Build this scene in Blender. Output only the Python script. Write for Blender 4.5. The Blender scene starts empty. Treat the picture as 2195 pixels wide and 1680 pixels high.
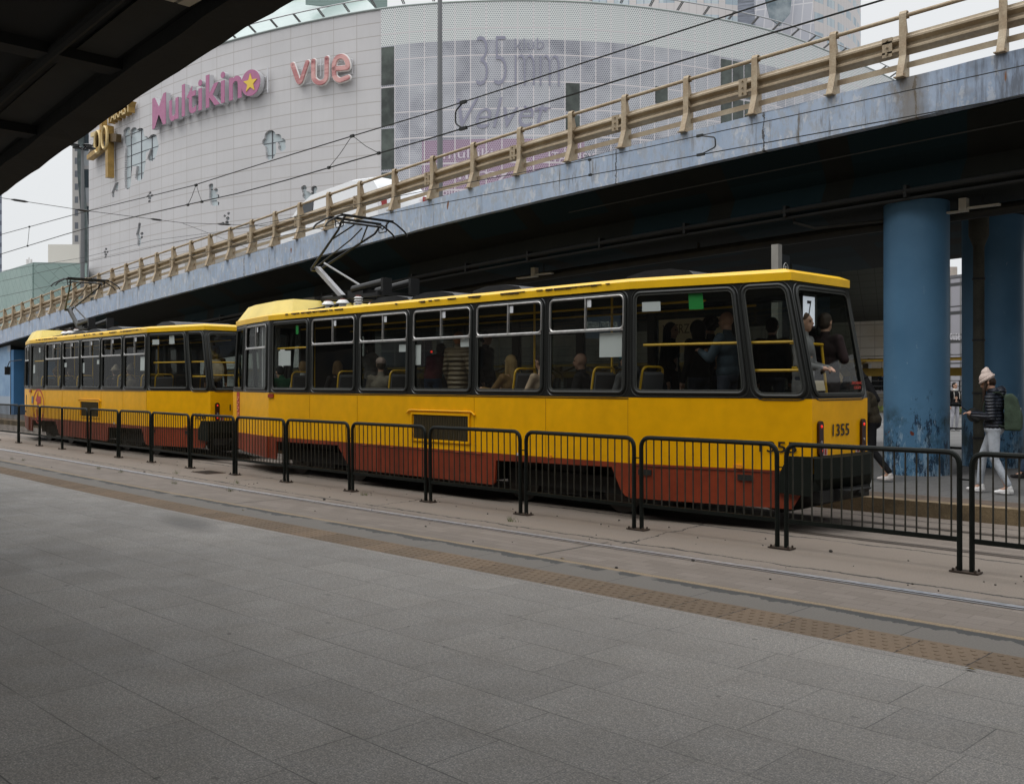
EXPO=0.0
SUN_E=0.9
SKYK=22.
import bpy, bmesh, math, random
from mathutils import Vector, Matrix
from mathutils.geometry import tessellate_polygon
R=random.Random(7)
scene=bpy.context.scene
COL=scene.collection
PI=math.pi
rad=math.radians
# ------------------------------------------------------------ camera model (pixels of a 2195x1680 view)
F=2134.; YH=821.; CH=1.75; CC=math.cos(rad(45)); SS=math.sin(rad(45))
def ray(x,y):
    r=(x-1097.5)/F; return (r*CC-SS, r*SS+CC, (YH-y)/F)
def onZ(x,y,z=0.):
    d=ray(x,y); t=(z-CH)/d[2]; return Vector((d[0]*t,d[1]*t,z))
def onY(x,y,Y):
    d=ray(x,y); t=Y/d[1]; return Vector((d[0]*t,Y,CH+d[2]*t))
def onX(x,y,X):
    d=ray(x,y); t=X/d[0]; return Vector((X,d[1]*t,CH+d[2]*t))
def onV(x,y,v):
    d=ray(x,y); return Vector((d[0]*v,d[1]*v,CH+d[2]*v))
def bend(X):
    u=-8-X
    if u<=0: return 0.
    if u<9.5: return .0026*u*u
    return .0026*90.25+.0494*(u-9.5)
def onB(x,y,Y0):
    Y=Y0
    for i in range(15):
        p=onY(x,y,Y); Y=Y0+bend(p.x)
    return onY(x,y,Y)
def lerp(a,b,t): return a+(b-a)*t
def interp(tab,x):
    tab=sorted(tab)
    if x<=tab[0][0]:
        a,b=tab[0],tab[1]
    elif x>=tab[-1][0]:
        a,b=tab[-2],tab[-1]
    else:
        for a,b in zip(tab,tab[1:]):
            if a[0]<=x<=b[0]: break
    return a[1]+(b[1]-a[1])*(x-a[0])/(b[0]-a[0])
# ------------------------------------------------------------ objects and tags
MW={}
def tag(o,label=None,cat=None,group=None,kind=None):
    if label: o['label']=label
    if cat: o['category']=cat
    if group: o['group']=group
    if kind: o['kind']=kind
    return o
def thing(name,loc=(0,0,0),rz=0.,label=None,cat=None,group=None):
    o=bpy.data.objects.new(name,None); COL.objects.link(o)
    o.location=loc; o.rotation_euler=(0,0,rz); o.empty_display_size=.2
    MW[o.name]=Matrix.Translation(Vector(loc))@Matrix.Rotation(rz,4,'Z')
    return tag(o,label,cat,group)
def mw(o):
    while o is not None:
        if o.name in MW: return MW[o.name]
        o=o.parent
    return Matrix()
def copy_tree(o,parent=None):
    c=o.copy(); COL.objects.link(c)
    if parent: c.parent=parent
    for ch in list(o.children): copy_tree(ch,c)
    return c
def auto_smooth(me,ang=.6):
    bm=bmesh.new(); bm.from_mesh(me)
    for f in bm.faces: f.smooth=True
    for e in bm.edges:
        if len(e.link_faces)==2:
            try:
                if e.calc_face_angle()>ang: e.smooth=False
            except ValueError: pass
    bm.to_mesh(me); bm.free()
class MB:
    def __init__(s): s.v=[]; s.f=[]; s.uv={}
    def add(s,vs,fs,uvs=None):
        b=len(s.v); s.v+= [Vector(p) for p in vs]
        if uvs:
            for i,u in enumerate(uvs): s.uv[b+i]=u
        s.f+=[tuple(b+i for i in f) for f in fs]; return s
    def box(s,c,d,rz=0.,rot=None):
        m=rot if rot is not None else Matrix.Rotation(rz,3,'Z')
        vs=[]
        for x in (-.5,.5):
            for y in (-.5,.5):
                for z in (-.5,.5): vs.append(Vector(c)+m@Vector((x*d[0],y*d[1],z*d[2])))
        return s.add(vs,[(0,1,3,2),(4,6,7,5),(0,4,5,1),(2,3,7,6),(0,2,6,4),(1,5,7,3)])
    def b2(s,a,b): # box by corners
        c=[(p+q)/2 for p,q in zip(a,b)]; d=[abs(p-q) for p,q in zip(a,b)]
        return s.box(c,d)
    def bar(s,p,q,w,h,up=(0,0,1)): # box beam between two points
        p=Vector(p);q=Vector(q);d=q-p;L=d.length
        if L<1e-6: return s
        x=d/L; u=Vector(up); y=u.cross(x)
        if y.length<1e-4: y=Vector((0,1,0)).cross(x)
        y.normalize(); z=x.cross(y)
        rot=Matrix((x,y,z)).transposed()
        return s.box((p+q)/2,(L,w,h),rot=rot)
    def tube(s,pts,r,n=8,cap=True,r2=None):
        pts=[Vector(p) for p in pts]; m=len(pts)
        rs=[r]*m if r2 is None else [lerp(r,r2,i/(m-1)) for i in range(m)]
        if isinstance(r,(list,tuple)): rs=list(r)
        vs=[];t0=(pts[1]-pts[0]).normalized()
        a=Vector((0,0,1)) if abs(t0.z)<.9 else Vector((1,0,0))
        u=t0.cross(a).normalized()
        for i in range(m):
            if i==0: t=t0
            elif i==m-1: t=(pts[-1]-pts[-2]).normalized()
            else:
                t=((pts[i+1]-pts[i]).normalized()+(pts[i]-pts[i-1]).normalized())
                t=t.normalized() if t.length>1e-6 else t0
            u=(u-t*u.dot(t)); u=u.normalized() if u.length>1e-6 else t.orthogonal().normalized()
            w=t.cross(u)
            for k in range(n):
                an=2*PI*k/n; vs.append(pts[i]+(u*math.cos(an)+w*math.sin(an))*rs[i])
        fs=[]
        for i in range(m-1):
            for k in range(n):
                k2=(k+1)%n; fs.append((i*n+k,i*n+k2,(i+1)*n+k2,(i+1)*n+k))
        if cap: fs+= [tuple(range(n-1,-1,-1)), tuple(range((m-1)*n,m*n))]
        return s.add(vs,fs)
    def loop(s,pts,r,n=6): # closed tube
        pts=[Vector(p) for p in pts]; m=len(pts); vs=[]
        nrm=Vector((0,0,0))
        for i in range(m): nrm+=pts[i].cross(pts[(i+1)%m])
        nrm.normalize()
        for i in range(m):
            t=(pts[(i+1)%m]-pts[i-1]).normalized(); u=nrm; w=t.cross(u).normalized()
            for k in range(n):
                an=2*PI*k/n; vs.append(pts[i]+(u*math.cos(an)+w*math.sin(an))*r)
        fs=[]
        for i in range(m):
            j=(i+1)%m
            for k in range(n):
                k2=(k+1)%n; fs.append((i*n+k,i*n+k2,j*n+k2,j*n+k))
        return s.add(vs,fs)
    def lathe(s,prof,c,n=24,axis=None):
        vs=[];m=len(prof);c=Vector(c)
        rot=Vector((0,0,1)).rotation_difference(Vector(axis)).to_matrix() if axis is not None else Matrix.Identity(3)
        for (r,z) in prof:
            for k in range(n):
                a=2*PI*k/n; vs.append(c+rot@Vector((r*math.cos(a),r*math.sin(a),z)))
        fs=[]
        for i in range(m-1):
            for k in range(n):
                k2=(k+1)%n; fs.append((i*n+k,i*n+k2,(i+1)*n+k2,(i+1)*n+k))
        fs+=[tuple(range(n-1,-1,-1)),tuple(range((m-1)*n,m*n))]
        return s.add(vs,fs)
    def ell(s,c,rr,n=12,m=8,rot=None):
        vs=[];c=Vector(c);rot=rot or Matrix.Identity(3)
        vs.append(c+rot@Vector((0,0,-rr[2])))
        for i in range(1,m):
            ph=-PI/2+PI*i/m
            for k in range(n):
                a=2*PI*k/n
                vs.append(c+rot@Vector((rr[0]*math.cos(ph)*math.cos(a),rr[1]*math.cos(ph)*math.sin(a),rr[2]*math.sin(ph))))
        vs.append(c+rot@Vector((0,0,rr[2])))
        fs=[]
        for k in range(n): fs.append((0,1+(k+1)%n,1+k))
        for i in range(m-2):
            for k in range(n):
                a=1+i*n+k;b=1+i*n+(k+1)%n; fs.append((a,b,b+n,a+n))
        l=len(vs)-1
        for k in range(n): fs.append((l,l-n+k,l-n+(k+1)%n))
        return s.add(vs,fs)
    def prism(s,poly,p0,ax,ay,az,t0,t1):
        """2D polygon (u,v) -> p0+u*ax+v*ay, extruded along az from t0 to t1"""
        p0=Vector(p0);ax=Vector(ax);ay=Vector(ay);az=Vector(az);n=len(poly)
        vs=[p0+ax*u+ay*v+az*t0 for u,v in poly]+[p0+ax*u+ay*v+az*t1 for u,v in poly]
        fs=[(i,(i+1)%n,n+(i+1)%n,n+i) for i in range(n)]
        tr=tessellate_polygon([[Vector((u,v,0)) for u,v in poly]])
        fs+=[tuple(t) for t in tr]+[tuple(n+i for i in reversed(t)) for t in tr]
        return s.add(vs,fs)
    def build(s,name,mat=None,parent=None,smooth=False,world=False,mods=None,fix=True,solid=0.):
        me=bpy.data.meshes.new(name)
        vs=s.v
        if parent is not None and world:
            inv=mw(parent).inverted(); vs=[inv@v for v in vs]
        me.from_pydata([tuple(v) for v in vs],[],s.f)
        if s.uv:
            ul=me.uv_layers.new(name='UVMap')
            for l in me.loops: ul.data[l.index].uv=s.uv.get(l.vertex_index,(0,0))
        me.validate(); me.update()
        if fix:
            bm=bmesh.new(); bm.from_mesh(me); bmesh.ops.recalc_face_normals(bm,faces=bm.faces); bm.to_mesh(me); bm.free()
        if smooth: auto_smooth(me,smooth if isinstance(smooth,float) else .6)
        o=bpy.data.objects.new(name,me); COL.objects.link(o)
        if mat is not None:
            me.materials.append(mat)
        if parent is not None: o.parent=parent
        if solid:
            md=o.modifiers.new('s','SOLIDIFY'); md.thickness=solid; md.offset=-1
        return o
def fillet(pts,r,n=5):
    pts=[Vector(p) for p in pts]; out=[pts[0]]
    for i in range(1,len(pts)-1):
        a,b,c=pts[i-1],pts[i],pts[i+1]
        u=(a-b);v=(c-b);rr=min(r,u.length*.49,v.length*.49);u.normalize();v.normalize()
        for k in range(n+1):
            t=k/n; p=b+u*rr*(1-t)**2+v*rr*t**2; out.append(p)
    out.append(pts[-1]); return out
def rrect(x0,y0,x1,y1,r,n=4):
    out=[]
    for cx,cy,a0 in ((x1-r,y0+r,-PI/2),(x1-r,y1-r,0),(x0+r,y1-r,PI/2),(x0+r,y0+r,PI)):
        for k in range(n+1):
            a=a0+PI/2*k/n; out.append((cx+r*math.cos(a),cy+r*math.sin(a)))
    return out
def text_geo(txt,size=1.,extrude=0.,offset=0.,shear=0.,spacing=1.,res=3):
    cu=bpy.data.curves.new('t','FONT'); cu.body=txt; cu.size=size; cu.extrude=extrude; cu.offset=offset; cu.shear=shear
    cu.space_character=spacing; cu.resolution_u=res
    o=bpy.data.objects.new('t',cu); COL.objects.link(o)
    dg=bpy.context.evaluated_depsgraph_get(); dg.update()
    me=bpy.data.meshes.new_from_object(o.evaluated_get(dg))
    vs=[v.co.copy() for v in me.vertices]; fs=[tuple(p.vertices) for p in me.polygons]
    bpy.data.objects.remove(o); bpy.data.meshes.remove(me); bpy.data.curves.remove(cu)
    return vs,fs
def text_fit(txt,w,h,**k):
    """text geometry normalised to fill 0..w, 0..h (baseline box)"""
    vs,fs=text_geo(txt,**k)
    x0=min(v.x for v in vs);x1=max(v.x for v in vs);y0=min(v.y for v in vs);y1=max(v.y for v in vs)
    out=[Vector(((v.x-x0)/(x1-x0)*w,(v.y-y0)/(y1-y0)*h,v.z)) for v in vs]
    return out,fs
# ------------------------------------------------------------ materials
_mc={}
def nd(nt,t,**k):
    n=nt.nodes.new(t)
    for a,b in k.items():
        if a.startswith('i_'): n.inputs[a[2:].replace('_',' ')].default_value=b
        else: setattr(n,a,b)
    return n
def mat(name,col=(.5,.5,.5),rough=.6,metal=0.,spec=.5,var=0.,vs=3.,col2=None,bump=0.,bs=30.,coat=0.,stretch=(1,1,1),emit=None,es=0.,fine=0.,fs=60.,detail=4):
    if name in _mc: return _mc[name]
    m=bpy.data.materials.new(name); m.use_nodes=True; nt=m.node_tree; b=nt.nodes['Principled BSDF']
    b.inputs['Base Color'].default_value=(*col,1); b.inputs['Roughness'].default_value=rough
    b.inputs['Metallic'].default_value=metal; b.inputs['Specular IOR Level'].default_value=spec
    b.inputs['Coat Weight'].default_value=coat
    if emit: b.inputs['Emission Color'].default_value=(*emit,1); b.inputs['Emission Strength'].default_value=es
    L=nt.links.new
    tc=nd(nt,'ShaderNodeTexCoord'); mp=nd(nt,'ShaderNodeMapping'); mp.inputs['Scale'].default_value=stretch
    L(tc.outputs['Object'],mp.inputs['Vector'])
    cur=None
    if var or col2:
        n=nd(nt,'ShaderNodeTexNoise'); n.inputs['Scale'].default_value=vs; n.inputs['Detail'].default_value=detail; n.inputs['Roughness'].default_value=.6
        L(mp.outputs[0],n.inputs['Vector'])
        cr=nd(nt,'ShaderNodeValToRGB'); cr.color_ramp.elements[0].position=.35; cr.color_ramp.elements[1].position=.68
        c2=col2 or tuple(c*(1-var) for c in col)
        cr.color_ramp.elements[0].color=(*c2,1); cr.color_ramp.elements[1].color=(*[min(1,c*(1+var*.4)) for c in col],1)
        L(n.outputs['Fac'],cr.inputs[0]); cur=cr.outputs[0]
    if fine:
        n=nd(nt,'ShaderNodeTexNoise'); n.inputs['Scale'].default_value=fs; n.inputs['Detail'].default_value=3
        L(tc.outputs['Object'],n.inputs['Vector'])
        mr=nd(nt,'ShaderNodeMapRange'); mr.inputs['From Min'].default_value=.3; mr.inputs['From Max'].default_value=.7
        mr.inputs['To Min'].default_value=1-fine; mr.inputs['To Max'].default_value=1+fine
        L(n.outputs['Fac'],mr.inputs['Value'])
        mx=nd(nt,'ShaderNodeVectorMath',operation='MULTIPLY')
        if cur is not None: L(cur,mx.inputs[0])
        else: mx.inputs[0].default_value=col
        L(mr.outputs[0],mx.inputs[1]); cur=mx.outputs[0]
    if cur is not None: L(cur,b.inputs['Base Color'])
    if bump:
        n=nd(nt,'ShaderNodeTexNoise'); n.inputs['Scale'].default_value=bs; n.inputs['Detail'].default_value=5
        L(mp.outputs[0],n.inputs['Vector'])
        bp=nd(nt,'ShaderNodeBump'); bp.inputs['Strength'].default_value=bump; bp.inputs['Distance'].default_value=.02
        L(n.outputs['Fac'],bp.inputs['Height']); L(bp.outputs[0],b.inputs['Normal'])
    _mc[name]=m; return m
def glass(name,tint=(.75,.8,.78),refl=.12,dens=.15):
    """window glass: transparent with a glossy layer and a little dirt"""
    if name in _mc: return _mc[name]
    m=bpy.data.materials.new(name); m.use_nodes=True; nt=m.node_tree; nt.nodes.clear(); L=nt.links.new
    out=nd(nt,'ShaderNodeOutputMaterial'); tr=nd(nt,'ShaderNodeBsdfTransparent'); tr.inputs[0].default_value=(*tint,1)
    gl=nd(nt,'ShaderNodeBsdfGlossy'); gl.inputs['Roughness'].default_value=.03; gl.inputs['Color'].default_value=(1,1,1,1)
    df=nd(nt,'ShaderNodeBsdfDiffuse'); df.inputs[0].default_value=(.3,.31,.3,1)
    fr=nd(nt,'ShaderNodeFresnel'); fr.inputs[0].default_value=1.45
    mr=nd(nt,'ShaderNodeMath',operation='MULTIPLY'); mr.inputs[1].default_value=refl; L(fr.outputs[0],mr.inputs[0])
    cl=nd(nt,'ShaderNodeMath',operation='MINIMUM'); cl.inputs[1].default_value=.055; L(mr.outputs[0],cl.inputs[0])
    m1=nd(nt,'ShaderNodeMixShader'); m1.inputs[0].default_value=dens; L(tr.outputs[0],m1.inputs[1]); L(df.outputs[0],m1.inputs[2])
    m2=nd(nt,'ShaderNodeMixShader'); L(cl.outputs[0],m2.inputs[0]); L(m1.outputs[0],m2.inputs[1]); L(gl.outputs[0],m2.inputs[2])
    L(m2.outputs[0],out.inputs[0]); _mc[name]=m; return m
class G:
    """tiny node-graph helper for UV based ground/facade materials"""
    def __init__(s,name,rough=.8,spec=.4):
        s.m=bpy.data.materials.new(name); s.m.use_nodes=True; s.nt=s.m.node_tree; s.b=s.nt.nodes['Principled BSDF']
        s.b.inputs['Roughness'].default_value=rough; s.b.inputs['Specular IOR Level'].default_value=spec
        s.tc=nd(s.nt,'ShaderNodeTexCoord'); s.sep=nd(s.nt,'ShaderNodeSeparateXYZ'); s.L(s.tc.outputs['UV'],s.sep.inputs[0])
        s.u=s.sep.outputs[0]; s.v=s.sep.outputs[1]; s.uv=s.tc.outputs['UV']
    def L(s,a,b): s.nt.links.new(a,b)
    def _in(s,sock,x):
        if isinstance(x,(int,float)): sock.default_value=x
        elif isinstance(x,tuple): sock.default_value=(*x,1) if len(sock.default_value)==4 else x
        else: s.L(x,sock)
    def math(s,op,a,b=0.,c=0.,clamp=False):
        n=nd(s.nt,'ShaderNodeMath',operation=op); n.use_clamp=clamp; s._in(n.inputs[0],a); s._in(n.inputs[1],b)
        s._in(n.inputs[2],c); return n.outputs[0]
    def noise(s,scale,detail=4,rough=.6,stretch=(1,1,1),off=(0,0,0)):
        mp=nd(s.nt,'ShaderNodeMapping'); mp.inputs['Scale'].default_value=stretch; mp.inputs['Location'].default_value=off
        s.L(s.uv,mp.inputs[0]); n=nd(s.nt,'ShaderNodeTexNoise'); n.inputs['Scale'].default_value=scale
        n.inputs['Detail'].default_value=detail; n.inputs['Roughness'].default_value=rough; s.L(mp.outputs[0],n.inputs['Vector']); return n.outputs['Fac']
    def ramp(s,f,a,b,ca=0.,cb=1.):
        n=nd(s.nt,'ShaderNodeMapRange'); n.inputs['From Min'].default_value=a; n.inputs['From Max'].default_value=b
        n.inputs['To Min'].default_value=ca; n.inputs['To Max'].default_value=cb; s.L(f,n.inputs['Value']); return n.outputs[0]
    def mix(s,f,a,b,blend='MIX'):
        n=nd(s.nt,'ShaderNodeMix',data_type='RGBA',blend_type=blend); s._in(n.inputs[0],f); s._in(n.inputs[6],a); s._in(n.inputs[7],b); return n.outputs[2]
    def wn(s,a,b): # white noise of cell (a,b)
        c=nd(s.nt,'ShaderNodeCombineXYZ'); s._in(c.inputs[0],a); s._in(c.inputs[1],b)
        n=nd(s.nt,'ShaderNodeTexWhiteNoise',noise_dimensions='2D'); s.L(c.outputs[0],n.inputs['Vector']); return n.outputs['Value']
    def line(s,x,pos,hw,soft=.3): # 1 on the line |x-pos|<hw
        d=s.math('ABSOLUTE',s.math('SUBTRACT',x,pos)); return s.ramp(d,hw,hw*(1+soft)+1e-4,1.,0.)
    def cell(s,x,per,off=0.):
        q=s.math('DIVIDE',s.math('ADD',x,off),per); i=s.math('FLOOR',q); f=s.math('SUBTRACT',q,i); return i,f
    def edge(s,f,per,hw): # joint mask from cell fraction
        d=s.math('MULTIPLY',s.math('MINIMUM',f,s.math('SUBTRACT',1.,f)),per); return s.ramp(d,hw,hw*1.6,1.,0.)
    def done(s,col,height=None,hs=.3,hd=.01,rough=None):
        s._in(s.b.inputs['Base Color'],col)
        if height is not None:
            bp=nd(s.nt,'ShaderNodeBump'); bp.inputs['Strength'].default_value=hs; bp.inputs['Distance'].default_value=hd
            s.L(height,bp.inputs['Height']); s.L(bp.outputs[0],s.b.inputs['Normal'])
        if rough is not None: s._in(s.b.inputs['Roughness'],rough)
        return s.m
# ============================================================ camera, sky, light
cam=bpy.data.cameras.new('Camera'); camo=bpy.data.objects.new('Camera',cam); COL.objects.link(camo)
camo.location=(0,0,CH); camo.rotation_euler=(rad(90),0,rad(45)); cam.sensor_width=36; cam.lens=35.0
cam.shift_y=-19/2195.; cam.clip_end=6000; cam.clip_start=.05; scene.camera=camo
SUN_EL=rad(58); SUN_AZ=rad(205)   # azimuth of the sun measured from +Y clockwise
w=bpy.data.worlds.new('World'); scene.world=w; w.use_nodes=True; nt=w.node_tree
bg=nt.nodes['Background']; bg.inputs[1].default_value=.1
sky=nd(nt,'ShaderNodeTexSky'); sky.sky_type='NISHITA'; sky.sun_disc=False; sky.sun_elevation=SUN_EL; sky.sun_rotation=SUN_AZ
tc=nd(nt,'ShaderNodeTexCoord'); sp=nd(nt,'ShaderNodeSeparateXYZ'); nt.links.new(tc.outputs['Generated'],sp.inputs[0])
cr=nd(nt,'ShaderNodeValToRGB'); nt.links.new(sp.outputs[2],cr.inputs[0])
e=cr.color_ramp.elements; e[0].position=0.; e[0].color=(.36,.37,.375,1); e[1].position=1.; e[1].color=(1.,1.01,1.03,1)
for p_,c_ in ((.12,(.365,.373,.378)),(.38,(.385,.392,.398)),(.62,(.80,.81,.83))):
    q=e.new(p_); q.color=(*c_,1)
nz=nd(nt,'ShaderNodeTexNoise'); nz.inputs['Scale'].default_value=1.6; nz.inputs['Detail'].default_value=4; nt.links.new(tc.outputs['Generated'],nz.inputs['Vector'])
mr=nd(nt,'ShaderNodeMapRange'); mr.inputs['From Min'].default_value=.3; mr.inputs['From Max'].default_value=.7; mr.inputs['To Min'].default_value=.965; mr.inputs['To Max'].default_value=1.03
nt.links.new(nz.outputs['Fac'],mr.inputs['Value'])
vm=nd(nt,'ShaderNodeVectorMath',operation='MULTIPLY'); nt.links.new(cr.outputs[0],vm.inputs[0]); nt.links.new(mr.outputs[0],vm.inputs[1])
vs_=nd(nt,'ShaderNodeVectorMath',operation='SCALE'); vs_.inputs['Scale'].default_value=SKYK; nt.links.new(vm.outputs[0],vs_.inputs[0])
mx=nd(nt,'ShaderNodeMix',data_type='RGBA'); mx.inputs[0].default_value=.96; nt.links.new(sky.outputs[0],mx.inputs[6]); nt.links.new(vs_.outputs[0],mx.inputs[7])
nt.links.new(mx.outputs[2],bg.inputs[0])
sun=bpy.data.lights.new('Sun','SUN'); sun.energy=SUN_E; sun.angle=rad(28); sun.color=(1,.97,.92)
so=bpy.data.objects.new('Sun',sun); COL.objects.link(so)
d=Vector((math.sin(SUN_AZ)*math.cos(SUN_EL),math.cos(SUN_AZ)*math.cos(SUN_EL),math.sin(SUN_EL)))
so.rotation_euler=(-d).to_track_quat('-Z','Y').to_euler(); so.location=d*50
vs=scene.view_settings; vs.view_transform='Standard'; vs.look='None'; vs.gamma=1; vs.exposure=EXPO
# ============================================================ ground, platforms, track
def strip(name,Y0,Y1,z,mt,X0=14.,X1=-95.,kind='structure',ny=1,dx=1.,z1=None):
    mb=MB(); n=int((X0-X1)/dx); z1=z if z1 is None else z1
    vs=[];uv=[]
    for i in range(n+1):
        X=lerp(X0,X1,i/n)
        for j in range(ny+1):
            Y=lerp(Y0,Y1,j/ny); vs.append((X,Y+bend(X),lerp(z,z1,j/ny))); uv.append((X,Y if Y1!=Y0 else lerp(z,z1,j/ny)))
    fs=[(i*(ny+1)+j,(i+1)*(ny+1)+j,(i+1)*(ny+1)+j+1,i*(ny+1)+j+1) for i in range(n) for j in range(ny)]
    mb.add(vs,fs,uv); o=mb.build(name,mt); tag(o,kind=kind); return o
g=G('asphalt_ground',.9); n1=g.noise(.15); n2=g.noise(9,6)
mg=g.done(g.mix(n1,(.055,.055,.055),(.085,.083,.08)),n2,.3)
mb=MB(); mb.add([(-2500,-2500,-.03),(2500,-2500,-.03),(2500,2500,-.03),(-2500,2500,-.03)],[(0,1,2,3)],[(-2500,-2500),(2500,-2500),(2500,2500),(-2500,2500)])
tag(mb.build('ground',mg),kind='structure')
# granite pavement
g=G('granite_paving',.62,.5)
ri,rf=g.cell(g.v,.418,.32); ro=g.math('MULTIPLY',g.wn(ri,7.),.84)
ti,tf=g.cell(g.math('ADD',g.u,ro),.84)
spl=g.math('LESS_THAN',g.wn(ti,g.math('ADD',ri,.37)),.3)
half=g.math('MULTIPLY',spl,g.line(g.math('MULTIPLY',tf,.84),.42,.0022,.6))
ti=g.math('ADD',ti,g.math('MULTIPLY',spl,g.math('MULTIPLY',g.math('GREATER_THAN',tf,.5),.5)))
jt=g.math('MAXIMUM',g.math('MAXIMUM',g.edge(rf,.418,.0026),g.edge(tf,.84,.0022)),half)
sp1=g.noise(120,3,.7); sp2=g.noise(42,4,.75,off=(5,3,0)); big=g.noise(.45,5,.6); med=g.noise(2.3,5,.7,off=(3,1,0))
base=g.mix(g.ramp(sp1,.40,.62),(.145,.136,.122),(.49,.452,.402))
base=g.mix(g.ramp(sp2,.42,.62,0,.75),base,(.14,.138,.136))
base=g.mix(g.ramp(med,.35,.75,0,.35),base,(.25,.225,.19))
cellr=g.ramp(g.wn(ti,ri),0,1,.90,1.06); vmx=g.nt.nodes.new('ShaderNodeVectorMath'); vmx.operation='MULTIPLY'; g.L(base,vmx.inputs[0]); g.L(cellr,vmx.inputs[1])
b2=vmx.outputs[0]
bl=g.ramp(big,.3,.7,.80,1.10); vmy=g.nt.nodes.new('ShaderNodeVectorMath'); vmy.operation='MULTIPLY'; g.L(b2,vmy.inputs[0]); g.L(bl,vmy.inputs[1]); b2=vmy.outputs[0]
spot=g.ramp(g.noise(4.2,2,.5,stretch=(.55,1,1),off=(9,9,0)),.735,.76); b2=g.mix(g.math('MULTIPLY',spot,.55),b2,(.07,.065,.06))
spot=g.ramp(g.noise(11,1,.4,off=(2,19,0)),.77,.79); b2=g.mix(g.math('MULTIPLY',spot,.6),b2,(.06,.055,.05))
jv=g.math('MULTIPLY',jt,g.ramp(g.noise(1.3,4,.7),.38,.60,.25,.95))
b2=g.mix(jv,b2,(.06,.058,.052))
ex_=g.math('DIVIDE',g.math('ADD',g.u,10.4),.95); ey_=g.math('DIVIDE',g.math('SUBTRACT',g.math('SUBTRACT',g.v,5.25),g.math('MULTIPLY',g.math('ADD',g.u,10.4),-.18)),.26); er_=g.math('ADD',g.math('MULTIPLY',ex_,ex_),g.math('MULTIPLY',ey_,ey_)); b2=g.mix(g.math('MULTIPLY',g.ramp(g.math('ADD',er_,g.ramp(med,.3,.7,-.3,.3)),.1,1.1,1.,0.),.62),b2,(.06,.056,.05))
h=g.math('SUBTRACT',g.math('MULTIPLY',sp1,.25),g.math('MULTIPLY',jt,1.))
MPAVE=g.done(b2,h,.35,.004,rough=g.ramp(med,.3,.7,.5,.75))
# second platform asphalt slabs
g=G('dark_slabs',.75,.4)
ri,rf=g.cell(g.v,.5,.05); ti,tf=g.cell(g.math('ADD',g.u,g.math('MULTIPLY',ri,.25)),.5)
jt=g.math('MAXIMUM',g.edge(rf,.5,.004),g.edge(tf,.5,.004)); n=g.noise(30,4); big=g.noise(.5)
c=g.mix(g.ramp(n,.35,.65),(.10,.10,.10),(.17,.168,.162)); c=g.mix(g.ramp(big,.3,.7,0,.4),c,(.11,.10,.09)); c=g.mix(jt,c,(.05,.05,.048))
MPAV2=g.done(c,g.math('MULTIPLY',jt,-1.),.3,.004)
# yellow-brown tactile paving, plain kerb stones
g=G('tactile_concrete',.8,.3)
ti,tf=g.cell(g.u,.4,.1); jt=g.edge(tf,.4,.0035); n=g.noise(90,3); big=g.noise(1.2)
c=g.mix(g.ramp(n,.3,.7),(.165,.112,.072),(.235,.17,.11)); c=g.mix(g.ramp(big,.35,.7,0,.5),c,(.15,.115,.08)); c=g.mix(jt,c,(.07,.055,.045))
c2=g.nt.nodes.new('ShaderNodeVectorMath'); c2.operation='MULTIPLY'; g.L(c,c2.inputs[0]); g.L(g.ramp(g.wn(ti,3.),0,1,.86,1.1),c2.inputs[1])
MTACT=g.done(c2.outputs[0],n,.2,.003)
g=G('kerb_stone',.75,.4)
ti,tf=g.cell(g.u,.78,.3); jt=g.edge(tf,.78,.0035); n=g.noise(70,4); big=g.noise(.9); 
c=g.mix(g.ramp(n,.3,.7),(.14,.128,.112),(.19,.174,.152)); c=g.mix(g.ramp(big,.3,.7,0,.5),c,(.155,.14,.12))
jag=g.ramp(g.noise(2.2,5,.75,stretch=(1,.2,1)),.3,.7,-.09,.09)
vv=g.math('ADD',g.v,jag)
tar=g.ramp(vv,6.315,6.325); tar=g.math('MULTIPLY',tar,g.ramp(g.noise(1.1,3,.6,stretch=(1,.1,1),off=(7,0,0)),.40,.43))
c=g.mix(jt,c,(.07,.065,.06)); c=g.mix(tar,c,(.055,.055,.052))
yel=g.ramp(g.math('ADD',g.v,g.math('MULTIPLY',jag,.22)),6.425,6.44); c=g.mix(yel,c,g.mix(g.ramp(n,.35,.65),(.20,.145,.085),(.33,.25,.155)))
MKERB=g.done(c,g.math('SUBTRACT',n,tar),.4,.006)
# track bed
g=G('track_concrete',.8,.35)
n=g.noise(75,4,.7); med=g.noise(3.5,5,.65); big=g.noise(.5,4); lng=g.noise(1.3,4,.6,stretch=(.16,2.2,1))
c=g.mix(g.ramp(n,.3,.7),(.165,.137,.112),(.265,.226,.19)); c=g.mix(g.ramp(big,.3,.7,0,.35),c,(.225,.18,.14)); c=g.mix(g.ramp(lng,.42,.72,0,.5),c,(.185,.16,.135))
c=g.mix(g.ramp(med,.6,.75,0,.45),c,(.14,.12,.10))
def band(a,b): return g.math('MULTIPLY',g.math('GREATER_THAN',g.v,a),g.math('LESS_THAN',g.v,b))
pav=g.math('ADD',band(6.3,8.5),band(10.5,13.2))
ri,rf=g.cell(g.v,.15); ti,tf=g.cell(g.math('ADD',g.u,g.math('MULTIPLY',ri,.15)),.3); jb=g.math('MAXIMUM',g.edge(rf,.15,.004),g.edge(tf,.3,.004))
br=g.mix(g.ramp(g.wn(ti,ri),0,1),(.155,.128,.106),(.205,.173,.147)); br=g.mix(g.ramp(n,.35,.7,0,.45),br,(.30,.265,.23)); br=g.mix(g.ramp(lng,.45,.75,0,.6),br,(.15,.125,.105))
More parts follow.
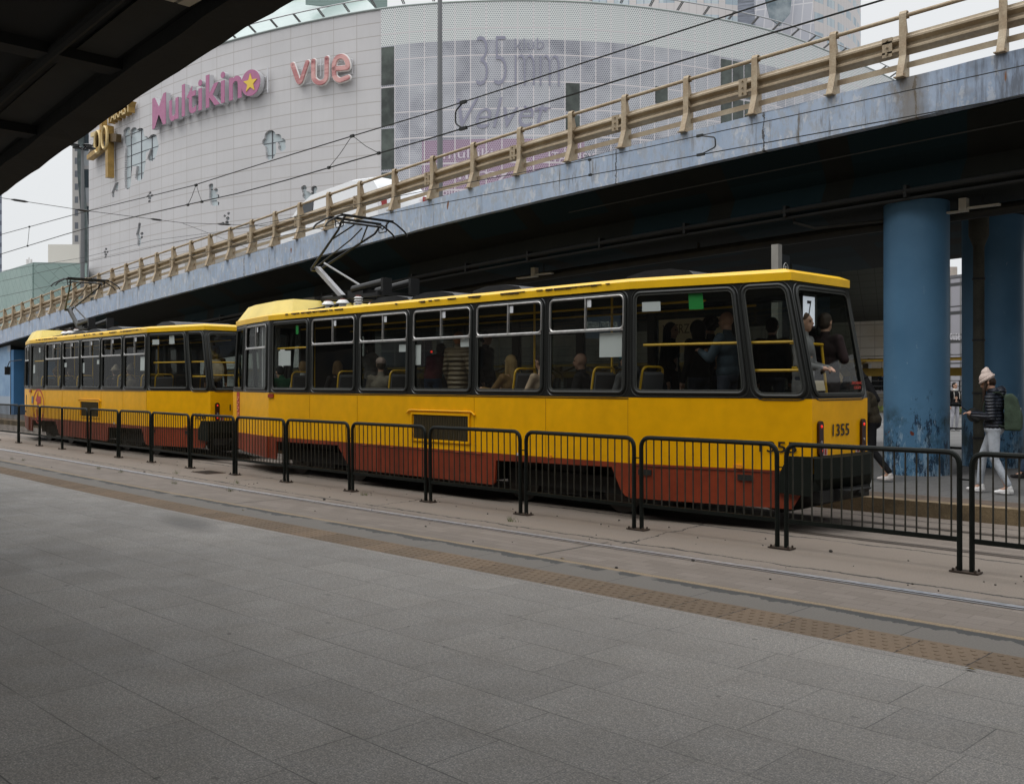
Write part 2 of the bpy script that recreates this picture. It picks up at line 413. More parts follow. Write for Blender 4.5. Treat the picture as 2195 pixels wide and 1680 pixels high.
br=g.mix(g.math('MULTIPLY',jb,.5),br,(.10,.085,.07)); c=g.mix(pav,c,br)
j2=g.noise(1.7,5,.7,stretch=(1,.15,1),off=(0,4,0)); wob=g.ramp(j2,.3,.7,-.06,.06)
wid=g.ramp(g.noise(1.1,3,.6,stretch=(1,.1,1),off=(3,0,0)),.35,.65,.008,.034)
def crack(pos):
    d=g.math('ABSOLUTE',g.math('SUBTRACT',g.math('ADD',g.v,wob),pos)); return g.math('LESS_THAN',d,wid)
ck=g.math('MAXIMUM',crack(8.64),crack(10.34)); ck=g.math('MAXIMUM',ck,crack(12.62))
ti,tf=g.cell(g.math('ADD',g.u,g.math('ADD',g.math('MULTIPLY',g.v,.12),g.ramp(g.noise(3,4,.7),.3,.7,-.06,.06))),4.6,1.2)
ck=g.math('MAXIMUM',ck,g.math('MULTIPLY',g.edge(tf,4.6,.008),g.math('SUBTRACT',1.,pav)))
ti,tf=g.cell(g.u,6.1,.9); ck=g.math('MAXIMUM',ck,g.math('MULTIPLY',g.edge(tf,6.1,.013),band(6.3,8.5)))
c=g.mix(ck,c,(.045,.042,.038))
oil=g.math('MULTIPLY',g.ramp(g.math('ABSOLUTE',g.math('SUBTRACT',g.v,9.6)),.0,.35,1.,0.),g.ramp(g.noise(.8,4),.5,.7,0,.35)); c=g.mix(oil,c,(.15,.125,.10))
MTRK=g.done(c,g.math('SUBTRACT',g.math('MULTIPLY',n,.4),ck),.5,.01)
strip('track_bed',6.4,13.2,0.,MTRK,ny=4,dx=.5)
strip('platform',-16,5.61,.2,MPAVE,ny=4,dx=.5)
strip('tactile_paving',5.61,6.02,.2,MTACT,dx=.5)
strip('kerb',6.02,6.5,.2,MKERB,dx=.5)
MKF=mat('kerb_face_concrete',(.16,.135,.10),.85,var=.45,vs=2.5,bump=.5,bs=25,fine=.2,stretch=(1,1,.6))
strip('kerb_face',6.5,6.5,0.,MKF,z1=.2,dx=.5); 
strip('kerb_face',13.0,13.0,0.,mat('kerb_face_brown',(.15,.11,.06),.85,var=.5,vs=2.5,bump=.5,bs=25,fine=.2),z1=.2,dx=.5)
strip('kerb',13.0,13.22,.2,mat('kerb_worn_yellow',(.26,.19,.11),.85,var=.4,vs=4,fine=.3),dx=.5)
strip('tactile_paving',13.22,13.75,.2,mat('tactile_brown',(.13,.095,.07),.85,var=.3,vs=3,fine=.3,fs=25),dx=.5)
strip('platform',13.75,25.6,.2,MPAV2,ny=3,dx=.5)
# domes of the tactile strip (real bumps)
mb=MB(); X=-1.2; i=0
while X>-26:
    for j in range(5):
        Y=5.665+.076*j; x=X-(.038 if j%2 else 0); p=Vector((x,Y+bend(x),.2)); n_=8; rr=.019
        vs_=[p+Vector((rr*math.cos(2*PI*k/n_),rr*math.sin(2*PI*k/n_),.0)) for k in range(n_)]+[p+Vector((rr*.8*math.cos(2*PI*k/n_),rr*.8*math.sin(2*PI*k/n_),.0036)) for k in range(n_)]
        mb.add(vs_,[(k,(k+1)%n_,n_+(k+1)%n_,n_+k) for k in range(n_)]+[tuple(range(n_,2*n_))],[(v.x,Y) for v in vs_])
    X-=.0762; i+=1
tag(mb.build('tactile_domes',MTACT,smooth=True),kind='structure')
# grooved rails
MSTEEL=mat('rail_steel',(.50,.51,.54),.42,.75,fine=.25,fs=20,stretch=(.1,1,1)); MGRV=mat('rail_groove_dark',(.035,.032,.03),.9)
MLIP=mat('rail_lip_steel',(.40,.39,.39),.45,.7,fine=.2)
MRUST=mat('rail_dull_steel',(.16,.13,.105),.5,.6,fine=.25)
for yc,ms in ((6.87,MSTEEL),(8.30,MSTEEL),(10.62,MRUST),(12.05,MRUST)):
    s_=1 if yc in (8.30,12.05) else -1
    strip('rail',yc-.035,yc+.045,.006,ms,dx=.5)
    a,b=(yc-.075,yc-.035) if s_>0 else (yc+.045,yc+.085)
    strip('rail_groove',a,b,.004,MGRV,dx=.5)  # flat dark strip standing for the groove
    a,b=(yc-.105,yc-.075) if s_>0 else (yc+.085,yc+.115)
    strip('rail_lip',a,b,.006,MLIP if ms is MSTEEL else MRUST,dx=.5)
# road and verge behind
tag(MB().add([(60,25.6,.0),(-160,25.6,.0),(-160,57,.0),(60,57,.0)],[(0,1,2,3)],[(0,0),(220,0),(220,32),(0,32)]).build('road',mat('road_asphalt',(.11,.108,.104),.85,var=.2,vs=.4,fine=.2)),kind='structure')
mb=MB()
for yy in (33.,41.,49.):
    x=40
    while x>-120: mb.add([(x,yy,.004),(x-4,yy,.004),(x-4,yy+.15,.004),(x,yy+.15,.004)],[(0,1,2,3)]); x-=8
tag(mb.build('road_marking',mat('road_paint',(.6,.6,.58),.7)),kind='structure')
# grass verge
mb=MB().b2((-110,57,.0),(40,62.5,.12)); tag(mb.build('verge',mat('verge_soil',(.09,.08,.04),.9,var=.3,vs=1)),kind='structure')
mb=MB()
for i in range(9000):
    x=R.uniform(-62,8); y=R.uniform(57.1,62.3); h=R.uniform(.12,.3); a=R.uniform(0,6.28); dx,dy=math.cos(a)*.05,math.sin(a)*.05
    mb.add([(x-dx,y-dy,.12),(x+dx,y+dy,.12),(x+R.uniform(-.1,.1),y+R.uniform(-.1,.1),.12+h)],[(0,1,2)])
tag(mb.build('grass',mat('grass_blades',(.16,.19,.045),.8,var=.5,vs=.6),fix=False),'short yellowish green grass on the verge across the road','grass',kind='stuff')
# pebbles, weeds, crumbs on the track
mb=MB()
for i in range(170):
    X=R.uniform(-22,-1.5); Yl=R.choice([R.gauss(6.9,.3),R.gauss(8.6,.25),R.uniform(7,10.4),R.gauss(9.5,.3)])
    if Yl<6.6: continue
    s_=R.uniform(.004,.013)*(1+1.2*(R.random()<.08)); p=(X,Yl+bend(X),s_*.4)
    mb.ell(p,(s_,s_*R.uniform(.6,1),s_*.6),6,4,Matrix.Rotation(R.uniform(0,3),3,'Z'))
tag(mb.build('gravel',mat('dark_grit',(.05,.045,.04),.9,var=.5,vs=30)),'scattered dark grit and crumbs on the track concrete','gravel',kind='stuff')
mb=MB()
for (cx,cy) in [(-20.3,8.02),(-19.2,8.05),(-15.7,8.75),(-18.2,8.75),(-14.6,8.05),(-24.3,7.5),(-23.7,7.55),(-12.6,9.3),(-8.9,8.9),(-16.4,7.9)]:
    for i in range(26):
        a=R.uniform(0,6.28); l=R.uniform(.03,.09); x=cx+R.gauss(0,.05); y=cy+bend(cx)+R.gauss(0,.02); t=.004
        mb.add([(x-t,y,0),(x+t,y,0),(x+math.cos(a)*l*.6,y+math.sin(a)*l*.4,l)],[(0,1,2)])
tag(mb.build('weeds',mat('weed_green',(.11,.14,.04),.8),fix=False),'small tufts of weeds in the cracks beside the rail','weeds',kind='stuff')
# fallen leaves
for k,(px,py,lab) in enumerate([(521,1094,'tiny yellow fallen leaf on the grey paving, left of centre'),(1205,1198,'small brown bit of leaf on the concrete under the railing'),(2080,1303+133,'dry brown leaf stalk on the tactile paving near the right edge')]):
    p=onZ(px,py,.2 if k!=1 else 0.); mb=MB()
    mb.add([p+Vector((-.03,0,.006)),p+Vector((0,-.015,.016)),p+Vector((.035,.0,.008)),p+Vector((0,.015,.012))],[(0,1,2,3)])
    tag(mb.build('fallen_leaf',mat('leaf_ochre',(.25,.17,.05),.8),fix=False),lab,'leaf')
p=onZ(455,1012,0.); p=Vector((p.x,9.32+bend(p.x),0)); t=thing('drain_grate',p,-.05,'small rusty drain grate in the concrete behind the fence foot at left','drain')
MB().b2((-.34,-.2,.001),(.34,.2,.008)).build('frame',mat('grate_rust',(.09,.055,.035),.8,var=.4,vs=20),t)
mb=MB()
for i in range(9): mb.b2((-.31+i*.07,-.17,.008),(-.28+i*.07,.17,.014))
mb.build('bars',mat('grate_dark',(.04,.03,.022),.8),t)
# ============================================================ pedestrian railing
FX=[(74,1771.6),(158.5,1783.7),(252,1797),(356.5,1813.4),(475.5,1830.6),(610.7,1849.7),(764.9,1872.6),(947,1898.8),(1158.7,1927.8),(1413.7,1964.3),(1720,2007),(2092,2058.8),(2552.5,2118.8),(3124.4,2194.6),(3856.5,2292.9)]
KK=2195/4096
FP=[onZ(x*KK,y*KK) for x,y in FX]
FP=[Vector((p.x,9.44+bend(p.x)*1.03+.02,0)) for p in FP]
for k in range(len(FP)-1): pass
FP=[Vector((FP[0].x-1.95,9.44+bend(FP[0].x-1.95),0))]+FP+[Vector((FP[-1].x+1.93*j,9.44,0)) for j in (1,)]
MIRON=mat('railing_paint',(.009,.012,.010),.5,.0,.2,var=.3,vs=12,fine=.15)
MBAR=mat('railing_bar_paint',(.04,.04,.031),.45,.0,.3,var=.3,vs=12)
MBASE=mat('rusty_base_plate',(.065,.045,.032),.75,.2,var=.5,vs=20,bump=.3)
ordn=['first','second','third','fourth','fifth','sixth','seventh','eighth','ninth','tenth','eleventh','twelfth','thirteenth','fourteenth','fifteenth','sixteenth','seventeenth','eighteenth','nineteenth','twentieth']
npan=len(FP)-1
for k in range(npan):
    a,b=FP[k],FP[k+1]; d=(b-a).normalized(); L_=(b-a).length; idx=npan-1-k
    lab='black steel railing panel, %s from the right edge of the photo'%ordn[max(0,idx-0)]
    t=thing('railing_panel',a,math.atan2(d.y,d.x),lab,'railing','railing panels between the tracks'); t.rotation_euler=(R.gauss(0,.008),R.gauss(0,.0022),t.rotation_euler.z+R.gauss(0,.004))
    g0,g1=.055,L_-.055; H_=1.13
    fr=MB()
    path=fillet([(g0,0,.01),(g0,0,H_-.025),(g1,0,H_-.025),(g1,0,.01)],.13,7)
    fr.tube(path,.026,8); fr.bar((g0,0,.30),(g1,0,.30),.03,.045)
    fr.build('frame',MIRON,t,smooth=True)
    bs_=MB(); nb=16
    for i in range(nb):
        x=lerp(g0+.075,g1-.075,i/(nb-1)); bs_.tube([(x,0,.31),(x,0,H_-.03)],.0085,6,cap=False)
    bs_.build('bars',MBAR,t,smooth=True)
    bp=MB(); bp.box((0,0,.012),(.26,.13,.012))
    for sx in (-.1,.1):
        for sy in (-.045,.045): bp.lathe([(.012,0),(.012,.02),(.004,.026)],(sx,sy,.018),6)
    bp.build('base_plate',MBASE,t)
    if k>0:
        tb=MB(); tb.bar((-.05,0,.86),(.05,0,.86),.012,.014); tb.build('bracket',MIRON,t)
# ============================================================ elevated road bridge (far side)
ZT=[(8,6.60),(0,6.56),(-4.8,6.47),(-7.7,6.38),(-10.8,6.29),(-15.3,6.18),(-20,6.01),(-26.9,5.66),(-33.2,5.40),(-40.9,5.04),(-53,4.35),(-70,3.3),(-90,2.0)]
def zt(X): # smooth
    return sum(interp(ZT,X+o) for o in (-3,-1.5,0,1.5,3))/5
def sweep(mb,prof,Xs,zf,closed=True,bnd=1.,wob=0.):
    n=len(prof); arc=[0]
    for a,b in zip(prof,prof[1:]): arc.append(arc[-1]+math.hypot(b[0]-a[0],b[1]-a[1]))
    m=len(Xs); pl=prof+([prof[0]] if closed else []); 
    if closed: arc.append(arc[-1]+math.hypot(prof[0][0]-prof[-1][0],prof[0][1]-prof[-1][1]))
    N=len(pl); vs=[];uv=[]
    for X in Xs:
        for j,(y,z) in enumerate(pl):
            vs.append((X,y+bend(X)*bnd+(R.gauss(0,wob) if wob else 0),zf(X)+z+(R.gauss(0,wob) if wob else 0))); uv.append((X,arc[j]))
    fs=[(i*N+j,i*N+j+1,(i+1)*N+j+1,(i+1)*N+j) for i in range(m-1) for j in range(N-1)]
    mb.add(vs,fs,uv)
    if closed:
        for i in (0,m-1):
            tr=tessellate_polygon([[Vector((y,z,0)) for y,z in prof]])
            mb.add([vs[i*N+j] for j in range(n)],[tuple(t) for t in tr],[uv[i*N+j] for j in range(n)])
    return mb
XS=[8-1.*i for i in range(98)]
# fascia paint: pale blue, peeling, vertical streaks
g=G('fascia_blue_paint',.75,.3)
st=g.noise(1.,5,.65,stretch=(2.2,.55,1)); fn=g.noise(1.,6,.75,stretch=(7,3.2,1),off=(3,1,0)); drip=g.noise(1.,5,.7,stretch=(9,.8,1),off=(8,2,0)); big=g.noise(.35,3,.5,stretch=(1,.3,1),off=(1,6,0))
c=g.mix(g.ramp(st,.3,.7),(.275,.355,.475),(.42,.49,.60))
c=g.mix(g.ramp(fn,.50,.56,0,.65),c,(.34,.36,.39))
c=g.mix(g.ramp(g.noise(1.,5,.7,stretch=(5,2.6,1),off=(13,5,0)),.57,.60,0,.6),c,(.56,.57,.585))
c=g.mix(g.math('MULTIPLY',g.ramp(drip,.56,.68),g.ramp(big,.40,.62,.25,1.)),c,(.135,.115,.085))
edge_=g.ramp(g.u,-7.2,-4.9); wet=g.math('MULTIPLY',g.ramp(g.noise(1.,4,.6,stretch=(1.3,.9,1),off=(4,4,0)),.42,.58),edge_)
c=g.mix(g.math('MULTIPLY',wet,.9),c,(.045,.045,.036)); c=g.mix(g.math('MULTIPLY',g.math('MULTIPLY',g.ramp(drip,.47,.6),edge_),.8),c,(.07,.06,.042)); c=g.mix(g.math('MULTIPLY',g.ramp(g.noise(1.,5,.7,stretch=(3,1.3,1),off=(41,5,0)),.6,.64,0,.7),edge_),c,(.50,.47,.42))
c=g.mix(g.math('MULTIPLY',edge_,.35),c,(.20,.26,.37))
for jx in (-8.95,-6.35,-27.3,-12.2): c=g.mix(g.math('MULTIPLY',g.line(g.math('ADD',g.u,g.ramp(fn,.3,.7,-.05,.05)),jx,.015),.9),c,(.05,.045,.04))
c=g.mix(g.math('MULTIPLY',g.line(g.math('ADD',g.u,g.ramp(fn,.3,.7,-.12,.12)),-6.45,.10,2.),.7),c,(.17,.14,.10))
rust=g.ramp(g.noise(1.,2,.4,stretch=(5,1.6,1),off=(21,8,0)),.74,.77); c=g.mix(rust,c,(.20,.09,.04))
MFAS=g.done(c,fn,.35,.01)
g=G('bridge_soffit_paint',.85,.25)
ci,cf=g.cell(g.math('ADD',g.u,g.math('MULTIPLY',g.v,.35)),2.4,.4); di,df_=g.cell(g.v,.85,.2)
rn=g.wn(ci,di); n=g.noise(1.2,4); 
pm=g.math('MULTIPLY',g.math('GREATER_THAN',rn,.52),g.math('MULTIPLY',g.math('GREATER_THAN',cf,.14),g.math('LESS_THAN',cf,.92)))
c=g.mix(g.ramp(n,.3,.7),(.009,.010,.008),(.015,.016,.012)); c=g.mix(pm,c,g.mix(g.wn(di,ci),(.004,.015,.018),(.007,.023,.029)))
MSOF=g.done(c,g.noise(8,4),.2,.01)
br=thing('road_bridge',(-20,20,0),0,'long elevated road bridge with a stained pale blue edge and dark painted underside','bridge')
mb=sweep(MB(),[(15,0),(15,-.64),(15.06,-.66),(15.45,-.62),(15.45,-.02)],[8-.5*i for i in range(196)],zt,wob=.004)
mb.build('edge_beam',MFAS,br,world=True)
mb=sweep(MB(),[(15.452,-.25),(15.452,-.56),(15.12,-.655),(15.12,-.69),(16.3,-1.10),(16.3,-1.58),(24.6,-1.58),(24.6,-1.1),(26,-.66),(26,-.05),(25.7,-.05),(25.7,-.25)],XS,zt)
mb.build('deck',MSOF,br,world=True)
# round blue columns
g=G('column_blue',.5,.35)
tcn=g.tc.outputs['Object']; g.nt.nodes.remove(g.sep)
g.sep=nd(g.nt,'ShaderNodeSeparateXYZ'); g.L(tcn,g.sep.inputs[0]); g.u=g.sep.outputs[0]; g.v=g.sep.outputs[1]; g.w=g.sep.outputs[2]; g.uv=tcn
n=g.noise(.9,4); sc_=g.noise(1.,6,.8,stretch=(7,7,2.6)); low=g.ramp(g.w,.15,1.75,1.,0.)
c=g.mix(g.ramp(n,.3,.7),(.058,.150,.255),(.088,.205,.33))
thr=g.math('ADD',sc_,g.math('MULTIPLY',low,.20))
c=g.mix(g.math('MULTIPLY',g.ramp(thr,.65,.68),g.ramp(low,0,.25)),c,(.012,.035,.07))
lt=g.math('ADD',g.noise(1.,6,.85,stretch=(8,8,2.2),off=(4,4,4)),g.math('MULTIPLY',low,.13)); c=g.mix(g.math('MULTIPLY',g.ramp(lt,.64,.67),.8),c,(.25,.36,.46))
rs=g.math('ADD',g.noise(3.4,3,.6,off=(7,2,3)),g.math('MULTIPLY',g.line(g.w,1.1,.35,1.),.06)); c=g.mix(g.ramp(rs,.745,.755),c,(.13,.03,.015))
c=g.mix(g.math('MULTIPLY',g.ramp(g.noise(1.2,5,.7,off=(1,5,2)),.5,.65),g.line(g.w,.85,.25,1.6)),c,(.02,.045,.055))
MCOLU=g.done(c,sc_,.25,.004)
for (cx,cy,lab) in ((-7.18,17.0,'scratched blue round bridge column'),(-6.82,19.55,'shaded blue round bridge column behind the pipe')):
    top=zt(cx)-1.57
    c_=MB(); c_.lathe([(.53,.2),(.53,1.2),(.53,2.4),(.53,3.6),(.53,top)],(cx,cy+bend(cx),0),48).build('column',MCOLU,br,smooth=True,world=True)
# abutment wall at the low end
g=G('abutment_paint',.8,.3); n=g.noise(1.1,5,.65); bi,bf=g.cell(g.u,2.4); di,df_=g.cell(g.v,1.1)
c=g.mix(g.ramp(n,.3,.7),(.16,.26,.40),(.26,.37,.50)); c=g.mix(g.math('MULTIPLY',g.math('GREATER_THAN',g.wn(bi,di),.55),.7),c,(.34,.37,.40)); 
MABU=g.done(c,n,.2,.01)
mb=MB(); xs=[-52.3-2*i for i in range(24)]
for Yw in (15.3,25.4):
    vs_=[];uv=[]
    for X in xs:
        vs_+=[(X,Yw+bend(X),0),(X,Yw+bend(X),zt(X)-.6)]; uv+=[(X,0),(X,zt(X)-.6)]
    mb.add(vs_,[(2*i,2*i+2,2*i+3,2*i+1) for i in range(len(xs)-1)],uv)
mb.build('abutment',MABU,br,world=True)
MB().add([(-52.3,15.3+bend(-52.3),0),(-52.3,25.4+bend(-52.3),0),(-52.3,25.4+bend(-52.3),zt(-52.3)-.6),(-52.3,15.3+bend(-52.3),zt(-52.3)-.6)],[(0,1,2,3)]).build('end_wall',mat('abutment_shade_dark',(.015,.016,.014),.8,var=.2,vs=1),br,world=True)  # end wall near-black: the shade below the bridge put in its colour
MB().b2((-52.28,15.32+bend(-52.3),0),(-51.9,17.3+bend(-52.3),zt(-52.3)-1.0)).build('pier',mat('abutment_blue',(.045,.16,.33),.6,var=.2,vs=1),br,world=True)
# pipes under the deck
MPIPE=mat('dark_pipe',(.012,.012,.010),.7,var=.3,vs=4)  # near-black pipes along the web
def along(y,dz,X0,X1,st=2.): 
    o=[];X=X0
    while X>X1: o.append((X,y+bend(X),zt(X)+dz)); X-=st
    return o
mb=MB(); mb.tube(along(16.16,-1.50,6,-44),.045,8); mb.tube(along(16.2,-1.62,6,-44),.03,8)
for X in [4-2.2*i for i in range(20)]: mb.box((X,16.2+bend(X),zt(X)-1.50),(.05,.16,.2))
mb.build('cable_pipe',MPIPE,br,world=True,smooth=True)
mb=MB(); mb.tube(along(15.6,-.86,6,-16),.014,6); mb.build('conduit',mat('conduit_grey',(.05,.05,.045),.7),br,world=True)
mb=MB(); mb.tube(along(17.5,-1.78,6,-30),.10,10)
for X in [3-5.*i for i in range(6)]:
    mb.tube([(X,17.5+bend(X),zt(X)-1.78),(X,17.5+bend(X),zt(X)-1.57)],.03,6)
mb.tube([(-9.2,16.4,zt(-9.2)-1.3),(-9.1,16.3,zt(-9)-1.7),(-8.8,16.5,zt(-8.8)-1.82),(-7.6,16.8,zt(-7.6)-1.82)],.03,8)
mb.build('drain_pipe',mat('pipe_grey',(.035,.034,.028),.6,var=.3,vs=3),br,world=True,smooth=True)
# guard rail on the bridge edge
gr=thing('guard_rail',(-20,15,0),0,'tan painted steel guard rail with handrail along the bridge edge','guard rail')
MTAN=mat('tan_steel_paint',(.37,.305,.21),.6,var=.3,vs=5,fine=.12,fs=40,col2=(.32,.235,.145),bump=.1)
MTAND=mat('tan_beam_dirty',(.335,.275,.19),.6,var=.35,vs=1.6,fine=.10,fs=25,col2=(.29,.22,.14),stretch=(1.5,1,.6))
px_=[2150,1935,1785,1617,1470,1337,1222,1112,1012,925,843,769,702,640]
PX=[onB(x,300,15.05).x for x in px_]
X=PX[-1]
while X>-62: X-=1.42*(1+.0*R.random()); PX.append(X)
PX=[PX[0]+1.45*3,PX[0]+1.45*2,PX[0]+1.45]+PX
for X in PX:
    z0=zt(X); mb=MB(); o=(X,15.07+bend(X),z0)
    mb.prism([(-.15,0),(-.02,.36),(-.02,1.0),(.0,1.04),(.06,1.04),(.10,.95),(.18,.66),(.205,.5),(.205,0)],o,(0,1,0),(0,0,1),(1,0,0),-.008,.008)
    mb.prism([(-.155,0),(-.03,.36),(-.03,1.0),(.0,1.05),(.0,1.035),(-.018,1.0),(-.018,.36),(-.14,0)],o,(0,1,0),(0,0,1),(1,0,0),-.055,.055)
    mb.prism([(.0,1.035),(.0,1.05),(.065,1.05),(.1,.95),(.085,.95),(.06,1.035)],o,(0,1,0),(0,0,1),(1,0,0),-.055,.055)
    mb.box((X,15.07+bend(X),z0+.006),(.16,.36,.016)); 
    mb.lathe([(.014,0),(.014,.05),(.005,.055)],(X+.06,14.97+bend(X),z0+.01),6)
    mb.build('post',MTAN,gr,world=True)
XG=[PX[0]+.2-.71*i for i in range(110)]
mb=MB(); mb.tube([(X,15.115+bend(X),zt(X)+.985) for X in XG],.032,10); mb.build('handrail',MTAN,gr,world=True,smooth=True)
wp=[(15.20,.74),(15.18,.70),(15.12,.66),(15.12,.63),(15.20,.585),(15.20,.55),(15.12,.50),(15.12,.47),(15.18,.43),(15.20,.40)]
wp2=[(y+.012,z) for y,z in reversed(wp)]
mb=sweep(MB(),wp+wp2,XG,zt); mb.build('crash_beam',MTAND,gr,world=True)
mb=sweep(MB(),[(15.20,.29),(15.20,.20),(15.21,.20),(15.21,.29)],XG,zt); mb.build('lower_rail',MTAND,gr,world=True)
for i in range(2,len(PX),2):
    mb=MB(); X=PX[i]-.28; z0=zt(X); y=15.105+bend(X)
    mb.box((X,y+.03,z0+.57),(.16,.03,.30))
    for dz in (.47,.57,.68): mb.lathe([(.018,-.02),(.018,.02)],(X,y,z0+dz),6,axis=(0,-1,0))
    mb.build('splice_plate',MTAND,gr,world=True)
# hanging lamps under the deck
MLAMP=mat('lamp_white_dirty',(.62,.58,.48),.5); MDK=mat('dark_metal',(.03,.03,.03),.5,.4)
for k,(px,py,Y,lab) in enumerate(((2066,440,17.0,'small white lamp box under the bridge, upper right beside the column'),(1146,584,17.2,'small white lamp box under the bridge above the middle of the front tram'))):
    p=onY(px,py,Y); t=thing('bridge_lamp',p,0,lab,'lamp','lamps under the bridge')
    MB().box((0,0,0),(.12,.14,.22)).build('lamp_box',MLAMP,t); 
    mb=MB(); mb.box((-.32,0,-.10),(.5,.10,.03)); mb.box((.32,0,-.06),(.5,.10,.03)); mb.build('lamp_tube',MLAMP,t)
    mb=MB(); zz=zt(p.x)-1.58-p.z; mb.tube([(0,0,.1),(0,0,max(.15,zz))],.015,6); mb.tube([(.3,0,0),(.3,0,max(.15,zz))],.012,6); mb.build('hanger',MDK,t)
# downpipe with valve in front of the second column
p=onV(2098,1000,17.9); t=thing('downpipe',(p.x,p.y,.2),0,'dirty grey downpipe with a round valve in front of the shaded column','pipe')
MDP=mat('downpipe_beige',(.07,.065,.045),.7,var=.45,vs=2.5,fine=.2)
mb=MB(); mb.tube([(0,0,0),(0,0,4.1)],.095,14); mb.lathe([(.095,4.0),(.17,4.2),(.17,4.6)],(0,0,0),14); mb.build('pipe',MDP,t,smooth=True)
mb=MB()
for z in (.55,1.35,2.3,3.4): mb.lathe([(.108,z),(.108,z+.04)],(0,0,0),16)
mb.build('clamp',MDK,t)
mb=MB(); mb.lathe([(.13,0),(.13,.05),(.09,.06),(.09,.12),(.05,.12)],(-.05,-.10,.98),16,axis=(.7,-.7,0)); mb.lathe([(.05,0),(.05,.3)],(.05,-.1,.98),8,axis=(.7,-.3,0)); mb.build('valve',mat('valve_grey',(.08,.08,.075),.5,.5),t)
for k,(x0_,x1_) in enumerate(((-8.9,-6.35),(-6.2,-3.6),(-3.45,-.9))):
    t=thing('pipe_railing',(x0_,20.9,.2),0,('plain black pipe railing on the far platform edge between the two blue columns','plain black pipe railing on the far platform edge behind the shaded column','plain black pipe railing on the far platform edge at the right, behind the woman')[k],'railing','pipe railings on the far platform edge'); L_=x1_-x0_
    mb=MB(); mb.tube(fillet([(0,0,0),(0,0,1.1),(L_,0,1.1),(L_,0,0)],.13,6),.03,8); mb.bar((0,0,.62),(L_,0,.62),.03,.035); mb.bar((0,0,.22),(L_,0,.22),.03,.05); mb.build('frame',MIRON,t,smooth=True)
    mb=MB(); mb.tube([(L_/2,0,.02),(L_/2,0,1.08)],.02,8); mb.build('middle_post',MIRON,t,smooth=True)
# ============================================================ near overhead bridge (dark, upper left)
ZB=[(a_,b_+.075) for a_,b_ in [(10,5.72),(2,5.65),(-4,5.55),(-6.5,5.40),(-8.2,5.31),(-9.7,5.20),(-10.6,5.14),(-11.7,5.06),(-12.9,4.95),(-15.4,4.74),(-16.2,4.67),(-25,4.10),(-40,3.1)]]
def zb(X): return sum(interp(ZB,X+o) for o in (-1,-.5,0,.5,1))/5
nb=thing('overhead_bridge',(-10,0,0),0,'dark second bridge passing overhead in the upper left corner','bridge')
MSO2=mat('dark_soffit',(.0035,.0045,.0032),.85,var=.3,vs=2,bump=.2,bs=8); MSO3=mat('dark_panel',(.010,.0115,.0085),.8,var=.3,vs=3); MSO4=mat('deck_shade_black',(.002,.0027,.002),.9,var=.3,vs=2)  # near-black colours hold the shade under the overhead deck
XB=[10-.5*i for i in range(100)]
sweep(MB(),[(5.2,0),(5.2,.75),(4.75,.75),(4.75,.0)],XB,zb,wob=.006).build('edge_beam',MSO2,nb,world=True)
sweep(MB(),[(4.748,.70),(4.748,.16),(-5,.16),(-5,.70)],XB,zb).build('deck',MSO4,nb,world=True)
X=8.; mb=MB(); m2=MB()
while X>-38:
    a,b=X,X-2.35
    for xx in (a,b): pass
    m2.add([(a,4.66+bend(a),zb(a)+.150),(b,4.66+bend(b),zb(b)+.150),(b,4.22+bend(b),zb(b)+.150),(a,4.22+bend(a),zb(a)+.150)],[(0,1,2,3)])
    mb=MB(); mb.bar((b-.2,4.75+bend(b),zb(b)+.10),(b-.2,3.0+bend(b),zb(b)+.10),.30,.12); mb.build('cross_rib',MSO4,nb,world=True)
    X-=2.75
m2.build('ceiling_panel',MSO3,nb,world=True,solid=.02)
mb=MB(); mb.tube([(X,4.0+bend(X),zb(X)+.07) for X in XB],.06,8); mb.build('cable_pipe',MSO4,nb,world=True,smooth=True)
for k,(px,py,lab) in enumerate(((440,22,'long unlit strip lamp under the near bridge, at the top edge'),)):
    p=onY(px,py,4.45); t=thing('strip_lamp',(p.x,p.y,zb(p.x)+.05),0,lab,'lamp')
    MB().box((0,0,.02),(1.25,.34,.07)).build('housing',mat('lamp_housing',(.13,.125,.10),.6),t)
    mb=MB(); mb.box((-.02,-.08,-.025),(1.12,.12,.03)); mb.box((-.02,.08,-.025),(1.12,.12,.03)); mb.build('diffuser',mat('lamp_diffuser',(.34,.32,.25),.5),t)
# ============================================================ departure board on the far platform
p=onY(1662,600,14.1); t=thing('departure_board',(p.x,p.y,.2),0,'tall grey stop post carrying a black departure board that reads Dw. Centralny 10','sign')
top=onY(1662,524,14.1).z-.2
MB().b2((-.06,-.02,0),(.06,.10,top)).build('post',mat('post_grey',(.27,.26,.235),.55,var=.15,vs=3),t)
MB().b2((-.07,.102,1.9),(.05,.36,top-.15)).build('side_panel',mat('board_black',(.02,.02,.02),.4),t)
MB().b2((-.09,.40,2.55),(.07,1.66,top-.28)).build('display',mat('board_black2',(.018,.02,.018),.3),t)
MWH=mat('white_print',(.55,.55,.52),.5)
def sign_text(txt,parent,loc,ax,ay,w_,h_,m,name='lettering',ex=.002,**k):
    vs_,fs_=text_fit(txt,w_,h_,extrude=ex,**k); ax=Vector(ax);ay=Vector(ay);az=ax.cross(ay); l=Vector(loc)
    mb=MB(); mb.add([l+ax*v.x+ay*v.y+az*v.z for v in vs_],fs_); return mb.build(name,m,parent,fix=False)
h_=top-.28
sign_text('Dw. Centralny 10',t,(.075,.56,h_-.26),(0,1,0),(0,0,1),.72,.13,MWH)
sign_text('linia   kierunek',t,(.075,.50,h_-.40),(0,1,0),(0,0,1),.42,.06,MWH)
sign_text('9',t,(.075,.48,h_-.22),(0,1,0),(0,0,1),.05,.07,mat('led_red',(.5,.05,.02),.5))
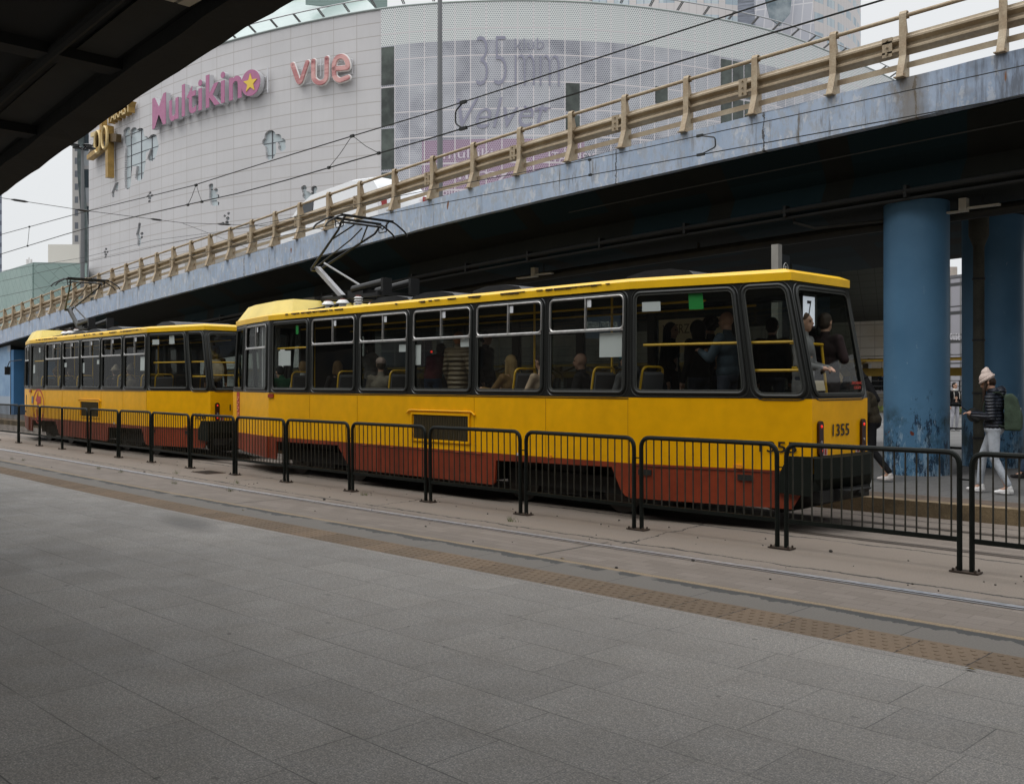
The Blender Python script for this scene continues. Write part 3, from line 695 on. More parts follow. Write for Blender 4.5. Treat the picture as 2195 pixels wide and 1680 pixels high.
sign_text('14:57',t,(.075,1.38,h_-.42),(0,1,0),(0,0,1),.18,.08,mat('led_amber',(.45,.16,.03),.5))
sign_text('t',t,(.055,.19,top-.42),(0,1,0),(0,0,1),.06,.10,MWH)
mb=MB(); mb.loop([Vector((.055,.225+.07*math.cos(a),top-.37+.09*math.sin(a))) for a in [2*PI*i/20 for i in range(20)]],.007,4); mb.build('ring_mark',MWH,t)
# ============================================================ curved cinema building
from mathutils.geometry import interpolate_bezier
KD=1.9   # factor by which the cinema block is scaled about the camera
CP=[(-34.6,81.4),(-25.7,72.4),(-19,67),(-10,62),(-4.5,60.4),(.9,60),(5.5,60.5),(10.1,61.8),(16.9,65),(22,69.3),(29,75.6),(35,83),(40,92)]
CP=[(p*KD,q*KD) for p,q in CP]
def camxy(r,v): return Vector((r*CC-v*SS, r*SS+v*CC,0))
# Catmull-Rom resample in (r,v)
RV=[]
for i in range(len(CP)-1):
    p0=CP[max(0,i-1)];p1=CP[i];p2=CP[i+1];p3=CP[min(len(CP)-1,i+2)]
    for k in range(16):
        t=k/16.
        RV.append(tuple(.5*((2*p1[j])+(-p0[j]+p2[j])*t+(2*p0[j]-5*p1[j]+4*p2[j]-p3[j])*t*t+(-p0[j]+3*p1[j]-3*p2[j]+p3[j])*t**3) for j in (0,1)))
RV.append(CP[-1])
for it in range(60): RV=[RV[0]]+[tuple((RV[i-1][j]+2*RV[i][j]+RV[i+1][j])/4 for j in (0,1)) for i in range(1,len(RV)-1)]+[RV[-1]]
WP=[camxy(*q) for q in RV]; AL=[0.]
for a,b in zip(WP,WP[1:]): AL.append(AL[-1]+(b-a).length)
def wat(s,z=0.,out=0.):
    s=max(-5,min(AL[-1]+5,s)); i=0
    lo,hi=0,len(AL)-2
    while lo<hi:
        m=(lo+hi+1)//2
        if AL[m]<=s: lo=m
        else: hi=m-1
    i=lo; t=(s-AL[i])/(AL[i+1]-AL[i]); p=WP[i].lerp(WP[i+1],t); d=(WP[i+1]-WP[i]).normalized(); n=Vector((d.y,-d.x,0))
    return p+n*out*KD+Vector((0,0,z))
def onW(x,y):
    r=(x-1097.5)/F; best=None
    for i in range(len(RV)-1):
        a=RV[i][0]-r*RV[i][1]; b=RV[i+1][0]-r*RV[i+1][1]
        if a<=0<=b or b<=0<=a:
            t=a/(a-b) if a!=b else 0; v=lerp(RV[i][1],RV[i+1][1],t); return AL[i]+(AL[i+1]-AL[i])*t, CH+(YH-y)/F*v
    return (0 if x<300 else AL[-1]), CH+(YH-y)/F*80*KD
ZTOP=onW(1130,3)[1]; SG=onW(817,100)[0]
cin=thing('cinema_building',camxy(0,66*KD),0,'large curved grey panelled cinema building with a perforated glass corner','building')
# stone grey cladding with joints
g=G('grey_cladding',.6,.35)
ci,cf=g.cell(g.math('SUBTRACT',SG+200*1.72*KD,g.u),1.72*KD); di,df_=g.cell(g.math('SUBTRACT',ZTOP+81*KD*2,g.v),.81*KD)
j=g.math('MAXIMUM',g.edge(cf,1.72*KD,.03),g.edge(df_,.81*KD,.036)); n=g.noise(.13,4); rn=g.wn(ci,di)
c=g.mix(g.ramp(n,.3,.7),(.505,.495,.50),(.56,.548,.553)); c=g.mix(g.ramp(rn,0,1,0,.22),c,(.455,.443,.45)); c=g.mix(g.ramp(g.noise(1.,4,.6,stretch=(1.5,.1,1)),.5,.8,0,.3),c,(.45,.44,.43))
c=g.mix(g.math('MULTIPLY',j,.7),c,(.30,.27,.245)); MCLAD=g.done(c,g.math('MULTIPLY',j,-1),.2,.02)
def wallgrid(s0,s1,z0,z1,ds,out,dz=None,back=None):
    n=max(1,int((s1-s0)/ds)); m=1 if dz is None else max(1,int((z1-z0)/dz)); vs=[];uv=[]
    for i in range(n+1):
        s=lerp(s0,s1,i/n)
        for k in range(m+1):
            z=lerp(z0,z1,k/m); vs.append(wat(s,z,out)); uv.append((s,z))
    return vs,[(i*(m+1)+k,(i+1)*(m+1)+k,(i+1)*(m+1)+k+1,i*(m+1)+k+1) for i in range(n) for k in range(m)],uv
mb=MB(); a=wallgrid(0,SG,-.5,ZTOP,.86*KD,0); b_=wallgrid(0,SG,-.5,ZTOP,.86*KD,-.17)
nA=len(a[0]); mb.add(*a); mb.add(b_[0],[tuple(reversed(f)) for f in b_[1]],b_[2])
nn=nA//2
side=[]
for i in range(nn-1): side+=[(2*i+1,2*i+3,nA+2*i+3,nA+2*i+1),(2*i,nA+2*i,nA+2*i+2,2*i+2)]
side+=[(0,1,nA+1,nA),(2*nn-2,nA+2*nn-2,nA+2*nn-1,2*nn-1)]
mb.f+=side
wall=mb.build('wall',MCLAD,cin,world=True)
# amoeba-shaped openings: union of circles, cut through the cladding
def blob_cut(circs,name='cut'):
    """circs: (px,py,radius px) ; returns cutter object in world coordinates"""
    px=sum(c[0] for c in circs)/len(circs); mbc=MB(); 
    for (x,y,r) in circs:
        s,z=onW(x,y); s2,_=onW(x+r,y); s1,_=onW(x-r,y); rs=abs(s2-s1)/2; _,z2=onW(x,y-r); rz=abs(z2-z); N=14
        ff=[wat(s+rs*math.cos(2*PI*k/N),z+rz*math.sin(2*PI*k/N),.3) for k in range(N)]; bb=[wat(s+rs*math.cos(2*PI*k/N),z+rz*math.sin(2*PI*k/N),-.6) for k in range(N)]
        mbc.add(ff+bb,[tuple(range(N)),tuple(range(2*N-1,N-1,-1))]+[(k,N+k,N+(k+1)%N,(k+1)%N) for k in range(N)])
    return mbc
def chain(pts,n=6):
    out=[]
    for (a,b) in zip(pts,pts[1:]):
        for k in range(n): out.append(tuple(lerp(a[j],b[j],k/n) for j in range(3)))
    out.append(pts[-1]); return out
q=.351 # scale of the first image crop; openings traced from its pixels
def Q(l): return [(x*q,y*q,r*q) for x,y,r in l]
blobs=[
 Q(chain([(775,800,22),(772,860,20),(795,890,30),(790,960,28),(782,1060,22),(780,1140,18)],7)+chain([(815,800,20),(820,900,36),(830,980,36)],6)+chain([(850,810,26),(858,900,34),(862,1000,28),(850,1080,26)],7)+chain([(885,855,20),(895,900,30),(930,850,28),(945,900,24),(925,960,26)],6)),
 Q(chain([(1648,830,34),(1650,880,34),(1655,930,32),(1650,950,28)],4)+[(1625,868,26),(1692,845,26),(1720,870,24),(1722,900,24)]),
 Q(chain([(1288,1135,14),(1290,1165,12),(1300,1200,24),(1305,1240,20)],4)+[(1318,1165,14),(1325,1200,14),(1325,1245,14)]),
 Q([(1855,1150,18),(1858,1170,14),(1872,1195,26),(1890,1215,28),(1918,1155,20),(1915,1190,22),(1940,1205,16)]),
 Q(chain([(708,1128,9),(700,1150,9),(690,1175,9),(692,1200,8)],3)+chain([(716,1122,8),(712,1160,8)],3)),
 Q([(916,1180,9),(905,1198,9),(928,1195,8),(915,1210,10),(912,1230,9)]),
 Q([(1395,1305,9),(1390,1335,12),(1372,1320,8),(1385,1360,12),(1360,1365,9)]),
 Q(chain([(852,1370,9),(848,1400,9),(840,1430,10),(850,1465,11),(848,1495,10)],4)+[(866,1428,10),(865,1450,8)]),
 Q([(647,1522,8),(640,1540,8),(656,1540,7),(646,1556,9),(644,1570,7)])]
cuts=[]
for bl in blobs:
    # voxel-free union: boolean each blob with self intersection enabled
    c_=blob_cut(bl).build('cut',None,cin,world=True); cuts.append(c_)
for c_ in cuts:
    md=wall.modifiers.new('b','BOOLEAN'); md.object=c_; md.operation='DIFFERENCE'; md.solver='EXACT'; md.use_self=True
dg=bpy.context.evaluated_depsgraph_get(); dg.update()
nm=bpy.data.meshes.new_from_object(wall.evaluated_get(dg)); wall.modifiers.clear(); wall.data=nm
for c_ in cuts: bpy.data.objects.remove(c_)
MWIN=mat('pale_window_glass',(.44,.50,.52),.15,.0,.6,var=.1,vs=.3); MWB=mat('window_bars',(.10,.10,.11),.5)
for bl in blobs:
    xs=[c[0] for c in bl]; ys=[c[1] for c in bl]; m_=max(c[2] for c in bl)+2
    s0,_=onW(min(xs)-m_,400); s1,_=onW(max(xs)+m_,400); ym=sum(ys)/len(ys); z1=onW(sum(xs)/len(xs),min(ys)-m_)[1]+.5*KD; z0=onW(sum(xs)/len(xs),max(ys)+m_)[1]-.5*KD
    mb=MB(); mb.add(*wallgrid(s0-.3,s1+.3,z0,z1,.86*KD,-.172)); fr_=mb.build('window',MWIN,cin,world=True)
    mb=MB(); s=s0
    k0=math.ceil((SG-s1)/(1.72*KD)); k1=int((SG-s0)/(1.72*KD))
    for k in range(k0,k1+1):
        ss=SG-k*1.72*KD; mb.bar(wat(ss,z0,-.155),wat(ss,z1,-.155),.11,.11)
    zz=ZTOP-.81*KD*int((ZTOP-z1)/(.81*KD))
    while zz>z0: mb.tube([wat(lerp(s0,s1,i/4),zz,-.155) for i in range(5)],.04,4); zz-=.81*KD
    mb.build('glazing_bar',MWB,fr_ if False else cin,world=True)
# perforated glass part
g=G('perforated_glass',.22,.5)
gi,gf=g.cell(g.math('SUBTRACT',g.u,SG),.95*KD); hi,hf=g.cell(g.math('SUBTRACT',ZTOP+80*1.62*KD,g.v),1.62*KD)
bi,bf=g.cell(g.math('SUBTRACT',g.u,SG),3.8*KD)
rn=g.wn(gi,hi); big=g.noise(.07,3,.5); soft=g.noise(.29,4,.6)
top=g.ramp(g.v,ZTOP-2.35*KD,ZTOP-2.3*KD)
c=g.mix(g.ramp(soft,.35,.65),(.095,.10,.135),(.37,.375,.42)); c=g.mix(g.ramp(rn,.55,1,0,.55),c,(.42,.43,.46)); c=g.mix(g.ramp(rn,.0,.16,.7,0),c,(.10,.10,.14))
c=g.mix(g.ramp(big,.52,.66,0,.65),c,(.46,.48,.50)); c=g.mix(g.ramp(g.u,SG+18*KD,SG+34*KD,0,.62),c,(.52,.53,.55))
# dot screen, rows offset
px_i,px_f=g.cell(g.v,.115*KD); pxo=g.math('MULTIPLY',g.math('MODULO',px_i,2.),.0665*KD); uu=g.math('ADD',g.u,pxo); qi,qf=g.cell(uu,.133*KD)
dx=g.math('MULTIPLY',g.math('SUBTRACT',qf,.5),.133*KD); dy=g.math('MULTIPLY',g.math('SUBTRACT',px_f,.5),.115*KD)
dd=g.math('SQRT',g.math('ADD',g.math('MULTIPLY',dx,dx),g.math('MULTIPLY',dy,dy))); dot=g.math('LESS_THAN',dd,.040*KD)
sc_=g.mix(top,g.mix(.42,c,(.62,.63,.66)),(.66,.68,.67)); dk=g.mix(top,g.mix(.45,c,(.10,.11,.15)),(.27,.30,.31))
# banner areas low
pk=g.math('MULTIPLY',g.math('MULTIPLY',g.math('GREATER_THAN',g.u,SG+2.7*KD),g.math('LESS_THAN',g.u,SG+12.6*KD)),g.math('LESS_THAN',g.v,ZTOP-8.3*KD))
sc_=g.mix(g.math('MULTIPLY',pk,.8),sc_,(.36,.255,.34)); dk=g.mix(g.math('MULTIPLY',pk,.85),dk,(.20,.10,.18))
c=g.mix(dot,sc_,dk)
j=g.math('MAXIMUM',g.edge(gf,.95*KD,.042),g.edge(hf,1.62*KD,.053)); c=g.mix(j,c,(.60,.57,.58))
MPERF=g.done(c,None)
SE=AL[-1]
mb=MB(); mb.add(*wallgrid(SG,SE,-.5,ZTOP,.475*KD,.06)); mb.build('glass_facade',MPERF,cin,world=True)
# open panes where the dark interior shows
MOPEN=mat('dark_interior_glass',(.012,.018,.016),.08,.0,.5)
def pane(c0,c1,r0,r1,m=MOPEN,name='window'):
    mb=MB(); mb.add(*wallgrid(SG+.95*KD*c0+.1,SG+.95*KD*c1-.1,ZTOP-1.62*KD*r1+.1,ZTOP-1.62*KD*r0-.1,.475*KD,.085)); mb.build(name,m,cin,world=True,solid=.02)
MOP2=mat('dim_interior_glass',(.07,.085,.075),.15,.0,.5,var=.6,vs=.5)
pane(0,1,7.7,9.2); pane(0,1,6.2,7.6,MOP2); pane(0,1,4.55,6.15,MOP2); pane(0,1,1.45,2.95,MOP2); pane(0,1,3,4.5,MOP2); pane(0,1,9.25,12,MOPEN)
s1=onW(1548,150)[0]; k=round((s1-SG)/(.95*KD))
for i in range(3): pane(k+i,k+i+1,1.5,2.95,MOP2); pane(k+i,k+i+1,3.0,4.3,MOP2)
s1=onW(1195,280)[0]; k=round((s1-SG)/(.95*KD)); pane(k,k+1,3.0,4.1,MOP2); pane(k,k+1,4.2,5.1,MOP2)
s1=onW(1408,270)[0]; k=round((s1-SG)/(.95*KD)); pane(k,k+1,5.1,6.1,MOPEN); pane(k,k+1,2.9,3.6,MOP2)
# lettering on the glass
MGH=mat('faint_lilac_print',(.25,.25,.32),.4)
def wall_text(txt,p0,p1,h_px_top,m,name,ex=0.,out=.1,parent=None,shear=0.,offset=0.,thick=None,res=3,spacing=1.):
    """text on the wall from pixel p0 (baseline left) to p1 (baseline right); h_px_top = pixel of the top at the left"""
    s0,z0=onW(*p0); s1,z1=onW(*p1); _,zt_=onW(p0[0],h_px_top); zb_=(z0+z1)/2
    vs_,fs_=text_fit(txt,1.,1.,extrude=1. if ex else 0.,offset=offset,shear=shear,res=res,spacing=spacing)
    h_=zt_-z0; mb=MB(); mb.add([wat(lerp(s0,s1,v.x),lerp(z0,z1,v.x)+v.y*h_,out+(v.z*ex if ex else 0)) for v in vs_],fs_)
    return mb.build(name,m,parent if parent is not None else cin,world=True,fix=False)
cp=lambda x,y:((1300+x/1.568)*KK,(y/1.568)*KK)
def ctext(t,x0,y0,x1,y1,ytop,m=MGH,**k): return wall_text(t,cp(x0,y0),cp(x1,y1),cp(x0,ytop)[1],m,'lettering',out=.10,**k)
ctext('35',950,540,1140,535,232,offset=-.022); ctext('klub',1190,318,1372,312,246,offset=-.018); ctext('mm',1190,540,1470,545,345,offset=-.02)
ctext('Velvet',830,815,1400,800,625,shear=.28,offset=-.008); ctext('bar',1250,705,1420,705,668,m=mat('faint_lilac_print2',(.21,.20,.28),.4))
MWHG=mat('faint_white_print',(.56,.50,.56),.4)
ctext('multikino',745,1000,1180,985,945,m=MWHG); ctext('TARASY',1420,1020,1690,1030,955,m=MWHG); ctext('filmy',830,1150,1160,1130,1070,m=MWHG); ctext('bilety',740,1240,900,1230,1190,m=MWHG)
# roof edge, maintenance rail
mb=MB(); S0=onW(300,100)[0]
mb.tube([wat(S0+i*.9,ZTOP+.03,.03) for i in range(int((SE-S0)/.9))],.13,6); mb.build('parapet_cap',mat('cap_green_grey',(.30,.34,.33),.5),cin,world=True)
mb=MB(); mb.tube([wat(S0+i*.9,ZTOP+.62*KD,.30) for i in range(int((SE-S0)/.9))],.075,6); mb.build('roof_rail',mat('roof_rail_grey',(.38,.39,.40),.5,.3),cin,world=True,smooth=True)
s=S0
while s<SE: mb=MB(); mb.bar(wat(s,ZTOP+.62*KD,.30),wat(s,ZTOP+.30*KD,-.35),.1,.1); mb.bar(wat(s+.2,ZTOP+.62*KD,.30),wat(s+.2,ZTOP+.30*KD,-.35),.1,.1); mb.build('rail_bracket',mat('bracket_dark',(.12,.12,.12),.5),cin,world=True); s+=1.95*KD
# flat roof and back walls to close the volume
roof=[wat(i*SE/40.,ZTOP-.3,-.3) for i in range(41)]+[camxy(45*KD,125*KD)+Vector((0,0,ZTOP-.6)),camxy(-30*KD,115*KD)+Vector((0,0,ZTOP-.6))]
mb=MB(); c0=camxy(2*KD,95*KD)+Vector((0,0,ZTOP-.6)); vs_=[c0]+roof; mb.add(vs_,[(0,i,i+1) for i in range(1,len(roof))]+[(0,len(roof),1)]); 
n_=len(roof); low_=[Vector((p.x,p.y,0)) for p in roof[40:]+[roof[0]]]; hi_=roof[40:]+[roof[0]]
mb.add(hi_+low_,[(i,i+1,len(hi_)+i+1,len(hi_)+i) for i in range(len(hi_)-1)]); mb.build('roof',mat('roof_grey',(.30,.30,.30),.8),cin,world=True)
# green roof structure behind the parapet
g=G('patina_tiles',.55,.4); u2=g.math('ADD',g.u,g.v); v2=g.math('SUBTRACT',g.u,g.v); ai,af=g.cell(u2,2.1); bi,bf=g.cell(g.math('ADD',v2,g.math('MULTIPLY',ai,.7)),4.2)
j=g.math('MAXIMUM',g.edge(af,2.1,.04),g.edge(bf,4.2,.04)); n=g.noise(.12,4)
c=g.mix(g.ramp(n,.3,.7),(.235,.33,.30),(.31,.40,.37)); c=g.mix(g.ramp(g.wn(ai,bi),0,1,0,.25),c,(.24,.31,.29)); c=g.mix(g.math('MULTIPLY',j,.7),c,(.12,.17,.155)); MPAT=g.done(c,g.math('MULTIPLY',j,-1),.3,.03)
def rvz(r,v,z): p=camxy(r,v); p.z=z; return p
def quadw(name,pts,m,parent,su=1.,sv=1.,th=0):
    p=[Vector(a) for a in pts]; L1=(p[1]-p[0]).length*su; L2=(p[3]-p[0]).length*sv
    return MB().add(p,[(0,1,2,3)],[(0,0),(L1,0),(L1,L2),(0,L2)]).build(name,m,parent,world=True,solid=th)
rp=thing('rooftop_hall',camxy(-30,168),0,'pale green glass roof hall rising behind the grey building top','building')
tz=lambda y,v:CH+(YH-y)/F*v
P=lambda x,y,v:rvz((x-1097.5)/F*v,v,tz(y,v))
quadw('glass_slope',[P(430,150,155),P(815,30,155),P(770,-18,168),P(560,12,172)],mat('pale_green_glass',(.36,.44,.42),.25,var=.1,vs=.2),rp,th=.3)
quadw('green_wall',[P(600,25,175),P(830,40,175),P(830,-60,175),P(600,-60,175)],MPAT,rp,th=.3)
quadw('louvre_screen',[P(655,10,165),P(830,28,165),P(830,-30,165),P(655,-22,165)],mat('louvre_green',(.22,.30,.28),.6,var=.4,vs=8,stretch=(.01,.01,3)),rp,th=.2)
# ============================================================ wall signs
MPINK=mat('sign_pink',(.40,.145,.26),.45,var=.08,vs=2); MSILV=mat('sign_silver',(.58,.58,.60),.4,.3); MYEL=mat('sign_star_yellow',(.72,.50,.06),.5)
def wall_sign(name,label,loc): return thing(name,loc,0,label,'sign')
c1=lambda x,y:(x/1.527*KK,y/1.527*KK)
def letters(txt,parent,p0,p1,ytop,mf,ms,out=.5,dep=.35,**k):
    wall_text(txt,p0,p1,ytop,ms,'letter_sides',ex=dep/2,out=out-dep/2-.01,parent=parent,**k)
    return wall_text(txt,p0,p1,ytop,mf,'letter_faces',ex=.015,out=out+.01,parent=parent,**k)
s,z=onW(430,240)
mk=wall_sign('cinema_sign','large mauve raised letters Multikino ending in a round disc with a yellow star',wat(s,z))
letters('Multikin',mk,c1(971,803),c1(1512,610),c1(971,614)[1],MPINK,MSILV,offset=.018,spacing=1.12,res=4)
def wdisc(px,py,rpx,rpy,out0,out1,m,name,parent,N=28,star=False,rot=0.):
    s,z=onW(px,py); rs=abs(onW(px+rpx,py)[0]-onW(px-rpx,py)[0])/2; rz=abs(onW(px,py-rpy)[1]-z); mb=MB(); pts=[]
    for k in range(10 if star else N):
        a=PI/2+rot+2*PI*k/(10 if star else N); q_=(1 if k%2==0 else .42) if star else 1
        pts.append((s+rs*q_*math.cos(a),z+rz*q_*math.sin(a)))
    n=len(pts); vs_=[wat(u,v,out1) for u,v in pts]+[wat(u,v,out0) for u,v in pts]+[wat(s,z,out1)]
    mb.add(vs_,[(i,(i+1)%n,n+(i+1)%n,n+i) for i in range(n)]+[(2*n,(i+1)%n,i) for i in range(n)]); return mb.build(name,m,parent,world=True)
cx,cy=c1(1568,520); wdisc(cx,cy,20.5,28.5,.15,.52,MSILV,'disc_side',mk); wdisc(cx,cy,20,28,.50,.56,MPINK,'disc_face',mk); wdisc(cx,cy+1,15,20.5,.55,.60,MYEL,'star',mk,star=True)
mb=MB(); 
for (xa,ya,xb,yb) in ((975,700,1640,470),(985,770,1645,545)):
    pts=[]
    for i in range(12):
        x,y=c1(lerp(xa,xb,i/11),lerp(ya,yb,i/11)); s,z=onW(x,y); pts.append(wat(s,z,.12))
    mb.tube(pts,.06,5)
mb.tube([wat(*onW(*c1(1652,424)),.25),wat(*onW(*c1(1652,572)),.25)],.11,6); mb.build('support_frame',MSILV,mk,world=True)
s,z=onW(690,160); vu=wall_sign('rounded_sign','pinkish rounded letters vue with white outline right of the mauve sign',wat(s,z))
g=G('vue_face',.35,.5); g2=nd(g.nt,'ShaderNodeTexNoise'); g2.inputs['Scale'].default_value=.6; mp_=nd(g.nt,'ShaderNodeMapping'); mp_.inputs['Rotation'].default_value=(0,.7,0); mp_.inputs['Scale'].default_value=(.5,.5,2.5); g.L(g.tc.outputs['Object'],mp_.inputs[0]); g.L(mp_.outputs[0],g2.inputs['Vector'])
MVUE=g.done(g.mix(g.ramp(g2.outputs['Fac'],.42,.58),(.42,.17,.17),(.60,.33,.31)),None); MOUT=mat('sign_white_edge',(.72,.70,.68),.4)
def stroke_letter(strokes,out,rr,m,name,flat=.05):
    """thick rounded strokes given in pixels, laid on the wall"""
    mb=MB()
    for st in strokes:
        pts=[Vector((*onW(*p),0)) for p in st]; pts=fillet(pts,.9,4) if len(pts)>2 else pts
        t_=MB(); t_.tube(pts,rr*KD,12,cap=False)
        for e_ in (pts[0],pts[-1]): t_.ell(e_,(rr*KD,)*3,12,6)
        mb.add([wat(v.x,v.y,out+max(-.5,min(.5,v.z/(rr*KD)*1.6))*.12) for v in t_.v],t_.f)
    return mb.build(name,m,vu,world=True,smooth=True)
V=lambda x,y:((900+x/2.4)*KK,(50+y/2.4)*KK)
arc=lambda cx,cy,rx,ry,a0,a1,n=12:[V(cx+rx*math.cos(rad(lerp(a0,a1,i/n))),cy-ry*math.sin(rad(lerp(a0,a1,i/n)))) for i in range(n+1)]
ST=[[V(686,520),V(755,722),V(828,498)],[V(885,485)]+arc(948,628,63,66,180,360,10)+[V(1012,460)],
    [V(1085,560)]+[V(1212,548)]+arc(1147,530,66,90,0,180,8)+[V(1082,600)]+arc(1140,610,58,60,180,270,5)+[V(1214,642)]]
stroke_letter(ST,.30,.215,MOUT,'outline'); stroke_letter(ST,.38,.155,MVUE,'letter_face')
mb=MB()
for (xa,ya,xb,yb) in ((700,555,1230,455),(750,705,1235,590),(755,480,755,600),(930,450,930,620),(1232,450,1232,600)):
    mb.tube([wat(*onW(*V(xa,ya)),.12),wat(*onW(*V((xa+xb)/2,(ya+yb)/2)),.12),wat(*onW(*V(xb,yb)),.12)],.055,5)
mb.build('support_frame',MSILV,vu,world=True)
s,z=onW(235,300); gs=wall_sign('gold_sign','golden shopping centre sign with a big Z, crossed bars and the word TARASY',wat(s,z))
MGOLD=mat('gold_metal',(.40,.25,.07),.42,.35,var=.25,vs=1.5); MGF=mat('gold_face',(.62,.47,.22),.35,.3); MGD=mat('gold_dark',(.09,.055,.018),.5,.3)
def wbar(xa,ya,xb,yb,wd,o0,o1,m,name='bar'):
    A=wat(*onW(*c1(xa+22,ya)),(o0+o1)/2); B=wat(*onW(*c1(xb+22,yb)),(o0+o1)/2); d_=(B-A).normalized(); mid=onW(*c1((xa+xb)/2,(ya+yb)/2)); nrm=(wat(mid[0],0,1)-wat(mid[0],0,0)).normalized()
    return MB().bar(A,B,(o1-o0)*KD,wd,up=d_.cross(nrm)).build(name,m,gs,world=True)
wbar(640,712,645,835,.45*KD,.2,.65,MGOLD,'stem'); wbar(682,780,684,1092,.46*KD,.2,.7,MGOLD,'cross_bar'); wbar(655,850,735,850,.6*KD,.2,.6,MGD,'cross_bar')
wbar(585,835,640,815,.35*KD,.2,.7,MGF,'letter_z'); wbar(635,820,567,965,.4*KD,.15,.65,MGD,'letter_z'); wbar(563,972,640,912,.35*KD,.2,.72,MGOLD,'letter_z')
for cx_,cy_ in ((628,878),(672,852)):
    x,y=c1(cx_+26,cy_); s,z=onW(x,y); mb=MB(); mb.loop([wat(s+.52*KD*math.cos(2*PI*k/20),z+.85*KD*math.sin(2*PI*k/20),.75) for k in range(20)],.22,6); mb.build('letter_ring',MGF,gs,world=True,smooth=True)
letters('TARASY',gs,c1(700,768),c1(842,688),c1(696,708)[1],MGF,MGOLD,out=.6,dep=.5,offset=.0)
# ============================================================ other buildings
gb=thing('green_building',camxy(-70,150),0,'low pale green tiled building on the left beyond the bridge','building')
zg=tz(567,150)
def corner(x,v): return ((x-1097.5)/F*v,v)
A=corner(74,150);B=corner(-60,178);Cc=corner(187,151)
quadw('left_wall',[rvz(*B,0),rvz(*A,0),rvz(*A,zg),rvz(*B,zg)],MPAT,gb,th=.3); quadw('right_wall',[rvz(*A,0),rvz(*Cc,0),rvz(*Cc,zg),rvz(*A,zg)],MPAT,gb,th=.3)
MSTR=mat('strip_window',(.55,.57,.57),.2); MSTF=mat('strip_frame',(.13,.15,.15),.5)
d1=(Vector(rvz(*A,0))-Vector(rvz(*B,0))); nrm=Vector((d1.y,-d1.x,0)).normalized()
if nrm.dot(Vector((0,0,0))-rvz(*A,0))<0: nrm=-nrm
for (t0,t1,y0_,y1_) in ((.25,.97,613,636),(.2,.97,683,700)):
    za=tz(y0_,150);zb_=tz(y1_,150); a_=Vector(rvz(*B,0))+d1*t0+nrm*.08; b_=Vector(rvz(*B,0))+d1*t1+nrm*.08
    z=lambda v,h:Vector((v.x,v.y,h)); wi=quadw('window',[z(a_,zb_),z(b_,zb_),z(b_,za),z(a_,za)],MSTR,gb,th=.03)
    mb=MB(); n=26
    for i in range(n+1): p=a_.lerp(b_,i/n)+nrm*.05; mb.bar(z(p,zb_),z(p,za),.12,.12)
    mb.bar(z(a_,za),z(b_,za),.12,.2); mb.build('mullion',MSTF,gb,world=True)
mb=MB(); mb.bar(rvz(*B,zg+.15),rvz(*A,zg+.15),.5,.3); mb.bar(rvz(*A,zg+.15),rvz(*Cc,zg+.15),.5,.3); mb.build('roof_edge',mat('roof_edge_green',(.22,.29,.27),.5),gb,world=True)
top4=[rvz(*B,zg),rvz(*A,zg),rvz(*Cc,zg),rvz(*corner(175,215),zg),rvz(*corner(60,240),zg)]; MB().add(top4,[(0,1,2,3,4)]).build('roof',mat('roof_grey'),gb,world=True)
def boxb(name,x0,x1,ytop,v,depth,m,parent=None,z0=0.,ybase=None):
    a=corner(x0,v);b=corner(x1,v); h_=tz(ytop,v); p0=rvz(*a,z0 if ybase is None else tz(ybase,v)); p1=rvz(*b,0); p1.z=p0.z
    d_=(p1-p0); L1=d_.length; bk=((p0+p1)/2*Vector((1,1,0)) if False else Vector(((p0.x+p1.x)/2,(p0.y+p1.y)/2,0))).normalized()*depth
    mb=MB(); lo=[p0,p1,p1+bk,p0+bk]; hh=h_-p0.z; hi_=[p+Vector((0,0,hh)) for p in lo]
    for i in range(4):
        q_=[lo[i],lo[(i+1)%4],hi_[(i+1)%4],hi_[i]]; l_=(lo[(i+1)%4]-lo[i]).length
        mb.add(q_,[(0,1,2,3)],[(0,0),(l_,0),(l_,hh),(0,hh)])
    mb.add(hi_,[(0,1,2,3)],[(0,0)]*4)
    o=mb.build(name,m,parent,world=parent is not None); return o
tag(boxb('rooftop_pavilion',103,170,524,185,14,mat('cream_wall',(.62,.60,.54),.7)),'cream box shaped pavilion above the green building','building')
an=thing('roof_antenna',P(62,600,158),0,'thin white antenna mast on the roof at the far left','antenna')
mb=MB(); p=P(62,592,158); mb.tube([p,P(62,552,158)],.10,6); mb.build('mast',MOUT,an,world=True)
for dx_ in (-4,5): MB().bar(P(62+dx_,577,158),P(62+dx_,556,158),.35,.2).build('antenna_panel',MOUT,an,world=True)
g=G('tower_windows_beige',.6,.3); ui,uf=g.cell(g.u,2.4); vi,vf=g.cell(g.v,3.9)
win=g.math('MULTIPLY',g.math('MULTIPLY',g.math('GREATER_THAN',uf,.3),g.math('LESS_THAN',uf,.75)),g.math('MULTIPLY',g.math('GREATER_THAN',vf,.35),g.math('LESS_THAN',vf,.85)))
MTW=g.done(g.mix(win,(.44,.42,.40),(.14,.15,.17)),None)
tw=thing('left_tower',camxy(*corner(170,300)),0,'slim beige tower with small square windows and a dark twisting glass seam','building')
boxb('tower_wall',155,180,200,300,22,MTW,tw)
g=G('tower_glass_bands',.2,.5); vi,vf=g.cell(g.v,11.); ui,uf=g.cell(g.u,3.)
c=g.mix(g.math('GREATER_THAN',vf,.45),(.34,.36,.38),(.05,.065,.075)); c=g.mix(g.edge(vf,11.,.4),c,(.36,.35,.35)); MTG=g.done(c,None)
boxb('glass_bay',180,197,200,297,22,MTG,tw)
mb=MB(); 
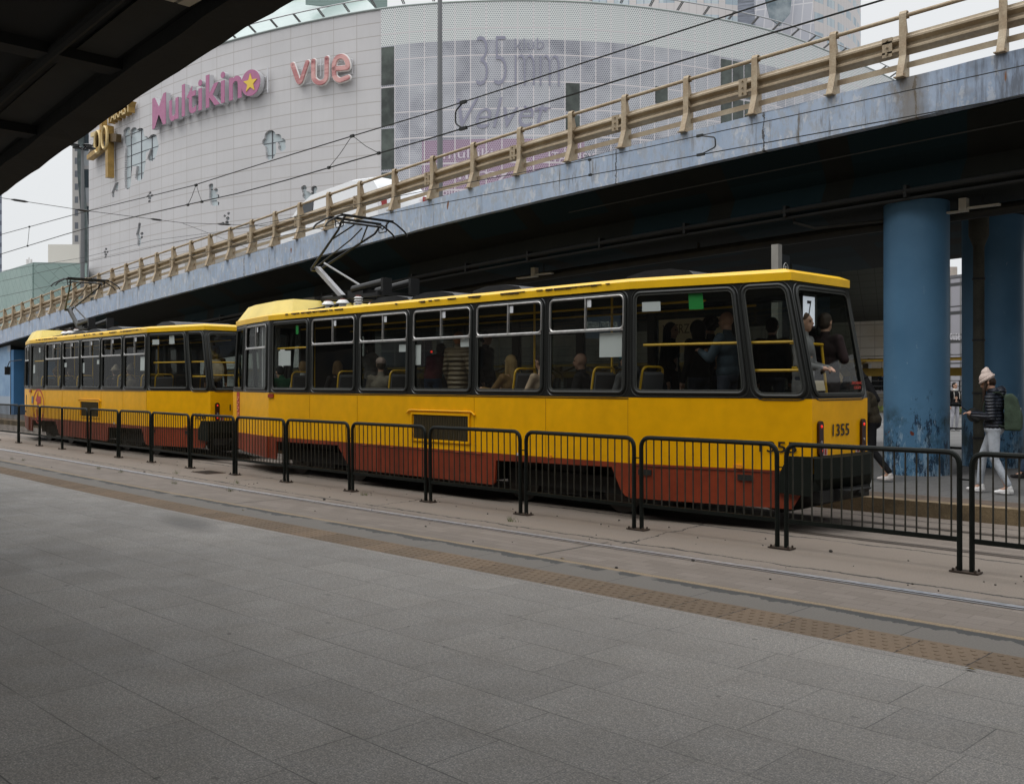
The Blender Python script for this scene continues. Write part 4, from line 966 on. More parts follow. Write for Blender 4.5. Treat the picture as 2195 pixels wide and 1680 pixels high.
for i in range(90):
    y0_=lerp(640,240,i/90.); y1_=lerp(640,240,(i+1)/90.); f=lambda y:176+7*math.sin((640-y)/70.)+6*math.exp(-abs(y-300)/60); 
    mb.bar(P(f(y0_),y0_,295),P(f(y1_),y1_,295),1.,1.6)
mb.build('glass_seam',mat('seam_dark',(.06,.08,.08),.3,.2,var=.5,vs=.4),tw,world=True)
g=G('dark_tower_grid',.3,.5); vi,vf=g.cell(g.v,3.6); ui,uf=g.cell(g.u,1.8); c=g.mix(g.math('GREATER_THAN',vf,.4),(.10,.12,.16),(.22,.26,.31)); c=g.mix(g.edge(uf,1.8,.12),c,(.10,.12,.16)); MDT=g.done(c,None)
tag(boxb('dark_tower',-60,4,250,330,30,MDT),'dark blue glass tower at the extreme left edge','building')
# right-hand tower: rounded facade with window bands
rt=thing('right_tower',camxy(115,290),0,'tall pale rounded office tower with rows of pale windows above the bridge railing','building')
vT=280.; zt_=tz(-120,vT)
g=G('tower_pink_bands',.55,.35); ui,uf=g.cell(g.u,3.1); vi,vf=g.cell(g.v,5.5); hi2,hf2=g.cell(g.u,6.2)
row=g.math('MULTIPLY',g.math('GREATER_THAN',vf,.36),g.math('LESS_THAN',vf,.80)); col_=g.math('MULTIPLY',g.math('GREATER_THAN',hf2,.30),g.math('LESS_THAN',hf2,.99)); win=g.math('MULTIPLY',row,col_)
c=g.mix(g.noise(.1,3),(.56,.53,.52),(.62,.59,.58)); c=g.mix(g.math('MULTIPLY',g.edge(g.cell(g.u,2.07)[1],2.07,.08),.35),c,(.36,.33,.33))
wc=g.mix(g.ramp(g.wn(ui,vi),0,1),(.33,.41,.47),(.52,.58,.61)); c=g.mix(win,c,wc); c=g.mix(g.math('MULTIPLY',win,g.edge(g.cell(g.u,2.07)[1],2.07,.12)),c,(.30,.36,.42)); MRT=g.done(c,None)
RR=70.; xr=corner(1974,vT)[0]; cx0,cy0=xr-RR+1.5,vT+RR*.92
mb=MB(); N=60; arcL=0; vs_=[];uv=[]
for i in range(N+1):
    a=rad(lerp(-128,12,i/N)); p=rvz(cx0+RR*math.cos(a),cy0+RR*math.sin(a),0); s_=RR*rad(lerp(-128,12,i/N))
    vs_+=[p,Vector((p.x,p.y,zt_))]; uv+=[(s_,0),(s_,zt_)]
mb.add(vs_,[(2*i,2*i+2,2*i+3,2*i+1) for i in range(N)],uv); 
# clip the left part of the drum where the glass wing begins
mb.build('tower_drum',MRT,rt,world=True)
g=G('tower_glass_grid',.12,.6); ui,uf=g.cell(g.u,2.5); vi,vf=g.cell(g.v,5.5); c=g.mix(g.ramp(g.wn(ui,vi),0,1),(.42,.43,.48),(.50,.50,.54)); c=g.mix(g.math('MAXIMUM',g.edge(uf,2.5,.1),g.edge(vf,5.5,.13)),c,(.62,.61,.63)); MRG=g.done(c,None)
def pq(name,pts,v,m,uvs=1.): 
    P_=[P(x,y,v_) for (x,y),v_ in zip(pts,v if isinstance(v,(list,tuple)) else [v]*len(pts))]; a=P_[0]
    ex=(P_[1]-a).normalized(); uv=[((p-a).dot(ex),p.z) for p in P_]
    return MB().add(P_,[tuple(range(len(P_)))],uv).build(name,m,rt,world=True,solid=.4)
pq('glass_wing',[(1618,280),(1760,280),(1738,-60),(1612,-60)],[275,269,269,275],MRG)
pq('dark_bay',[(1568,280),(1632,280),(1612,-60),(1568,-60)],[277,274.6,274.6,277],mat('bay_windows',(.23,.25,.30),.3,var=.5,vs=.8,stretch=(.2,.2,3)))
pq('dark_seam',[(1650,40),(1672,56),(1694,30),(1700,-30),(1634,-30)],265,mat('seam_glass',(.10,.13,.15),.1,.3,var=.7,vs=.3,col2=(.30,.34,.36)))
# ============================================================ station side (seen under the bridge)
st=thing('railway_station',(-55,75,0),0,'long railway station hall with pale tiled wall under a deep dark roof overhang','building')
g=G('station_tiles',.6,.35); ui,uf=g.cell(g.u,1.2); vi,vf=g.cell(g.v,.9); j=g.math('MAXIMUM',g.edge(uf,1.2,.02),g.edge(vf,.9,.03)); c=g.mix(g.ramp(g.wn(ui,vi),0,1),(.50,.44,.36),(.62,.56,.47)); c=g.mix(g.ramp(g.noise(.3,4),.55,.7,0,.5),c,(.45,.35,.22)); MST=g.done(g.mix(g.math('MULTIPLY',j,.6),c,(.25,.21,.17)),None)
XA,XZ=8.,-95.
def wallY(name,Y,z0,z1,m,p=st,X0=XA,X1=XZ,th=.3): return MB().add([(X0,Y,z0),(X1,Y,z0),(X1,Y,z1),(X0,Y,z1)],[(0,1,2,3)],[(X0,z0),(X1,z0),(X1,z1),(X0,z1)]).build(name,m,p,world=True,solid=th)
zwt=onY(1870,690,75).z; zwb=onY(1870,765,75).z; XR_=onY(1905,700,75).x+1.5
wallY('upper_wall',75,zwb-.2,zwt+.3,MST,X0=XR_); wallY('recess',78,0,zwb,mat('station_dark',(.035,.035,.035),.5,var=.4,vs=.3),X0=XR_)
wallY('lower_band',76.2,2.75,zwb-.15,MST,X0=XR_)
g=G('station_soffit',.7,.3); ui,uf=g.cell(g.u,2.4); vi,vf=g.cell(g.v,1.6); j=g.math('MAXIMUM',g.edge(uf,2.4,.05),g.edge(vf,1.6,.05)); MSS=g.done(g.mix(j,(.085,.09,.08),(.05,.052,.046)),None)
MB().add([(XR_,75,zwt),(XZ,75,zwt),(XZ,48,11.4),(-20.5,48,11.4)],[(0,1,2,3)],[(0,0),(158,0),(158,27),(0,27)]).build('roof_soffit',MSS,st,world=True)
mb=MB(); mb.add([(-20.5,48,11.4),(XZ,48,11.4),(XZ,48,14),(-20.5,48,14)],[(0,1,2,3)]); mb.add([(-20.5,48,14),(XZ,48,14),(XZ,95,14),(XR_,95,14)],[(0,1,2,3)]); mb.add([(-20.5,48,11.4),(-20.5,48,14),(XR_,75,14),(XR_,75,zwt)],[(0,1,2,3)]); mb.build('roof',mat('station_roof',(.30,.28,.25),.6),st,world=True)
X=XR_-1
while X>-120: 
    c_=MB().b2((X-.22,70,0),(X+.22,70.5,zwb-.6)).build('pillar',mat('station_pillar',(.30,.28,.25),.6),st,world=True); X-=3.4
# yellow canopy
cy_=thing('yellow_canopy',(-50,66,0),0,'long yellow steel canopy with curved brackets in front of the station','canopy')
MYC=mat('canopy_yellow',(.50,.30,.02),.5,var=.3,vs=1); zc=onY(1870,775,67).z
mb=MB(); mb.bar((6,67,zc-.75),(-120,67,zc-.75),.3,.55); mb.bar((6,64,zc),(-120,64,zc),.12,.14); mb.bar((6,69.5,zc+.2),(-120,69.5,zc+.2),.12,.14); mb.build('beam',MYC,cy_,world=True)
mb=MB(); mb.add([(6,63.6,zc+.3),(-120,63.6,zc+.3),(-120,71,zc+.45),(6,71,zc+.45)],[(0,1,2,3)]); mb.build('roof_sheet',mat('canopy_glass',(.38,.37,.33),.4,var=.3,vs=1),cy_,world=True)
X=4.
while X>-100:
    mb=MB(); mb.tube([(X,67,zc-1.6),(X,66.6,zc-.7),(X,65.3,zc-.1),(X,63.8,zc+.15)],.09,6); mb.tube([(X,67,zc-.5),(X,69.5,zc+.25)],.08,6); mb.b2((X-.55,66.3,zc-.45),(X+.15,66.7,zc+.1)); mb.build('bracket',MYC,cy_,world=True)
    MB().b2((X-.2,66.8,0),(X+.2,67.2,zc-1.)).build('post',mat('canopy_post',(.27,.265,.25),.6),cy_,world=True); X-=4.6
# railings and a low wall along the far pavement
fr=thing('far_railing',(-30,58,0),0,'dark low railing beyond the road in front of the station','railing')
mb=MB()
for z_ in (1.9,1.55,1.2,.8): mb.bar((0,63.2,z_),(-110,63.2,z_),.05,.05)
X=0.
while X>-110: mb.bar((X,63.2,0),(X,63.2,1.9),.07,.07); X-=2.4
mb.build('rails',mat('far_rail_dark',(.06,.06,.06),.6),fr,world=True)
tag(MB().b2((-110,63.6,0),(4,64.1,1.05)).build('low_wall',mat('low_wall_concrete',(.30,.26,.20),.8,var=.3,vs=.5)),'low beige concrete wall along the station forecourt','wall')
# glass office block between the columns
ob=thing('office_block',(5,110,0),0,'pale glass office block with dark horizontal bands seen between the blue columns','building')
g=G('office_bands',.3,.5); ui,uf=g.cell(g.u,1.5); vi,vf=g.cell(g.v,3.3); c=g.mix(g.ramp(g.wn(ui,vi),0,1),(.34,.33,.36),(.46,.45,.48)); c=g.mix(g.edge(uf,1.5,.09),c,(.22,.22,.22)); bnd=g.math('MAXIMUM',g.edge(vf,3.3,.16),g.line(g.math('MULTIPLY',vf,3.3),.75,.07)); c=g.mix(bnd,c,(.07,.07,.07)); c=g.mix(g.math('LESS_THAN',g.math('ABSOLUTE',g.math('SUBTRACT',g.v,15.)),1.),c,(.16,.16,.17)); MOB=g.done(c,None)
a=corner(2022,118);b=corner(2120,112); zz=tz(590,116)
quadw('facade',[rvz(*a,0),rvz(*b,0),rvz(*b,zz),rvz(*a,zz)],MOB,ob,th=.5)
bk_=Vector((-SS,CC,0))*20
quadw('side_wall',[rvz(*a,0)+bk_,rvz(*a,0),rvz(*a,zz),rvz(*a,zz)+bk_],MOB,ob,th=.5)
sgt=thing('window_lettering',P(2050,722,115),0,'faint pale lettering on the office block glass','sign')
vs_,fs_=text_fit('ouse',1,1); a_=P(2036,728,114); b_=P(2058,729,113.5); mb=MB(); mb.add([a_.lerp(b_,v.x)+Vector((0,0,v.y*.75)) for v in vs_],fs_); mb.build('lettering',mat('faint_print',(.62,.60,.62),.5),sgt,world=True,fix=False)
tag(boxb('pale_block',2186,2290,755,120,20,MRG,ybase=900),'pale grid fronted block at the right edge behind the columns','building')
tag(boxb('brick_gable',2030,2052,572,150,14,mat('gable_beige',(.48,.42,.36),.7,var=.2,vs=.5),ybase=800),'beige gabled roof corner above the office block','building')
# station name board above the forecourt
wb=thing('station_name_board',P(1290,690,50),0,'dark blue board lettered WARSZAWA CENTRALNA glimpsed through the tram windows','sign')
mb=MB(); p0=P(1240,700,44); p1=P(1330,700,44); mb.bar(p0,p1,.12,1.05); mb.build('panel',mat('board_blue',(.03,.05,.08),.5),wb,world=True)
dv=(p1-p0).normalized(); vs_,fs_=text_fit('WARSZAWA CENTRALNA',1.,1.); q0=P(1247,705,43.8); q1=P(1324,705,43.8); mb=MB(); mb.add([q0.lerp(q1,v.x)+Vector((0,0,v.y*.32)) for v in vs_],fs_); mb.build('lettering',MWH,wb,world=True,fix=False)
mb=MB(); 
for p_ in (p0,p1): mb.bar(Vector((p_.x,p_.y,0)),p_,.12,.12)
mb.build('post',MDK,wb,world=True)
# ============================================================ trams
MY=mat('tram_yellow',(.84,.415,.0),.42,.0,.22,coat=.0,bump=.12,bs=1.3,var=.10,vs=.9,stretch=(1,1,.4),fine=.05,fs=6)
MYR=mat('tram_roof_yellow',(.80,.47,.004),.4,.0,.5,var=.12,vs=2)
MYH=mat('tram_hood_lit_yellow',(.80,.62,.16),.45,var=.1,vs=2)  # hood paler than the body: skylight on its tilted faces put in the colour
MRED=mat('tram_red',(.235,.036,.011),.42,.0,.5,var=.3,vs=1.6,fine=.1,fs=12,stretch=(1,1,.5))
MBLK=mat('tram_black_band',(.010,.011,.010),.35,.0,.5,var=.3,vs=2)
MRUB=mat('window_rubber',(.012,.014,.012),.55); MEDGE=mat('gasket_highlight_grey',(.055,.058,.052),.4)
MALU=mat('window_aluminium',(.50,.49,.47),.35,.7,var=.25,vs=12)
MGL=glass('tram_glass',(.80,.83,.80),.5,.004); MGLF=glass('tram_glass_far_side',(.26,.29,.27),.5,.008)  # far-side panes tinted darker: the interior's shade put in the glass colour
MINT=mat('tram_interior',(.045,.045,.042),.7); MFLO=mat('tram_floor',(.03,.03,.03),.8); MSEAT=mat('seat_grey',(.085,.085,.09),.6); MHND=mat('handrail_yellow',(.62,.36,.015),.4)
MUND=mat('underframe_black',(.012,.012,.011),.8,var=.4,vs=5); MWHEEL=mat('wheel_steel',(.05,.045,.04),.5,.5)
MPAN=mat('pantograph_dark',(.018,.018,.018),.45,.4); MPANL=mat('pantograph_grey_arm',(.32,.32,.33),.5,.2); MINS=mat('insulator_white',(.72,.71,.69),.35); MINR=mat('insulator_red_cap',(.18,.05,.04),.5)
MPAPER=mat('paper_notice',(.66,.68,.70),.5); MGRN=mat('green_sticker',(.012,.25,.045),.5); MTL=mat('tail_light_housing',(.03,.008,.008),.3)
MLIT=mat('tail_light_lit',(.6,.03,.02),.3,emit=(1.,.04,.02),es=.6); MREFL=mat('red_reflector',(.35,.03,.03),.3); MREFW=mat('reflector_white',(.6,.5,.5),.4); MORG=mat('orange_marker',(.75,.27,.02),.4)
MDIG=mat('fleet_number_black',(.012,.012,.012),.4); MEMB=mat('emblem_red',(.42,.03,.012),.45); MGRIL=mat('grille_dark',(.018,.015,.008),.7); MBUMP=mat('bumper_dark_grey',(.010,.013,.010),.75,spec=.15,var=.2,vs=3)
ZB0,ZB1,ZR0,ZR1=.70,1.565,2.955,3.05
OB=[(6.74,-.675),(4.45,-1.2),(-4.47,-1.2),(-6.05,-.86),(-6.90,-.64)]     # plan at the belt, near side rear -> front
OT=[(6.47,-.70),(4.45,-1.18),(-4.47,-1.18),(-5.93,-.88),(-6.70,-.66)]    # plan at the roof
def ring(o): return o+[(x,-y) for x,y in reversed(o)]
def make_tram(loc,rz,number,label,front=True):
    t=thing('tram',loc,rz,label,'tram','yellow and red trams'); 
    rb=ring(OB); rt_=ring(OT); n=len(rb)
    def band(mb,r0,z0,r1,z1,out=0.):
        def o_(p): return (p[0]*(1+out/6.7),p[1]*(1+out/1.2))
        for i in range(n):
            j=(i+1)%n; a,b=o_(r0[i]),o_(r0[j]); c,d_=o_(r1[j]),o_(r1[i])
            mb.add([(*a,z0),(*b,z0),(*c,z1),(*d_,z1)],[(0,1,2,3)])
    mb=MB(); band(mb,rb,ZB0,rb,ZB1); ri_=[(x*.993,y*.975) for x,y in rb]; band(mb,ri_,ZB0,ri_,ZB1); band(mb,rb,ZB0,ri_,ZB0+.0005); band(mb,rb,ZB1,ri_,ZB1+.0005); mb.build('body',MY,t)
    mb=MB(); band(mb,rt_,ZR0,rt_,ZR1,.018); band(mb,[(x*1.0027,y*1.015) for x,y in rt_],ZR1,[(x*.985,y*.93) for x,y in rt_],ZR1+.05); mb.build('roof_edge',MYR,t)
    mb=MB(); r2=[(x*.985,y*.93) for x,y in rt_]; r3=[(x*.95,y*.6) for x,y in rt_]; band(mb,r2,ZR1+.045,r3,ZR1+.06); mb.add([(x,y,ZR1+.06) for x,y in r3],[tuple(range(n))]); 
    mb.add([(x*.98,y*.97,ZR0-.01) for x,y in rt_],[tuple(range(n))]); mb.build('roof',mat('tram_roof_grey',(.06,.058,.05),.8,var=.3,vs=2),t)
    mb=MB(); mb.add([(x*.98,y*.97,.88) for x,y in rb],[tuple(range(n))]); mb.build('floor',MFLO,t)
    # dirt scabs along the roof edge
    mb=MB()
    rr=random.Random(3)
    for k in range(70):
        x=rr.choice([rr.uniform(2.2,4.2),rr.uniform(-.5,2.5),rr.uniform(-4,-2)]); w_=rr.uniform(.03,.16); h_=rr.uniform(.008,.03)
        mb.box((x,-1.206,ZR1-h_/2+.004),(w_,.01,h_))
    tag(mb.build('roof_grime',mat('grime',(.05,.03,.01),.9),t),kind='stuff')
    # window band, one panel for every face of the body
    seg={}
    names=['rear_taper','side','front_taper','front_corner']
    for s_ in (-1,1):
        for k in range(4):
            seg[(s_,names[k])]=((OB[k][0],OB[k][1]*-s_),(OB[k+1][0],OB[k+1][1]*-s_),(OT[k][0],OT[k][1]*-s_),(OT[k+1][0],OT[k+1][1]*-s_))
    seg[(0,'rear')]=((OB[0][0],.675),(OB[0][0],-.675),(OT[0][0],.70),(OT[0][0],-.70))
    seg[(0,'front')]=((OB[4][0],-.64),(OB[4][0],.64),(OT[4][0],-.66),(OT[4][0],.66))
    def pt(sg,u,z,out=0.):
        a,b,c,d_=[Vector((*p,0)) for p in sg]; tt=(z-ZB1)/(ZR0-ZB1); tt=max(0,min(1.1,tt)); p=a.lerp(b,u).lerp(c.lerp(d_,u),tt); e=(b-a).normalized(); nrm=Vector((e.y,-e.x,0))
        if nrm.dot(p)<0: nrm=-nrm
        p+=nrm*out; p.z=z; return p
    def segpanel(key,holes):
        sg=seg[key]; outer=[(0,ZB1),(1,ZB1),(1,ZR0),(0,ZR0)]; L_=(Vector(sg[0])-Vector(sg[1])).length
        loops=[[Vector((u*L_,z,0)) for u,z in outer]]
        for h in holes: loops.append([Vector((u*L_,z,0)) for u,z in h])
        tr=tessellate_polygon(loops); flat=[v for l in loops for v in l]; mb=MB()
        nf=len(flat); P0=[pt(sg,v.x/L_,v.y) for v in flat]; P1=[pt(sg,v.x/L_,v.y,-.045) for v in flat]
        mb.add(P0+P1,[tuple(x) for x in tr]+[tuple(nf+i for i in reversed(x)) for x in tr])
        b=0
        for l in loops:
            m=len(l); mb.f+=[(b+i,b+(i+1)%m,nf+b+(i+1)%m,nf+b+i) for i in range(m)]; b+=m
        mb.build('window_band',MBLK,t)
    def hole(key,u0,u1,z0,z1,r=.09):
        L_=(Vector(seg[key][0])-Vector(seg[key][1])).length; return [(x/L_,z) for x,z in rrect(u0*L_,z0,u1*L_,z1,r,4)]
    def win(key,u0,u1,z0,z1,slider=False,r=.09,stick=None,name='window'):
        sg=seg[key]; L_=(Vector(sg[0])-Vector(sg[1])).length; h=hole(key,u0,u1,z0,z1,r)
        mb=MB(); mb.loop([pt(sg,u,z,.004) for u,z in h],.022,6); f_=mb.build(name,MRUB,t,smooth=True)
        du=.030/L_; h2=hole(key,u0+du,u1-du,z0+.03,z1-.03,max(.02,r-.03)); mb=MB(); mb.loop([pt(sg,u,z,.010) for u,z in h2],.008,5); mb.build('gasket_highlight',MEDGE,f_,smooth=True)  # thin grey ring: highlight on the rubber given as a lighter colour
        du=.05/L_; h3=hole(key,u0-du,u1+du,z0-.05,z1+.045,r+.04); mb=MB(); mb.loop([pt(sg,u,z,.003) for u,z in h3],.007,4); mb.build('band_seam',mat('band_seam_grey',(.028,.03,.028),.3),f_,smooth=True)
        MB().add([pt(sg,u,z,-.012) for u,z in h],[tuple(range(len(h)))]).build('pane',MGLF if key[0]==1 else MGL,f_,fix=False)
        if slider:
            zs=2.455; du=.012/L_; um=(u0+u1)/2; h4=hole(key,u0+du,u1-du,zs,z1-.012,.07); mb=MB(); mb.loop([pt(sg,u,z,.014) for u,z in h4],.0155,6)
            mb.bar(pt(sg,um,zs,.012),pt(sg,um,z1-.02,.012),.02,.035,up=(0,1,0)); mb.bar(pt(sg,u0+du,zs-.012,.016),pt(sg,u1-du,zs-.012,.016),.03,.026); mb.build('sliding_frame',MALU,f_,smooth=True)
            MB().add([pt(sg,um-.02/L_,z1-.04,.004),pt(sg,um-.09/L_,z1-.04,.004),pt(sg,um-.09/L_,z1-.14,.004),pt(sg,um-.02/L_,z1-.14,.004)],[(0,1,2,3)]).build('sticker',MPAPER,f_,fix=False,solid=.002)
        for st in (stick or []):
            a,b,c,d_,m_=st; MB().add([pt(sg,a,c,-.02),pt(sg,b,c,-.02),pt(sg,b,d_,-.02),pt(sg,a,d_,-.02)],[(0,1,2,3)]).build('notice',m_,f_,fix=False,solid=.002)
        return h
    U=lambda x:(4.45-x)/8.92      # 'side' runs rear crease -> front crease
    SW=[(-4.34,-3.10,False),(-2.95,-1.61,True),(-1.46,-.14,True),(.01,1.40,True),(1.53,2.90,True),(3.04,4.38,True)]
    one=number=='1355'
    def ST(x0,x1,z0,z1,m): return (U(x0),U(x1),z0,z1,m)
    stk={0:[ST(-4.15,-3.72,2.08,2.36,MPAPER),ST(-3.55,-3.46,2.66,2.82,MGRN)] if one else [ST(-4.2,-4.05,2.05,2.30,MPAPER),ST(-3.7,-3.58,2.66,2.8,MPAPER)],
         2:[ST(-.40,-.16,2.26,2.38,MPAPER)] if one else [ST(-2.9+1.45,-2.75+1.5,2.2,2.32,MPAPER)],
         3:[ST(.03,.17,2.04,2.36,MPAPER),ST(1.13,1.37,2.30,2.42,MPAPER)] if one else [ST(.04,.17,2.02,2.3,MPAPER),ST(1.1,1.35,2.25,2.36,MPAPER)],
         5:[ST(3.93,4.36,2.09,2.41,MPAPER)] if one else [ST(4.0,4.36,2.05,2.38,MPAPER)],1:[],4:[]}
    for s_ in (-1,1):
        hs=[]
        for i,(a,b,sl) in enumerate(SW):
            hs.append(win((s_,'side'),U(b),U(a),1.63,2.90,sl and s_==-1,stick=stk[i] if s_==-1 else None))
        segpanel((s_,'side'),hs)
        hs=[win((s_,'rear_taper'),.335,.965,1.63,2.90,stick=[(.80,.92,2.66,2.78,MPAPER),(.53,.62,2.66,2.86,MGRN if one else MPAPER)] if s_==-1 else None),win((s_,'rear_taper'),.025,.285,1.60,2.91,r=.11)]
        segpanel((s_,'rear_taper'),hs)
        segpanel((s_,'front_taper'),[win((s_,'front_taper'),.08,.92,1.63,2.90,s_==-1,stick=None)])
        segpanel((s_,'front_corner'),[win((s_,'front_corner'),.1,.86,1.63,2.88,r=.06)])
    segpanel((0,'rear'),[win((0,'rear'),.05,.95,1.60,2.89,r=.11)]); segpanel((0,'front'),[win((0,'front'),.05,.95,1.60,2.85,r=.1)])
    for s_ in (-1,1):
        for x in (-3.02,-1.53,1.48,2.97,4.44): MB().bar((x,s_*1.2015,.73),(x,s_*1.2015,1.56),.003,.006,up=(0,1,0)).build('panel_seam',mat('seam_ochre',(.42,.20,.0),.6),t)
        mb=MB(); mb.bar((-4.45,s_*1.202,1.552),(4.45,s_*1.202,1.552),.006,.012); mb.build('belt_trim',MBLK,t)
    # fleet numbers (side and tail)
    sg=seg[(-1,'rear_taper')]
    def text_on(sgk,txt,u0,u1,z0,z1,m,name='fleet_number',out=.012):
        sg=seg[sgk]; a,b=Vector((*sg[0],0)),Vector((*sg[1],0)); vs_,fs_=text_fit(txt,1.,1.,offset=.012); e=(b-a).normalized(); nrm=Vector((e.y,-e.x,0)); 
        if nrm.dot(a)<0: nrm=-nrm
        MB().add([a.lerp(b,lerp(u0,u1,v.x))+nrm*out+Vector((0,0,lerp(z0,z1,v.y))) for v in vs_],fs_).build(name,m,t,fix=False)
    text_on((-1,'rear_taper'),number,.265,.075,.935,1.065,MDIG)
    text_on((0,'rear'),number,.66,.36,1.12,1.265,MDIG)
    # tail lights, reflectors
    xr=6.745
    for sy in (-1,1):
        h_=MB(); h_.prism(rrect(-.05,.90,.05,1.31,.045,4),(xr,sy*.52,0),(0,1,0),(0,0,1),(1,0,0),0,.03); l_=h_.build('tail_light',MTL,t)
        for zz,m_ in ((1.245,MLIT),(.965,MLIT),(1.06,MREFW)):
            MB().lathe([(.019,0),(.016,.008),(.008,.011)],(xr+.03,sy*.52,zz),12,axis=(1,0,0)).build('lamp' if m_ is MLIT else 'lens',m_ if m_ is MLIT else mat('clear_lens',(.25,.22,.2),.2),l_)
        r_=MB().b2((xr,sy*.40-.045,.905),(xr+.012,sy*.40+.045,.985)).build('reflector',MREFW,t); MB().b2((xr+.012,sy*.40-.022,.912),(xr+.016,sy*.40+.022,.978)).build('reflector_core',MREFL,r_)
    # bumper wrapping the tail
    def tp(u,z,out=0.,s_=-1): # point on the rear taper below the belt
        a=Vector((*OB[0],0));b=Vector((*OB[1],0)); a.y*=-s_;b.y*=-s_; p=a.lerp(b,u); e=(b-a).normalized(); nrm=Vector((e.y,-e.x,0)); nrm=-nrm if nrm.dot(p)<0 else nrm; p+=nrm*out; p.z=z; return p
    mb=MB()
    for s_ in (-1,1):
        pl=[(0,.90),(.115,.90),(.155,.70),(.165,.47),(0,.44)]
        A_=[tp(u,z,.05,s_) for u,z in pl]; B_=[tp(u,z,-.02,s_) for u,z in pl]; m=len(pl)
        mb.add(A_+B_,[tuple(range(m)),tuple(range(2*m-1,m-1,-1))]+[(i,(i+1)%m,m+(i+1)%m,m+i) for i in range(m)])
    yy=[-.72,-.5,-.2,.2,.5,.72]; bo=[.05,.12,.16,.16,.12,.05]
    for prof in (([.90,.88,.66,.55]),):
        vs_=[];
        for y,o_ in zip(yy,bo):
            for z,oo in zip((.90,.885,.64,.50),(0.,o_,o_,.02)): vs_.append((6.74+oo,y,z))
        fs_=[(i*4+j,(i+1)*4+j,(i+1)*4+j+1,i*4+j+1) for i in range(5) for j in range(3)]; mb.add(vs_,fs_)
    mb.build('bumper',MBUMP,t)
    mb=MB(); mb.prism([(5.9,.50),(7.0,.50),(6.85,.38),(6.1,.16),(5.7,.25)],(0,-.28,0),(1,0,0),(0,0,1),(0,1,0),0,.56); mb.tube([(6.2,0,.48),(7.02,0,.46)],.05,8); mb.b2((6.3,-.6,.36),(6.8,.6,.50)); mb.build('coupler',MUND,t)
    # skirts
    def sp_(x,z,out=.004,s_=-1): return Vector((x,s_*(1.2+out),z))
    for s_ in (-1,1):
        def sk(pts,name='skirt',m=MRED,out=.004):
            A_=[sp_(x,z,out,s_) for x,z in pts];B_=[sp_(x,z,out-.035,s_) for x,z in pts]; mm=len(pts); mb=MB()
            tr=tessellate_polygon([[Vector((x,z,0)) for x,z in pts]]); mb.add(A_+B_,[tuple(q) for q in tr]+[tuple(mm+i for i in reversed(q)) for q in tr]+[(i,(i+1)%mm,mm+(i+1)%mm,mm+i) for i in range(mm)]); return mb.build(name,m,t)
        sk([(-4.47,.725),(-4.47,.31),(-4.20,.30),(-4.17,.64),(-2.12,.66),(-1.74,.27),(1.88,.26),(1.93,.30),(1.96,.62),(4.17,.66),(4.33,.36),(4.40,.30),(4.45,.29),(4.45,.725)])
        a=[tp(u,z,.004,s_) for u,z in ((1.,.725),(1.,.28),(.10,.28),(.02,.60),(.02,.725))]; b=[tp(u,z,-.03,s_) for u,z in ((1.,.725),(1.,.28),(.10,.28),(.02,.60),(.02,.725))]
        MB().add(a+b,[tuple(range(5)),tuple(range(9,4,-1))]+[(i,(i+1)%5,5+(i+1)%5,5+i) for i in range(5)]).build('skirt',MRED,t)
        fa=[Vector((x,y*-s_,z)) for x,y,z in ((-4.47,-1.2,.725),(-4.47,-1.2,.31),(-6.0,-.87,.36),(-6.05,-.86,.725))]; MB().add(fa,[(0,1,2,3)]).build('skirt',MRED,t,solid=.03)
        fa=[Vector((x,y*-s_,z)) for x,y,z in ((-6.05,-.86,.725),(-6.0,-.86,.36),(-6.75,-.61,.40),(-6.90,-.64,.725))]; MB().add(fa,[(0,1,2,3)]).build('skirt',MRED,t,solid=.03)
        # hinge pins, flap gaps, handles
        for x in (-1.3,-.55,.25,1.1,1.6): MB().bar((x-.05,s_*1.212,.705),(x+.05,s_*1.212,.705),.012,.012).build('hinge',mat('hinge_orange',(.5,.12,.04),.5),t)
        mb=MB(); mb.bar((-1.5,s_*1.207,.690),(1.7,s_*1.207,.690),.006,.008)
        for x in (-.9,.4): mb.bar((x,s_*1.207,.69),(x,s_*1.207,.28),.006,.006)
        mb.build('flap_gap',mat('gap_dark',(.05,.008,.004),.8),t)
        for u in (.90,.34):
            p=tp(u,.62,.01,s_); e=(tp(.3,.6,0,s_)-tp(.9,.6,0,s_)).normalized(); mb=MB(); mb.bar(p-e*.09,p+e*.09,.02,.07); mb.build('hatch_handle',MRUB,t)
        p0=tp(.97,.695,.008,s_);p1=tp(.20,.695,.008,s_); mb=MB(); mb.bar(p0,p1,.006,.01); mb.build('flap_gap',mat('gap_dark'),t)
        # small markers
        for x,z,m_ in ((2.42,.735,MREFW),(3.05,.735,MORG),(-.9,.74,MORG),(-4.35,.76,MORG)):
            MB().b2((x-.035,s_*1.201,z-.02),(x+.035,s_*1.215,z+.02)).build('side_marker',m_,t)
        p=tp(.38,.75,.008,s_); MB().box(p,(.12,.02,.045)).build('side_marker',MORG,t)
        MB().b2((-4.46,s_*1.2,1.475),(-4.27,s_*1.225,1.54)).build('turn_signal',mat('signal_red_orange',(.30,.035,.01),.4),t)
        # ventilation grille
        g_=MB().b2((.03,s_*1.201,.87),(1.35,s_*1.206,1.25)).build('grille',MGRIL,t); mb=MB()
        x=.05
        while x<1.34: mb.b2((x,s_*1.206,.88),(x+.016,s_*1.214,1.24)); x+=.04
        tag(mb.build('grille_slats',mat('slat_ochre',(.05,.035,.008),.6),g_),kind='stuff')
        mb=MB()
